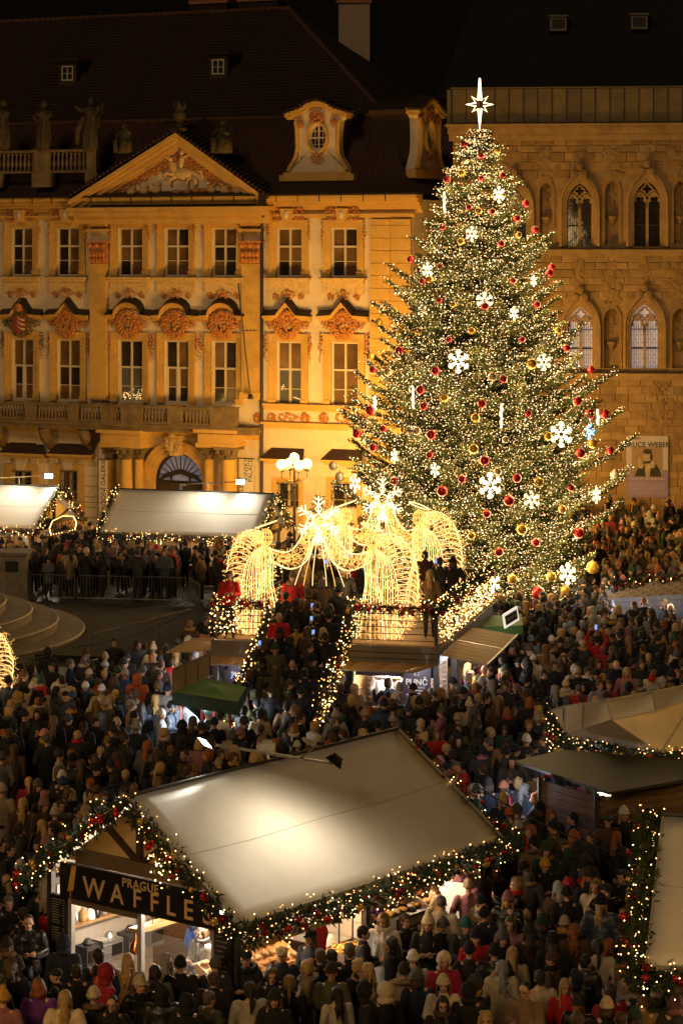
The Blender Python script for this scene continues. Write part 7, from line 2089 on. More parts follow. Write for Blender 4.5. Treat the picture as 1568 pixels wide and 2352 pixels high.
def cap_mb(mb, p0, r0, p1, r1, n=10, sy=1.0):
    p0 = Vector(p0); p1 = Vector(p1); d = p1-p0; L = d.length; d = d/L if L > 1e-6 else Vector((0,0,1))
    pts = []; rr = []
    for t in (-.95,-.7,-.35): pts.append(p0 + d*r0*t); rr.append(r0*math.sqrt(1-t*t))
    for t in (0,.5,1): pts.append(p0.lerp(p1,t)); rr.append(r0+(r1-r0)*t)
    for t in (.35,.7,.95): pts.append(p1 + d*r1*t); rr.append(r1*math.sqrt(1-t*t))
    mb.tube(pts, rr, n)
def remesh(mb, voxel, dec=1.0, smooth=4):
    me = mb.mesh('tmp', skin_m); o = bpy.data.objects.new('tmp', me); COL.objects.link(o)
    m = o.modifiers.new('r', 'REMESH'); m.mode = 'VOXEL'; m.voxel_size = voxel; m.use_smooth_shade = True
    if smooth: s = o.modifiers.new('s', 'SMOOTH'); s.factor = .5; s.iterations = smooth
    if dec < 1: d = o.modifiers.new('d', 'DECIMATE'); d.ratio = dec
    dg = bpy.context.evaluated_depsgraph_get(); out = bpy.data.meshes.new_from_object(o.evaluated_get(dg))
    bpy.data.objects.remove(o); bpy.data.meshes.remove(me)
    out.materials.clear(); out.polygons.foreach_set('use_smooth', [True]*len(out.polygons)); return out
def displace(me, fn):
    me.update(); n = [v.normal.copy() for v in me.vertices]
    for v, nn in zip(me.vertices, n): v.co += nn*fn(v.co)
    me.update()
def add_faces(me, mb, mi_off_mats):
    """append builder geometry to an existing mesh (keeps one object)"""
    bm = bmesh.new(); bm.from_mesh(me)
    base = [bm.verts.new(v) for v in mb.v]
    for f, mi in zip(mb.f, mb.m):
        try: nf = bm.faces.new([base[i] for i in f]); nf.material_index = mi; nf.smooth = True
        except ValueError: pass
    bm.to_mesh(me); bm.free()

# skeletons (figure faces -y; metres; standing height 1.72)
def arms(kind):
    # shoulder, elbow, wrist, hand tip for the left (s=-1) and right (s=+1) side
    hang = lambda s: ((s*.185,.01,1.40),(s*.245,.03,1.12),(s*.235,-.06,.87),(s*.225,-.09,.77))
    cup = lambda s: ((s*.185,.0,1.40),(s*.25,-.02,1.14),(s*.10,-.26,1.16),(s*.045,-.31,1.19))
    phone = lambda s: ((s*.185,.0,1.40),(s*.25,-.16,1.22),(s*.13,-.36,1.42),(s*.10,-.40,1.50))
    face = lambda s: ((s*.185,.0,1.40),(s*.27,-.10,1.17),(s*.12,-.20,1.42),(s*.07,-.20,1.50))
    up = lambda s: ((s*.185,.0,1.42),(s*.31,-.10,1.62),(s*.18,-.24,1.84),(s*.12,-.28,1.92))
    pocket = lambda s: ((s*.185,.01,1.40),(s*.29,.05,1.14),(s*.19,-.08,.95),(s*.16,-.12,.90))
    return {'hang':(hang(-1),hang(1)),'cup':(cup(-1),cup(1)),'phone':(pocket(-1),phone(1)),'face':(hang(-1),face(1)),'up':(up(-1),up(1)),'pocket':(pocket(-1),pocket(1))}[kind]
HEADC = Vector((0,-.02,1.60))
def head_part(mb):
    mb.ell((0,.0,1.635), (.076,.094,.088), 14, 10)       # skull
    mb.ell((0,-.035,1.575), (.056,.060,.072), 12, 8)     # face
    mb.ell((0,-.060,1.527), (.030,.030,.022), 8, 6)      # chin
    cap_mb(mb, (0,-.088,1.61), .010, (0,-.107,1.578), .015, 6)   # nose
    for s in (-1,1): mb.ell((s*.076,.005,1.59), (.014,.022,.032), 6, 5); mb.ell((s*.036,-.068,1.572), (.022,.02,.02), 6, 5); mb.ell((s*.03,-.082,1.622), (.026,.012,.01), 6, 4)
    cap_mb(mb, (0,.012,1.42), .056, (0,0,1.54), .050, 10)
def face_detail():
    mb = MB()
    for s in (-1,1):
        mb.ell((s*.031,-.0865,1.603), (.0135,.008,.0085), 8, 5, 2)
        mb.box(s*.031-.017, s*.031+.017, -.101, -.088, 1.621, 1.6265, 2)
    mb.ell((0,-.0895,1.548), (.023,.010,.0075), 8, 4, 1)
    return mb
def hand(mb, w, tip, curl):
    w = Vector(w); tip = Vector(tip); d = (tip-w).normalized(); side = d.cross(Vector((0,1,.2))).normalized(); nrm = side.cross(d)
    palm = w + d*.045
    for k in range(4):
        b = palm + side*(-.030+.020*k) + d*.03; l = (.050,.058,.054,.042)[k]
        m_ = b + d*l*.5 + nrm*curl*.012; e = m_ + (d*(1-curl*.6)+nrm*curl)*l*.5
        mb.tube([b-d*.02, b, m_, e], [.011,.0105,.010,.007], 6)
    th = palm - side*.034 - d*.01; mb.tube([th, th-side*.02+d*.028+nrm*.012, th-side*.012+d*.052+nrm*.026], [.013,.0115,.008], 6)
    mb.ell(palm, (.036,.022,.040), 8, 6)
    cap_mb(mb, w, .026, palm, .028, 8)
def body_mesh(pose):
    mb = MB(); head_part(mb)
    mb.ell((0,.01,1.27), (.165,.105,.19), 12, 8); mb.ell((0,.01,1.05), (.14,.10,.16), 12, 8); mb.ell((0,.015,.92), (.155,.115,.12), 12, 8)
    cap_mb(mb, (-.13,.01,1.40), .062, (.13,.01,1.40), .062)
    for s in (-1,1):
        cap_mb(mb, (s*.085,.01,.90), .088, (s*.095,.0,.50), .055); cap_mb(mb, (s*.095,.0,.50), .058, (s*.10,.02,.10), .038)
        cap_mb(mb, (s*.10,.03,.055), .042, (s*.115,-.13,.038), .032)
    for sh, el, wr, tp in arms(pose):
        cap_mb(mb, sh, .056, el, .042); cap_mb(mb, el, .043, wr, .028); hand(mb, wr, tp, .35 if pose in ('hang','pocket') else .8)
    me = remesh(mb, .0115, .42, 2)
    for m_ in (skin_m, skin2_m, eye_m, shoe_m): me.materials.append(m_)
    add_faces(me, face_detail(), None)
    for p in me.polygons:
        if p.center.z < .10: p.material_index = 3
    return me
def coat_mesh(pose, kind, seed):
    """kind: jacket, parka, coat, puffer"""
    mb = MB(); hem = {'jacket':.84,'parka':.66,'coat':.34,'puffer':.80}[kind]; fat = {'jacket':0,'parka':.022,'coat':.008,'puffer':.035}[kind]
    r = random.Random(seed); flare = {'jacket':.0,'parka':.015,'coat':.05,'puffer':.0}[kind]
    prof = [(.175+fat+flare, hem), (.178+fat+flare*.8, hem+.02), (.172+fat+flare*.4, (hem+1.0)/2), (.155+fat, 1.06), (.172+fat, 1.24), (.168+fat*.8, 1.36), (.10, 1.455), (.072, 1.485)]
    mb.lathe(prof, (0,.005,0), 18, 0, .72)
    cap_mb(mb, (-.145,.01,1.375), .080+fat*.6, (.145,.01,1.375), .080+fat*.6)
    mb.ell((0,.012,1.465), (.088,.080,.052), 12, 6)      # collar
    for sh, el, wr, tp in arms(pose):
        w2 = Vector(el).lerp(Vector(wr), .93)
        cap_mb(mb, sh, .078+fat*.6, el, .062+fat*.5); cap_mb(mb, el, .062+fat*.5, w2, .044+fat*.4)
    me = remesh(mb, .019, .40, 3)
    off = Vector((seed*3.1, seed*1.7, 0))
    if kind == 'puffer': displace(me, lambda c: .012*math.sin(c.z*2*PI/.085 + c.x*4)*min(1, max(0,(1.42-c.z)*8)) + .006*mnoise.noise(c*9+off))
    else: displace(me, lambda c: .013*mnoise.noise(Vector((c.x*9,c.y*9,c.z*3.2))+off) + .008*mnoise.noise(c*17+off))
    me.materials.append(puffer_m if kind == 'puffer' else cloth_m); return me
def trousers_mesh(seed):
    mb = MB(); mb.ell((0,.012,.92), (.165,.125,.13), 12, 8)
    for s in (-1,1): cap_mb(mb, (s*.085,.01,.88), .100, (s*.098,.0,.48), .070); cap_mb(mb, (s*.098,.0,.48), .070, (s*.10,.02,.13), .058)
    me = remesh(mb, .024, .4, 2); off = Vector((seed,0,0)); displace(me, lambda c: .008*mnoise.noise(Vector((c.x*10,c.y*10,c.z*6))+off)); me.materials.append(cloth_m); return me
def head_gear(kind, seed=0):
    mb = MB(); m_ = hair_m; off = Vector((seed*2.3,1,0)); amp = .004; vox = .014
    S = lambda dz=0, k=1.0: mb.ell((0,.012,1.652+dz), (.090*k,.104*k,.094*k), 14, 9)
    if kind in ('beanie','pompom'):
        mb.ell((0,.012,1.668), (.096,.110,.100), 16, 10); mb.tube([(0,0,0)]*0 or [(.098*math.cos(a), .012+.112*math.sin(a), 1.635) for a in np.linspace(0,2*PI,17)], .017, 6)
        mb.ell((0,.012,1.72),(.07,.08,.065),10,6)
        if kind == 'pompom': mb.ell((0,.02,1.795), (.052,.052,.048), 10, 7)
        m_ = knit_m; amp = .003
    elif kind == 'cap':
        mb.ell((0,.010,1.668), (.092,.106,.078), 16, 10); mb.ell((0,-.115,1.655), (.066,.060,.010), 12, 4); m_ = cloth_m; amp = .001
    elif kind == 'hood':
        mb.ell((0,.03,1.635), (.122,.122,.135), 16, 10); mb.ell((0,.04,1.50), (.12,.10,.07), 12, 6); m_ = cloth_m; amp = .010
    elif kind == 'short':
        S(.004, 1.02); mb.ell((0,.055,1.60), (.078,.062,.075), 10, 7)
        for s in (-1,1): mb.ell((s*.074,.0,1.632), (.016,.035,.035), 6, 5)
        mb.ell((0,-.062,1.70), (.055,.03,.022), 8, 5); amp = .007
    elif kind == 'buzz':
        mb.ell((0,.016,1.648), (.083,.096,.090), 14, 9); amp = .002
    elif kind in ('long','straight','curly','bob','tail','bun'):
        S(.002, 1.05); mb.ell((0,.060,1.595), (.084,.062,.09), 10, 7)
        for s in (-1,1):
            mb.ell((s*.078,.015,1.60), (.024,.055,.075), 8, 6)
            if kind in ('long','straight','curly'):
                cap_mb(mb, (s*.080,.015,1.58), .024, (s*.095,-.03,1.42), .024, 8); cap_mb(mb, (s*.095,-.03,1.42), .022, (s*.10,-.11,1.28), .012, 8)
            if kind == 'bob': cap_mb(mb, (s*.084,.01,1.60), .034, (s*.088,0,1.50), .034, 8)
        if kind in ('long','straight','curly'):
            cap_mb(mb, (0,.080,1.58), .066, (0,.115,1.42), .055, 10); cap_mb(mb, (-.03,.115,1.42), .048, (-.03,.15,1.24), .018, 8); cap_mb(mb, (.04,.115,1.42), .045, (.045,.145,1.27), .016, 8)
        if kind == 'bob': mb.ell((0,.07,1.54), (.09,.06,.075), 10, 6)
        if kind == 'tail': mb.ell((0,.115,1.64), (.03,.03,.03), 8, 5); cap_mb(mb, (0,.125,1.63), .028, (0,.155,1.46), .032, 8); cap_mb(mb, (0,.155,1.46), .030, (.01,.15,1.30), .012, 8)
        if kind == 'bun': mb.ell((0,.075,1.735), (.045,.045,.042), 8, 6)
        amp = {'curly':.022,'long':.010,'straight':.005,'bob':.007,'tail':.006,'bun':.006}[kind]
    me = remesh(mb, vox, .5, 2)
    fq = 26 if kind == 'curly' else 15
    displace(me, lambda c: amp*mnoise.noise(c*fq+off)*1.4)
    # cut away what would cover the face
    if kind not in ('cap',):
        bm = bmesh.new(); bm.from_mesh(me)
        zl = {'beanie':1.622,'pompom':1.622,'hood':1.668,'short':1.672,'buzz':1.672}.get(kind, 1.672)
        hw = .060 if kind == 'hood' else .052 if kind in ('beanie','pompom') else .058
        dl = [f for f in bm.faces if (c := f.calc_center_median()) and c.y < (-.035) and abs(c.x) < hw and 1.47 < c.z < zl]
        bmesh.ops.delete(bm, geom=dl, context='FACES'); bm.to_mesh(me); bm.free()
    me.materials.append(m_); return me
def fur_ring():
    mb = MB(); pts = [(.115*math.sin(a), -.045-.03*math.cos(a)*-1 , 1.60+.125*math.cos(a)) for a in np.linspace(0,2*PI,21)]; mb.tube(pts, .030, 7)
    me = remesh(mb, .013, .6, 1); displace(me, lambda c: .014*mnoise.noise(c*45)); me.materials.append(fur_m); return me
def fur_collar():
    mb = MB(); pts = [(.125*math.sin(a), .02-.10*math.cos(a), 1.475+.02*math.cos(a+PI)) for a in np.linspace(0,2*PI,21)]; mb.tube(pts, .045, 7)
    me = remesh(mb, .015, .6, 1); displace(me, lambda c: .014*mnoise.noise(c*45)); me.materials.append(fur_m); return me
def scarf_mesh():
    mb = MB()
    for q in range(3): mb.tube([((.10+.008*q)*math.sin(a), .0-(.092)*math.cos(a), 1.475+.022*q+.012*math.cos(a*2+q)) for a in np.linspace(0,2*PI,21)], .026, 7)
    mb.tube([(.04,-.12,1.46),(.06,-.16,1.30),(.05,-.17,1.12)], [.035,.045,.045], 7, flat=.5)
    me = remesh(mb, .014, .5, 1); me.materials.append(knit_m); return me
def backpack_mesh():
    mb = MB(); mb.ell((0,.21,1.20), (.15,.10,.22), 12, 8); mb.ell((0,.30,1.12), (.11,.05,.10), 10, 6)
    for s in (-1,1): mb.tube([(s*.10,.18,1.36),(s*.12,.06,1.475),(s*.13,-.10,1.40),(s*.15,-.13,1.25),(s*.17,.0,1.12)], .018, 6)
    me = remesh(mb, .018, .6, 1); me.materials.append(cloth_m); return me
def glasses_mesh():
    mb = MB()
    for s in (-1,1): mb.tube([(s*.032+.021*math.cos(a), -.108, 1.600+.015*math.sin(a)) for a in np.linspace(0,2*PI,11)], .0025, 4, cap=False); mb.tube([(s*.053,-.108,1.604),(s*.082,-.03,1.60)], .0025, 4)
    mb.tube([(-.011,-.108,1.602),(.011,-.108,1.602)], .0025, 4); return mb.mesh('glasses', black)
POSES = ['hang','cup','phone','face','pocket']
BODY = {p: body_mesh(p) for p in POSES + ['up']}
COAT = {}
for i_, p_ in enumerate(POSES):
    for j_, k_ in enumerate(('jacket','parka','coat','puffer')): COAT[p_, k_] = coat_mesh(p_, k_, i_*4+j_)
COAT['up','jacket'] = coat_mesh('up','jacket',77)
TROU = [trousers_mesh(k) for k in range(2)]
GEAR = {k: head_gear(k, i) for i, k in enumerate(('beanie','pompom','cap','hood','short','buzz','long','straight','curly','bob','tail','bun'))}
GEAR['fur'] = fur_ring(); GEAR['furcollar'] = fur_collar(); GEAR['scarf'] = scarf_mesh(); GEAR['pack'] = backpack_mesh(); GEAR['glasses'] = glasses_mesh()
HAIRUNDER = GEAR['short']
print('tri', {k: len(v.polygons) for k, v in list(GEAR.items())[:4]}, len(BODY['cup'].polygons), len(COAT['cup','coat'].polygons))

CLR = dict(black=(.009,.0085,.009), charcoal=(.022,.021,.023), grey=(.09,.085,.082), lightgrey=(.32,.31,.30), white=(.62,.58,.52), cream=(.55,.45,.31), beige=(.32,.24,.15), tan=(.21,.135,.07),
    brown=(.075,.042,.022), darkbrown=(.03,.018,.012), navy=(.012,.017,.036), blue=(.025,.06,.22), slate=(.04,.053,.08), lightblue=(.20,.33,.50), teal=(.012,.08,.08), green=(.02,.08,.035), darkgreen=(.018,.05,.03), olive=(.075,.075,.03),
    red=(.46,.012,.012), crimson=(.30,.012,.035), orange=(.55,.12,.02), mustard=(.45,.25,.03), yellow=(.70,.42,.02), pink=(.50,.20,.22), mauve=(.28,.12,.14), purple=(.13,.03,.22), camo=(.09,.085,.045), silver=(.34,.34,.35), blonde=(.48,.31,.12), lightbrown=(.20,.11,.05), ginger=(.30,.09,.02), salmon=(.55,.22,.14))
CW = dict(grey='grey', lightgrey='light grey', darkbrown='dark brown', lightblue='light blue', darkgreen='dark green', camo='camouflage', slate='blue grey')
def cw(c): return CW.get(c, c)
GW = dict(beanie='beanie', pompom='bobble hat', cap='cap', hood='raised hood', short='short {c} hair', buzz='cropped {c} hair', long='long {c} hair', straight='long straight {c} hair', curly='curly {c} hair', bob='{c} bob hair', tail='{c} ponytail', bun='{c} hair in a bun')
KW = dict(jacket='jacket', parka='parka', coat='long coat', puffer='padded jacket')
TRC = ['navy','black','charcoal','slate','black','darkbrown']
pr = random.Random(8)
ALLP = []     # every figure: dict with world position and look
def person_rec(pos, gear, gc, coat, cc, face, kind, pose, extra='', h=1.0, manual=True, lab=None):
    ALLP.append(dict(pos=Vector(pos), gear=gear, gc=gc, kind=kind, cc=cc, face=face, pose=pose, extra=extra, h=h, manual=manual, lab=lab))
def build_person(d, parent_col=None):
    x, y, z = d['pos']
    r_ = empty('person', (x,y,z), R(d['face'])); r_.scale = (d['h']*d.get('wd',1), d['h']*d.get('wd',1), d['h'])
    inst('body', BODY[d['pose']], r_)
    k = d['kind'] if (d['pose'], d['kind']) in COAT else 'jacket'
    inst({'jacket':'jacket','parka':'parka','coat':'coat','puffer':'padded_jacket'}[k], COAT[d['pose'], k], r_, color=jit(CLR[d['cc']]))
    if not d.get('far'): inst('trousers', TROU[pr.randrange(2)], r_, color=CLR[pr.choice(TRC)])
    g = d['gear']; e = d['extra']
    if g in ('beanie','pompom','cap','hood'):
        nm = {'beanie':'beanie','pompom':'bobble_hat','cap':'cap','hood':'hood'}[g]
        inst(nm, GEAR[g], r_, color=jit(CLR[d['gc']]))
        if g != 'hood': 
            hk = 'long' if 'L' in e else 'bob' if pr.random() < .3 else None
            if hk: inst('hair', GEAR[hk], r_, scale=(.97,.97,.995), color=CLR[{'b':'blonde','d':'darkbrown','g':'ginger'}.get(e[e.index('L')+1:e.index('L')+2], 'brown')] if 'L' in e else CLR['brown'])
    elif g != 'bald': inst('hair', GEAR[g], r_, color=jit(CLR[d['gc']]))
    if 'F' in e: inst('fur_trim', GEAR['furcollar' if g != 'hood' else 'fur'], r_, color=CLR['tan' if 'Fl' not in e else 'cream'])
    if 'S' in e: inst('scarf', GEAR['scarf'], r_, color=CLR[d.get('sc','white')])
    if 'P' in e: inst('backpack', GEAR['pack'], r_, color=CLR[d.get('pc','navy')])
    if 'G' in e: inst('glasses', GEAR['glasses'], r_)
    if 'H' in e: inst('hood_down', GEAR['furcollar'], r_, scale=(1.15,1.2,1.0), color=jit(CLR[d['cc']]))
    return r_
def jit(c): f = pr.uniform(.85,1.15); return tuple(min(1, v*f) for v in c)

def M(tile, text):
    """tile = (ox, oy, scale) of the study crop; lines: x y gear/colour kind/colour facing pose extras"""
    ox, oy, s = tile
    for ln in text.strip().split('\n'):
        q = ln.split()
        if len(q) < 6: continue
        x = (ox + float(q[0])/s)*.9186; y = (oy + float(q[1])/s)*.9186
        g, gc = q[2].split('/'); k, cc = q[3].split('/')
        ex = q[6] if len(q) > 6 else ''
        h = .98 if 'c' in ex else pr.uniform(1.14,1.25)
        h2 = 1.63*h
        p = at(x, y, h2); d = dict()
        person_rec((p.x,p.y,0), g, gc, None, cc, float(q[4]), k, q[5], ex.replace('c',''), h)
        for t in q[7:]:
            a, b = t.split('='); ALLP[-1][a] = b
# facing: 0 looks at the camera, 90 looks to the right, 180 looks away
M((1150,1950,2.815), '''
100 70 hood/lightgrey jacket/navy 90 pocket
195 30 beanie/charcoal jacket/navy 170 pocket
310 50 beanie/salmon puffer/crimson 120 phone
410 20 bun/blonde coat/slate 160 cup
455 60 curly/silver coat/slate 120 phone
345 235 beanie/orange jacket/black 180 cup
400 215 beanie/olive jacket/olive 170 pocket
405 330 beanie/lightgrey jacket/grey 180 cup S sc=lightgrey
520 440 beanie/black parka/tan 200 cup F
600 485 beanie/darkgreen jacket/darkgreen 20 cup F
640 250 curly/ginger coat/black 20 cup
655 325 beanie/navy jacket/olive 250 cup
790 270 short/black coat/black 280 pocket
1150 235 beanie/white jacket/black 10 phone Lb
595 600 beanie/yellow jacket/black 15 cup
475 670 bob/darkbrown parka/charcoal 180 pocket F
245 640 long/darkbrown jacket/black 350 cup F
130 650 beanie/beige parka/brown 180 hang
30 690 beanie/mauve jacket/mauve 170 hang
335 840 beanie/mauve puffer/black 340 face Lb
470 960 bun/blonde jacket/black 10 cup c
575 1000 beanie/darkgreen puffer/navy 180 hang
685 755 straight/silver jacket/tan 200 cup
750 800 beanie/black jacket/black 180 hang
825 480 hood/charcoal parka/charcoal 180 pocket
870 560 hood/charcoal coat/charcoal 185 pocket
950 745 straight/lightbrown parka/cream 340 pocket
1025 775 cap/navy puffer/black 10 pocket
1150 680 short/darkbrown jacket/black 300 cup
800 1060 curly/ginger coat/brown 180 hang
965 1170 tail/darkbrown coat/cream 180 pocket
40 1025 beanie/teal jacket/charcoal 10 cup
110 1100 beanie/black jacket/red 10 hang
300 1110 pompom/grey jacket/black 10 cup
240 1210 beanie/black puffer/charcoal 185 pocket
365 1225 straight/blonde jacket/beige 180 hang
290 1320 curly/silver parka/cream 185 face
455 1475 buzz/black parka/tan 330 cup G
560 1390 short/darkbrown jacket/cream 180 pocket
740 1450 straight/blonde jacket/red 5 hang
1050 1490 short/brown jacket/crimson 200 cup
1030 1590 beanie/cream jacket/black 180 pocket
1280 1560 buzz/lightbrown jacket/tan 180 hang
1385 1510 beanie/white parka/olive 180 pocket
1225 1660 beanie/darkgreen jacket/brown 185 hang
1130 1690 short/brown jacket/black 180 pocket
820 1690 long/brown jacket/black 200 hang
175 1680 curly/blonde jacket/black 0 cup
1500 1560 hood/mauve jacket/charcoal 200 pocket
1140 1050 short/darkbrown jacket/navy 190 hang P pc=olive
650 1130 beanie/black coat/black 185 hang
1230 1470 beanie/brown jacket/navy 180 pocket
60 1480 hood/black jacket/black 180 hang
560 200 beanie/black coat/black 200 hang
''')
M((650,1800,2.24), '''
870 85 long/darkbrown jacket/black 40 cup
930 75 short/brown jacket/charcoal 0 cup
990 80 straight/lightbrown jacket/red 10 cup
1110 115 hood/black jacket/black 0 pocket
1205 140 hood/charcoal puffer/charcoal 180 pocket
1245 180 beanie/navy puffer/slate 190 face S sc=pink
1290 65 buzz/beige jacket/black 90 pocket
1370 60 short/brown jacket/teal 350 cup c
1490 110 beanie/white puffer/black 180 pocket
1510 25 short/brown jacket/slate 200 cup
1430 170 beanie/black jacket/black 100 cup
1380 180 beanie/navy puffer/slate 180 pocket
1330 190 long/lightbrown jacket/black 100 cup
1540 150 beanie/charcoal jacket/slate 180 cup
1075 195 short/darkbrown jacket/navy 180 pocket
1005 235 beanie/pink jacket/pink 190 cup
1100 295 beanie/salmon jacket/cream 100 cup
1145 335 hood/red jacket/red 160 cup
985 915 beanie/red puffer/beige 280 phone
800 985 short/darkbrown jacket/black 330 cup G
1120 885 hood/mauve jacket/salmon 180 hang
1165 930 beanie/beige jacket/mauve 180 pocket
655 1075 beanie/purple jacket/navy 220 cup
690 1120 straight/lightbrown coat/white 340 hang S
815 1120 short/brown jacket/black 30 cup
940 1135 pompom/cream jacket/black 350 cup Lb
1020 1150 beanie/grey jacket/charcoal 320 cup
1150 1150 beanie/teal jacket/charcoal 350 cup S sc=grey
285 1215 cap/black jacket/charcoal 320 pocket
580 1190 short/black jacket/charcoal 90 cup
125 1310 cap/white jacket/navy 350 pocket G
70 1430 bun/brown jacket/black 0 cup
165 1470 tail/lightbrown jacket/black 180 hang
260 1385 bun/blonde parka/beige 270 cup H
335 1320 short/brown jacket/navy 200 cup
400 1325 short/black jacket/black 200 pocket
400 1410 beanie/darkbrown jacket/olive 0 cup G
735 1250 long/black jacket/black 260 hang
545 1375 curly/blonde jacket/black 230 pocket
600 1400 straight/blonde jacket/olive 300 hang
855 1335 beanie/white jacket/lightgrey 180 hang P pc=charcoal
1030 1345 hood/cream jacket/crimson 0 hang
805 1405 beanie/darkbrown parka/beige 185 pocket H
695 1515 hood/cream jacket/black 200 hang
1025 1475 beanie/cream jacket/cream 0 cup Ld
1020 1590 long/darkbrown jacket/black 5 cup GS sc=brown
600 1515 hood/black jacket/black 90 pocket
430 1530 long/darkbrown jacket/cream 200 hang
80 1555 beanie/grey jacket/black 330 cup
880 1440 beanie/grey jacket/navy 190 hang
1400 320 beanie/brown puffer/black 200 cup
1170 1290 beanie/black jacket/charcoal 180 hang
500 1290 short/brown jacket/black 200 cup
''')
M((0,2000,2.24), '''
50 575 short/grey jacket/black 20 pocket
160 680 buzz/darkbrown puffer/black 10 cup
300 595 short/grey jacket/red 190 hang
305 725 short/brown jacket/crimson 185 cup c
360 800 hood/navy coat/navy 180 hang
290 505 beanie/black jacket/black 180 pocket
250 490 curly/beige jacket/black 180 pocket
40 810 beanie/darkbrown jacket/charcoal 180 pocket F
60 930 curly/brown jacket/navy 185 hang
220 1045 bob/ginger jacket/purple 180 hang
365 1110 straight/blonde parka/cream 180 pocket
525 1095 beanie/cream jacket/black 185 pocket F
630 1135 buzz/darkbrown jacket/black 350 pocket G
555 875 short/black jacket/navy 190 pocket P pc=orange
720 900 straight/blonde coat/tan 170 cup
785 1030 beanie/cream puffer/black 30 pocket
930 900 curly/silver jacket/grey 180 cup
1010 920 beanie/black coat/black 190 pocket
870 965 tail/darkbrown jacket/olive 185 cup
1205 920 beanie/grey jacket/charcoal 185 pocket
1195 1000 short/brown coat/black 185 pocket
1400 1060 tail/darkbrown parka/cream 190 cup
1380 885 cap/black jacket/black 350 cup H
1530 960 bun/brown jacket/black 10 cup
1540 1110 beanie/charcoal jacket/black 350 cup
20 1110 pompom/mustard jacket/mauve 180 pocket
910 1080 hood/black puffer/charcoal 180 hang
1045 1130 hood/black jacket/black 180 hang
960 1030 hood/charcoal jacket/charcoal 190 hang c
115 375 beanie/white jacket/black 180 pocket
60 275 short/darkbrown jacket/charcoal 60 cup
20 250 short/darkbrown jacket/black 40 cup
130 640 short/black jacket/black 200 hang
430 960 short/darkbrown jacket/black 190 hang
''')
M((0,1600,2.24), '''
270 65 hood/black jacket/black 180 hang
485 75 beanie/brown jacket/charcoal 60 cup
640 12 short/darkbrown jacket/black 0 pocket
710 100 beanie/black jacket/black 0 cup
810 40 short/brown jacket/charcoal 180 cup
860 48 pompom/cream jacket/cream 180 pocket
895 110 beanie/navy jacket/charcoal 190 pocket
965 125 short/brown puffer/red 180 pocket
985 75 straight/blonde jacket/black 200 cup
290 150 short/black jacket/black 350 cup
395 130 short/grey jacket/navy 90 pocket
470 115 buzz/grey jacket/charcoal 180 pocket S sc=cream
590 95 beanie/beige jacket/black 20 cup
185 265 beanie/white jacket/beige 180 hang
245 345 short/darkbrown jacket/charcoal 90 pocket F
310 270 beanie/cream jacket/beige 180 cup
350 225 short/darkbrown parka/cream 180 hang S sc=cream
480 262 beanie/white jacket/black 350 cup S sc=slate
570 278 beanie/white jacket/cream 190 pocket
660 175 beanie/green jacket/charcoal 180 cup
700 190 beanie/lightgrey jacket/blue 185 pocket
770 215 hood/orange puffer/orange 170 hang
800 170 beanie/grey jacket/black 190 hang
630 250 short/brown jacket/slate 180 cup
890 190 short/grey jacket/slate 100 pocket
880 255 short/lightbrown coat/charcoal 190 pocket
400 370 beanie/slate jacket/charcoal 200 cup S sc=mustard
210 415 long/black coat/black 0 pocket
300 450 straight/lightbrown coat/black 185 hang
370 312 cap/black jacket/charcoal 40 cup
540 365 straight/lightbrown coat/brown 190 hang
620 330 straight/blonde jacket/black 180 hang
735 365 beanie/lightgrey jacket/beige 100 cup
790 380 curly/grey jacket/slate 190 cup S sc=teal
870 330 curly/blonde jacket/charcoal 190 cup
962 375 beanie/slate coat/slate 60 cup
905 415 beanie/white coat/lightgrey 90 face
755 430 beanie/black jacket/grey 60 pocket
655 468 beanie/cream jacket/charcoal 180 pocket
765 490 pompom/lightgrey puffer/navy 185 pocket
470 480 long/darkbrown coat/black 180 hang
605 560 buzz/tan coat/charcoal 190 pocket
700 550 short/brown jacket/charcoal 120 cup
265 560 beanie/slate jacket/black 200 cup
410 670 beanie/black coat/black 130 pocket
535 670 straight/brown jacket/black 190 cup
540 725 beanie/black coat/black 60 cup
335 735 cap/grey jacket/black 60 cup
350 765 beanie/white jacket/charcoal 170 pocket
352 800 beanie/blue jacket/black 180 cup
215 815 beanie/grey coat/black 30 hang
505 865 short/darkbrown jacket/olive 20 cup
385 865 long/brown jacket/black 60 cup
585 880 short/brown jacket/black 15 pocket
690 860 short/brown coat/black 30 pocket
750 835 long/lightbrown jacket/black 200 cup
480 955 straight/blonde jacket/lightgrey 190 hang
345 925 long/darkbrown jacket/grey 20 pocket
440 965 short/black jacket/charcoal 40 cup
310 970 pompom/cream jacket/brown 185 pocket
250 920 beanie/mauve parka/brown 40 face
130 915 straight/blonde jacket/brown 180 hang
10 660 beanie/grey coat/grey 180 pocket
12 840 beanie/cream coat/beige 170 pocket
100 315 hood/mustard parka/tan 180 hang
80 610 long/brown coat/brown 180 hang
1150 165 beanie/lightgrey jacket/grey 200 pocket
1165 415 cap/lightblue jacket/charcoal 190 cup
1200 465 beanie/black jacket/black 190 cup
1020 480 hood/black coat/black 180 hang
1130 490 beanie/charcoal jacket/black 180 cup
880 640 long/brown coat/black 180 hang
1010 560 hood/charcoal coat/black 180 pocket
1240 420 short/darkbrown jacket/white 150 cup
''')
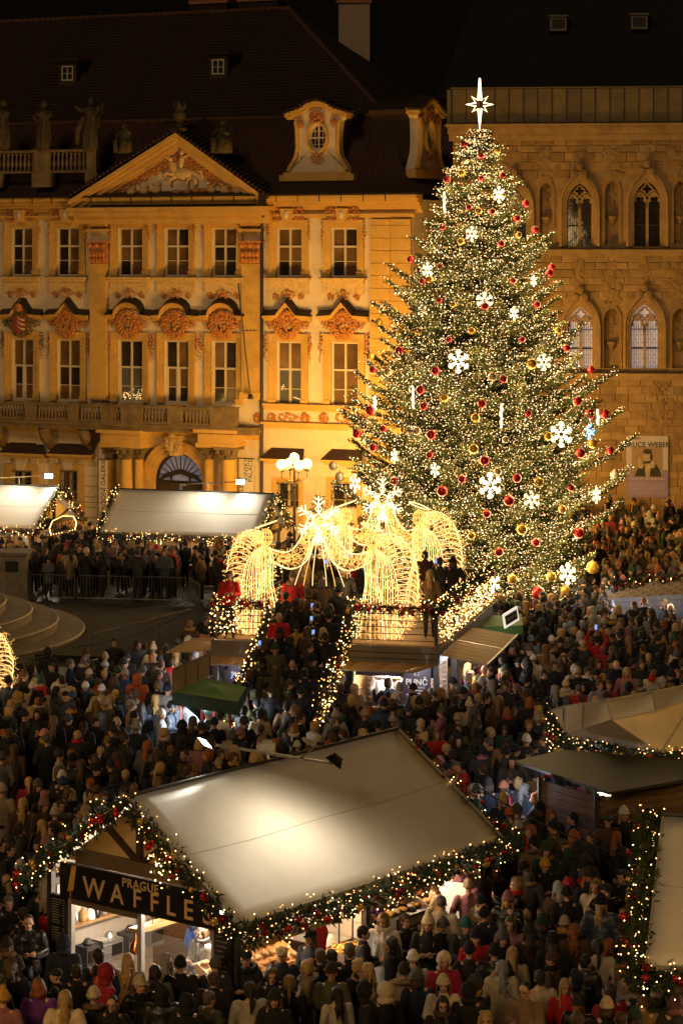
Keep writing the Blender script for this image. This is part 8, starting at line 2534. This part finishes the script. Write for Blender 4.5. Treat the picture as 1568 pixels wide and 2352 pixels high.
# ---- people on the platform and the stairs
def on_stairs(lx_, ly_):
    return ZD*(1-min(max((sy0-ly_)/(sy0-sy1),0),1)) if ly_ < sy0 else ZD
def P(lx_, ly_, g, gc, k, cc, face, pose, ex='', h=1.19, lab=None, **kw):
    z = on_stairs(lx_, ly_) if sx0 < lx_ < sx1 else (ZD if 0 < lx_ < PWd and ly_ > 0 else 0); w = wP(lx_, ly_, z)
    person_rec((w.x,w.y,w.z), g, gc, None, cc, face, k, pose, ex, h, True, lab)
    for a, b in kw.items(): ALLP[-1][a] = b
def Pim(x, y, *a, **kw):
    """stand on the stair/deck where the head is seen at (x, y)"""
    best = 1e9
    for ly_ in np.arange(sy1-1.5, PDp, .1):
        z = on_stairs(3, ly_); p = at(x, y, z+1.93); q = pm.inverted() @ p
        if abs(q.y-ly_) < best: best = abs(q.y-ly_); l = q
    P(min(max(l.x, sx0+.25), sx1-.25) if l.y < sy0 else l.x, max(l.y, sy1+.2), *a, **kw)
Pim(672,1330,'beanie','olive','jacket','red',-10,'hang','FP',1.27, lab='person in bright red jacket with crossbody strap at the top of the stairs', pc='charcoal')
Pim(641,1425,'bald','grey','jacket','red',-5,'hang','',1.24, lab='balding person in bright red jacket coming down the stairs')
Pim(735,1325,'short','black','jacket','charcoal',180,'pocket','H')
Pim(788,1315,'beanie','cream','puffer','charcoal',180,'pocket')
Pim(779,1365,'beanie','black','parka','black',180,'pocket','',1.24)
Pim(680,1418,'beanie','navy','jacket','mustard',0,'cup','',.98, lab='child in yellow and navy striped top with dark beanie on the stairs')
Pim(729,1390,'buzz','brown','jacket','black',185,'phone')
Pim(706,1450,'straight','brown','jacket','brown',185,'hang'); Pim(741,1455,'straight','blonde','jacket','black',200,'phone')
Pim(632,1490,'beanie','darkgreen','parka','camo',0,'pocket','',1.22, lab='person in camouflage parka and dark green beanie on the stairs')
Pim(712,1490,'short','darkbrown','jacket','charcoal',60,'cup'); Pim(718,1512,'beanie','black','jacket','black',60,'phone')
Pim(671,1530,'bald','tan','coat','black',180,'hang'); Pim(700,1550,'short','black','jacket','navy',180,'pocket')
Pim(664,1570,'short','brown','jacket','olive',100,'pocket'); Pim(690,1590,'beanie','black','coat','black',180,'hang')
Pim(655,1625,'short','darkbrown','jacket','tan',185,'pocket'); Pim(668,1640,'beanie','cream','coat','black',180,'pocket'); Pim(725,1640,'short','brown','jacket','charcoal',190,'cup')
Pim(640,1660,'beanie','charcoal','jacket','black',180,'pocket'); Pim(700,1665,'beanie','grey','jacket','tan',180,'cup')
for k_ in range(34):
    lx_ = sx0+.35+(sx1-sx0-.7)*((k_*.618)%1); ly_ = 1.2-6.6*((k_+.5)/34)
    if all((pm.inverted() @ q_['pos'] - Vector((lx_,ly_,q_['pos'].z))).to_2d().length > .42 for q_ in ALLP[-90:]):
        P(lx_, ly_, pr.choice(['beanie','short','straight','hood','bob','short']), pr.choice(['black','brown','darkbrown','charcoal']), pr.choice(['jacket','parka','coat']), pr.choice(['black','charcoal','black','brown','navy','olive']), 180+pr.gauss(0,25), pr.choice(['pocket','cup','phone']))
Pim(755,1420,'beanie','black','coat','black',185,'hang'); Pim(765,1465,'short','darkbrown','jacket','black',190,'pocket')
for x, y, a in ((527,1322,('straight','brown','jacket','red',0,'cup')),(691,1280,('short','brown','jacket','beige',10,'cup')),(705,1305,('curly','blonde','jacket','tan',180,'pocket')),(725,1270,('beanie','brown','jacket','brown',180,'phone')),
    (760,1290,('short','darkbrown','jacket','black',185,'phone')),(820,1275,('short','brown','jacket','red',190,'phone')),(842,1290,('beanie','grey','jacket','charcoal',180,'pocket')),(986,1320,('straight','blonde','jacket','tan',180,'hang')),
    (1010,1290,('short','black','jacket','charcoal',180,'phone')),(1040,1290,('beanie','black','jacket','black',180,'pocket')),(975,1275,('bun','brown','jacket','brown',190,'cup')),(1060,1300,('bob','darkbrown','jacket','black',180,'pocket')),
    (1075,1290,('beanie','brown','jacket','crimson',190,'cup')),(1085,1310,('beanie','charcoal','jacket','charcoal',180,'pocket')),(1025,1265,('beanie','charcoal','jacket','charcoal',185,'cup')),(1000,1340,('short','brown','jacket','grey',200,'pocket')),
    (665,1260,('beanie','grey','jacket','charcoal',180,'cup')),(745,1255,('bob','brown','jacket','black',180,'pocket')),(790,1262,('beanie','charcoal','jacket','navy',180,'pocket')),(860,1270,('short','brown','jacket','charcoal',170,'cup'))):
    p = at(x, y, ZD+1.93); l = pm.inverted() @ p
    if .2 < l.x < PWd-.2 and l.y < PDp-.3: P(l.x, l.y, *a)
# sellers and others by the kiosks
def Wp(x, y, z, *a, **kw):
    person_rec((x,y,z), a[0], a[1], None, a[3], a[4], a[2], a[5], a[6] if len(a) > 6 else '', kw.get('h',1.18), True, kw.get('lab'))
q = wP(sx1+.75,1.35,.05); Wp(q.x,q.y,q.z,'beanie','white','jacket','white',185,'cup','H', lab='seller in pale jacket with blue hood working at the back of the punch kiosk'); ALLP[-1]['wear'] = 'x'
q = wP(sx1+1.55,.85,.05); Wp(q.x,q.y,q.z,'short','brown','jacket','beige',40,'cup', lab='seller with tousled brown hair and beige jacket bending at the punch kiosk counter')
q = wA(1.25,2.0,.06); Wp(q.x,q.y,q.z,'straight','brown','jacket','lightgrey',math.degrees(AA)-100,'cup','S', lab='seller with long brown hair and grey scarf inside the waffle stall'); ALLP[-1]['sc'] = 'grey'
q = wA(1.9,2.75,.06); Wp(q.x,q.y,q.z,'hood','navy','jacket','blue',math.degrees(AA)+60,'pocket', lab='person in navy hooded top bending inside the waffle stall')
q = at(1098,1560,1.9); Wp(q.x,q.y,0,'buzz','brown','parka','yellow',180,'pocket','P', lab='person in bright yellow parka by the right side kiosk'); ALLP[-1]['pc'] = 'black'
q = at(1075,1578,1.63); Wp(q.x,q.y,0,'short','silver','jacket','slate',100,'cup')
q = at(791,1610,1.2); Wp(q.x,q.y,.1,'beanie','salmon','jacket','blue',180,'pocket', h=.95, lab='child in blue jacket and orange beanie by the pine wall under the platform')
q = at(1370,1500+0,1.5); Wp(q.x,q.y,0,'beanie','charcoal','jacket','red',180,'up', lab='person in red jacket raising both arms to take a picture in the crowd')
M((860,1600,3.92), '''
235 640 cap/grey jacket/charcoal 350 cup
200 730 beanie/beige jacket/charcoal 200 cup
385 590 bob/ginger jacket/orange 190 cup S sc=cream
465 620 bob/brown coat/tan 180 cup
700 590 straight/blonde coat/black 170 hang
790 545 hood/tan jacket/tan 180 cup
820 600 short/brown coat/black 180 cup
1075 590 short/brown jacket/black 190 hang
1165 520 beanie/black jacket/black 260 cup
1225 640 pompom/cream jacket/beige 190 cup
1280 700 curly/grey jacket/brown 100 cup
1110 770 beanie/beige jacket/black 180 pocket
1350 400 curly/silver jacket/black 100 cup
1440 440 curly/silver jacket/black 190 cup
1400 570 short/darkbrown coat/black 60 pocket
1500 600 straight/tan coat/brown 185 hang
330 840 beanie/black jacket/black 180 hang
175 870 beanie/navy jacket/black 180 hang
1100 940 beanie/black jacket/black 0 pocket
''')
# well seen people of the right hand crowd
M((1200,1350,3.093), '''
350 500 curly/blonde jacket/black 180 cup
490 470 beanie/black jacket/black 100 cup
470 640 hood/slate jacket/slate 190 pocket
330 770 hood/navy jacket/navy 180 cup
390 775 beanie/lightblue jacket/lightblue 190 hang
450 780 beanie/black jacket/slate 190 pocket
255 815 beanie/grey jacket/charcoal 100 cup
345 830 curly/darkbrown jacket/black 190 cup S sc=cream
550 775 beanie/white jacket/cream 185 pocket
620 790 beanie/black jacket/black 0 cup
500 840 curly/lightbrown parka/beige 190 pocket
560 830 short/brown jacket/charcoal 60 cup
410 920 beanie/cream coat/cream 170 hang
290 945 cap/black jacket/black 200 cup
640 920 short/brown jacket/red 20 cup
700 900 short/darkbrown jacket/brown 200 pocket
570 970 short/brown jacket/navy 20 cup
840 780 beanie/beige jacket/brown 90 pocket
770 740 hood/lightgrey jacket/charcoal 180 pocket
700 660 hood/lightblue jacket/lightblue 185 hang
655 670 buzz/silver jacket/black 180 cup
790 650 short/silver jacket/charcoal 180 pocket
870 540 straight/silver jacket/white 190 cup
360 1090 beanie/black jacket/charcoal 120 cup
210 1040 curly/brown jacket/mauve 100 pocket
190 1130 short/brown jacket/charcoal 350 cup G
150 1240 straight/blonde coat/tan 180 hang
60 1210 short/darkbrown jacket/black 190 cup
30 1000 bald/brown jacket/yellow 180 pocket
350 1190 short/brown coat/black 185 hang
505 1060 short/darkbrown jacket/olive 300 cup
575 1160 curly/lightgrey coat/navy 180 pocket
660 1120 beanie/cream parka/cream 190 cup S sc=white
760 1150 buzz/grey jacket/red 185 cup
780 1220 short/brown jacket/red 180 phone
750 1020 beanie/beige jacket/black 190 pocket
830 1020 short/darkbrown jacket/black 20 cup S sc=white
895 1040 beanie/black jacket/black 350 cup
995 1120 short/brown jacket/crimson 350 cup
1130 1020 straight/blonde jacket/mauve 350 pocket
1010 950 cap/navy jacket/charcoal 40 pocket
1180 950 short/darkbrown jacket/black 100 cup
1250 960 short/brown jacket/charcoal 0 pocket
1230 1120 beanie/grey jacket/charcoal 180 pocket
1410 1100 beanie/silver jacket/charcoal 30 cup
1500 770 beanie/green jacket/orange 90 pocket
1450 1180 hood/black jacket/black 200 cup
915 960 curly/brown jacket/brown 0 cup
960 640 pompom/lightgrey jacket/grey 190 phone
375 1430 short/lightbrown jacket/black 10 pocket
450 1390 beanie/lightgrey jacket/charcoal 180 pocket
75 1490 buzz/tan jacket/black 90 pocket
190 1470 short/brown jacket/teal 0 cup c
360 1550 beanie/white puffer/black 180 pocket
485 1550 short/brown jacket/slate 300 cup
''')
# ---- fill the rest of the square
def inside(p, poly):
    c = False; n = len(poly)
    for i in range(n):
        a, b = poly[i], poly[(i+1)%n]
        if (a[1] > p[1]) != (b[1] > p[1]) and p[0] < (b[0]-a[0])*(p[1]-a[1])/(b[1]-a[1])+a[0]: c = not c
    return c
def rect(f, x0, x1, y0, y1): return [tuple(f(x,y,0))[:2] for x, y in ((x0,y0),(x1,y0),(x1,y1),(x0,y1))]
blocked = [rect(wA,-1.5,.3,-.3,2*WA+.2), rect(wA,0,5.3,-1.8,.2), rect(wA,.1,LA-.1,.15,2*WA-.1), rect(fB,.1,7.3,.15,12), rect(fC,.1,7.4,.15,12), rect(fF,-.1,6,0,6), rect(wP,-.3,PWd+.3,-.45,PDp+.2), rect(wP,sx0-.2,sx1+.2,sy1-.35,0),
    [(-30,77.5),(-8.1,77.5),(-5.2,85.5),(-4.6,90),(-4.9,104.6),(-13.5,105.6),(-30,110)],
    [tuple((h0+p))[:2] for p in (wl+Vector((-.1,-.2,0)), wc+Vector((0,-.3,0)), wr+Vector((0,-.3,0)), Vector((wr.x,wr.y+4,0)), Vector((wl.x,wl.y+3.3,0)))],
    [tuple(d0+fl_)[:2], tuple(d0+fr2)[:2], tuple(d0+b3)[:2], tuple(d0+bl)[:2]],
    [tuple(c0+pcn+Vector(v))[:2] for v in ((-1.0,-.45,0),(1.1,-.45,0),(1.1,.5,0),(-1.0,.5,0))],
    [(TX+3.6*math.cos(a), TY+3.6*math.sin(a)) for a in np.linspace(0,2*PI,12)[:-1]],
    [tuple(g0+at(x,y,0)-g0)[:2] for x, y in ((1430,1500),(1600,1490),(1600,1450),(1440,1450))],
    rect(WU,-30,20,-1.6,3), rect(lambda x,y,z: bell_m@Vector((x,y,z)), -1,20,-.3,3)]
# quieter spots seen in the photograph: darker cobbles at the left, lane right of the stall
thin = [([at(x,y,0) for x, y in ((0,1880),(110,1880),(90,2010),(0,2050))], .25), ([at(x,y,0) for x, y in ((300,1700),(640,1690),(620,1780),(290,1850))], .5)]
used = [(d['pos'].x, d['pos'].y) for d in ALLP if d['pos'].z < .5]
cell = {}
for u in used: cell.setdefault((int(u[0]//1), int(u[1]//1)), []).append(u)
def near(x, y, r):
    for i in (-1,0,1):
        for j in (-1,0,1):
            for u in cell.get((int(x//1)+i, int(y//1)+j), []):
                if (u[0]-x)**2+(u[1]-y)**2 < r*r: return True
    return False
fr = random.Random(99)
hat_cols = ['black','charcoal','brown','grey','beige','black','black','black','charcoal','grey','darkbrown','black','navy','cream','charcoal','grey','navy','cream','beige','white','brown','darkgreen','lightgrey','mauve','charcoal','red','black','slate','navy','pink','brown','olive']
hair_cols = ['darkbrown','brown','black','lightbrown','blonde','blonde','grey','ginger','brown']
coat_cols = ['black']*18+['charcoal']*5+['navy']*4+['brown','olive','grey','slate','darkbrown','darkgreen','beige','tan','cream','crimson','camo','mauve','navy','lightgrey','slate','brown']
y = 43.2
while y < 121:
    st = .72 if y < 62 else .75 if y < 95 else .80
    xw = .1378*y + .5; x = -xw
    while x < xw:
        px, py = x + fr.uniform(-.34,.34), y + fr.uniform(-.34,.34); x += st
        if near(px, py, .54 if y < 70 else .48): continue
        if any(inside((px,py), b) for b in blocked): continue
        if any(inside((px,py), t[0]) and fr.random() > t[1] for t in thin): continue
        if fr.random() < .10: continue
        z = 0
        if py > 116 and px > 8: z = min(1.1, (py-116)*.22)
        g = fr.choice(['beanie']*6+['pompom']+['cap','hood','hood']+['short']*6+['buzz']+['long','long','straight','straight','curly','bob','tail','bun'])
        gc = fr.choice(hat_cols) if g in ('beanie','pompom','cap','hood') else fr.choice(hair_cols)
        cc = fr.choice(coat_cols); k = fr.choice(['jacket']*4+['parka','parka','coat','puffer','puffer'])
        if g == 'hood': gc = cc
        # most of the crowd looks towards the tree and the stalls
        tgt = math.degrees(math.atan2(TX-px, TY-py))  # heading, 0 = straight away from camera
        f = 180 - tgt + fr.gauss(0,50) if fr.random() < .42 else fr.uniform(0,360)
        ex = ('S' if fr.random() < .28 else '') + ('F' if k == 'parka' and fr.random() < .4 else '') + ('P' if fr.random() < .06 else '') + ('L' + fr.choice('bdg') if g in ('beanie','pompom') and fr.random() < .3 else '')
        person_rec((px,py,z), g, gc, None, cc, f, k, fr.choice(POSES+['cup','pocket']), ex, fr.uniform(1.04,1.30), False)
        ALLP[-1]['sc'] = fr.choice(['grey','cream','black','red','mustard','navy'])
        cell.setdefault((int(px//1), int(py//1)), []).append((px,py))
    y += st*.92
def score(d):
    return (1/(d['pos'].y)) + (.012 if d['pos'].z > .5 or d['lab'] else .003 if d['manual'] else 0)
ALLP.sort(key=lambda d: -score(d))
single, rest_p = ALLP[:300], ALLP[300:]
print('people', len(ALLP), 'nearest rest Y', min(d['pos'].y for d in rest_p))
# ---- labels: look plus place, made unique
def px_of(d):
    p = d['pos']; return CX + p.x*FP/p.y, HY + (HC-p.z-1.6)*FP/p.y
def place(d):
    p = d['pos']; x, y = px_of(d)
    if p.z > 2.9: return 'on the platform'
    if p.z > .3: return 'on the stairs'
    l = mA.inverted() @ p
    if -2.2 < l.x < .2 and -.5 < l.y < 2*WA+.5: return 'at the waffle stall window'
    if .2 < l.x < LA+.5 and -1.6 < l.y < .3: return 'at the stall front counter'
    if l.x > LA-.2 and -1.5 < l.y < 6: return 'behind the waffle stall roof corner'
    if p.y > 68 and abs(x-900) < 150: return 'before the punch kiosk'
    if x < 330 and y > 1900: return 'at lower left'
    if x < 640 and y > 2150: return 'before the waffle sign'
    if x < 520 and y < 1700: return 'near the green canopy'
    if x < 640: return 'left behind the waffle stall'
    if x > 1150 and 1600 < y < 1900: return 'beside the dark hut'
    if x > 1150 and y < 1600: return 'right of the platform'
    if x > 1380 and y > 1850: return 'by the right edge stall'
    if x > 1150 and y > 1850: return 'in the right lane'
    if y > 2150: return 'at the bottom centre'
    return 'in the middle crowd'
def look(d, lvl=0):
    g = d['gear']; gw = GW.get(g, 'bald head').format(c=cw(d['gc']))
    if g in ('beanie','pompom','cap'): gw = f"{cw(d['gc'])} {GW[g]}"
    kd = d['kind'] if (d['pose'], d['kind']) in COAT else 'jacket'
    s = f"person in {cw(d['cc'])} {KW[kd]}, {gw}"
    return s
def facing(d):
    f = d['face'] % 360
    return 'facing us' if f < 40 or f > 320 else 'turned right' if f < 140 else 'seen from behind' if f < 220 else 'turned left'
labels = {}
def wc(s): return len(s.replace(',', ' ').split())
for d in single: d['L'] = d['lab'] or f"{look(d)}, {place(d)}"
def dups(): 
    c = Counter(d['L'] for d in single); return [d for d in single if c[d['L']] > 1 and not d['lab']]
for d in dups(): d['L'] += ', ' + facing(d)
for d in dups():
    e = 'backpack' if 'P' in d['extra'] else 'scarf' if 'S' in d['extra'] else None
    if e: d['L'] = d['L'].replace(', '+place(d), f' and {e}, '+place(d))
for lab in set(d['L'] for d in dups()):
    grp = sorted([d for d in single if d['L'] == lab], key=lambda d: d['pos'].y)
    words = ['closest','second closest','third closest','fourth closest','fifth closest','sixth closest','seventh closest','eighth closest']
    for k, d in enumerate(grp): d['L'] = lab + ', ' + words[min(k,7)] + ' one'
LSET = set()
for d in single:
    o = build_person(d); L = d['L']
    if wc(L) > 16: L = L.replace(', seen from behind', '').replace(' jacket', ' jacket')
    if wc(L) > 16: L = L.replace(', turned left', '').replace(', turned right', '')
    if wc(L) > 16: L = ' '.join(L.split()[:16]).rstrip(',')
    if L in LSET: L = L.replace('person in', 'another in', 1)
    LSET.add(L)
    grp_ = 'people on the platform and stairs' if d['pos'].z > .3 else 'people crowding the square'
    tag(o, L, 'person', grp_)
# ---- phones held up with lit screens
scr = mat('phone_screen', (.1,.1,.1), .2, emit=(.30,.48,1.0), estr=1.0)
phb = MB(); phb.box(-.04,.04,-.006,.006,-.08,.08,0); phb.box(-.036,.036,.0065,.008,-.074,.074,1); phb = phb.mesh('smartphone', [black, scr])
n_ = 0
for d in single:
    if d['pose'] in ('phone','up') and n_ < 13:
        m_ = Matrix.Translation(d['pos']) @ Matrix.Rotation(R(d['face']), 4, 'Z') @ Matrix.Scale(d['h'], 4)
        q = m_ @ Vector((.10,-.44,1.56) if d['pose'] == 'phone' else (0,-.32,1.96))
        o = inst('smartphone', phb, None, q, (R(-15),0,R(d['face'])), d['h']); n_ += 1
        tag(o, 'lit smartphone held by the ' + ' '.join(d['L'].replace(',', '').split()[:11]), 'phone', 'smartphones held up in the crowd')
        o['label'] = ' '.join(o['label'].split()[:16])
# ---- everyone else is one mass: merged light figures
def simp(me, ratio):
    o = bpy.data.objects.new('t', me); COL.objects.link(o); m = o.modifiers.new('d','DECIMATE'); m.ratio = ratio
    dg = bpy.context.evaluated_depsgraph_get(); e = o.evaluated_get(dg).to_mesh(); e.calc_loop_triangles()
    V = np.array([v.co[:] for v in e.vertices]); F = np.array([t.vertices[:] for t in e.loop_triangles]); 
    o.evaluated_get(dg).to_mesh_clear(); bpy.data.objects.remove(o); return V, F
def headonly(V, F):
    keep = V[F].mean(1)[:,2] > 1.46; F = F[keep]; u, inv = np.unique(F, return_inverse=True); return V[u], inv.reshape(-1,3)
HB, HF = simp(BODY['cup'], .16); HB, HF = headonly(HB, HF)
CO = {k: simp(v, .10) for k, v in COAT.items()}
TR = simp(TROU[0], .08)
GE = {k: simp(v, .22) for k, v in GEAR.items() if k in ('beanie','pompom','cap','hood','short','buzz','long','straight','curly','bob','tail','bun','scarf')}
colm = bpy.data.materials.new('crowd_cloth'); colm.use_nodes = True; N = colm.node_tree; at_ = N.nodes.new('ShaderNodeAttribute'); at_.attribute_name = 'tint'
bb_ = N.nodes['Principled BSDF']; bb_.inputs['Roughness'].default_value = .8; N.links.new(at_.outputs['Color'], bb_.inputs['Base Color'])
VV = []; FF = []; TC = []; off = 0
def push(V, F, Mx, c):
    global off
    W_ = V @ Mx[:3,:3].T + Mx[:3,3]; VV.append(W_); FF.append(F+off); TC.append(np.tile(np.array((*c,1.0)), (len(V),1))); off += len(V)
for d in rest_p:
    m_ = Matrix.Translation(d['pos']) @ Matrix.Rotation(R(d['face']), 4, 'Z') @ Matrix.Diagonal((d['h'],d['h'],d['h'],1)); Mx = np.array(m_)
    push(HB, HF, Mx, (.50,.29,.19)); k = (d['pose'], d['kind']); k = k if k in CO else ('up','jacket') if d['pose'] == 'up' else ('cup','jacket')
    push(*CO[k], Mx, jit(CLR[d['cc']]))
    if d['gear'] != 'bald': push(*GE[d['gear']], Mx, jit(CLR[d['gc']]))
    if 'S' in d['extra']: push(*GE['scarf'], Mx, CLR[d.get('sc','grey')] if isinstance(d.get('sc','grey'), str) else CLR['grey'])
    if d['pos'].y < 75 or 103 < d['pos'].y < 110: push(*TR, Mx, CLR['black'])
me = fast_mesh('crowd', np.concatenate(VV), np.concatenate(FF), [colm], smooth=True)
ca = me.color_attributes.new('tint', 'FLOAT_COLOR', 'POINT'); ca.data.foreach_set('color', np.concatenate(TC).astype(np.float32).ravel())
o = inst('crowd', me, None); tag(o, 'dense crowd in winter coats filling the far part of the square', 'crowd', kind='stuff')
print('crowd tris', sum(len(f) for f in FF))
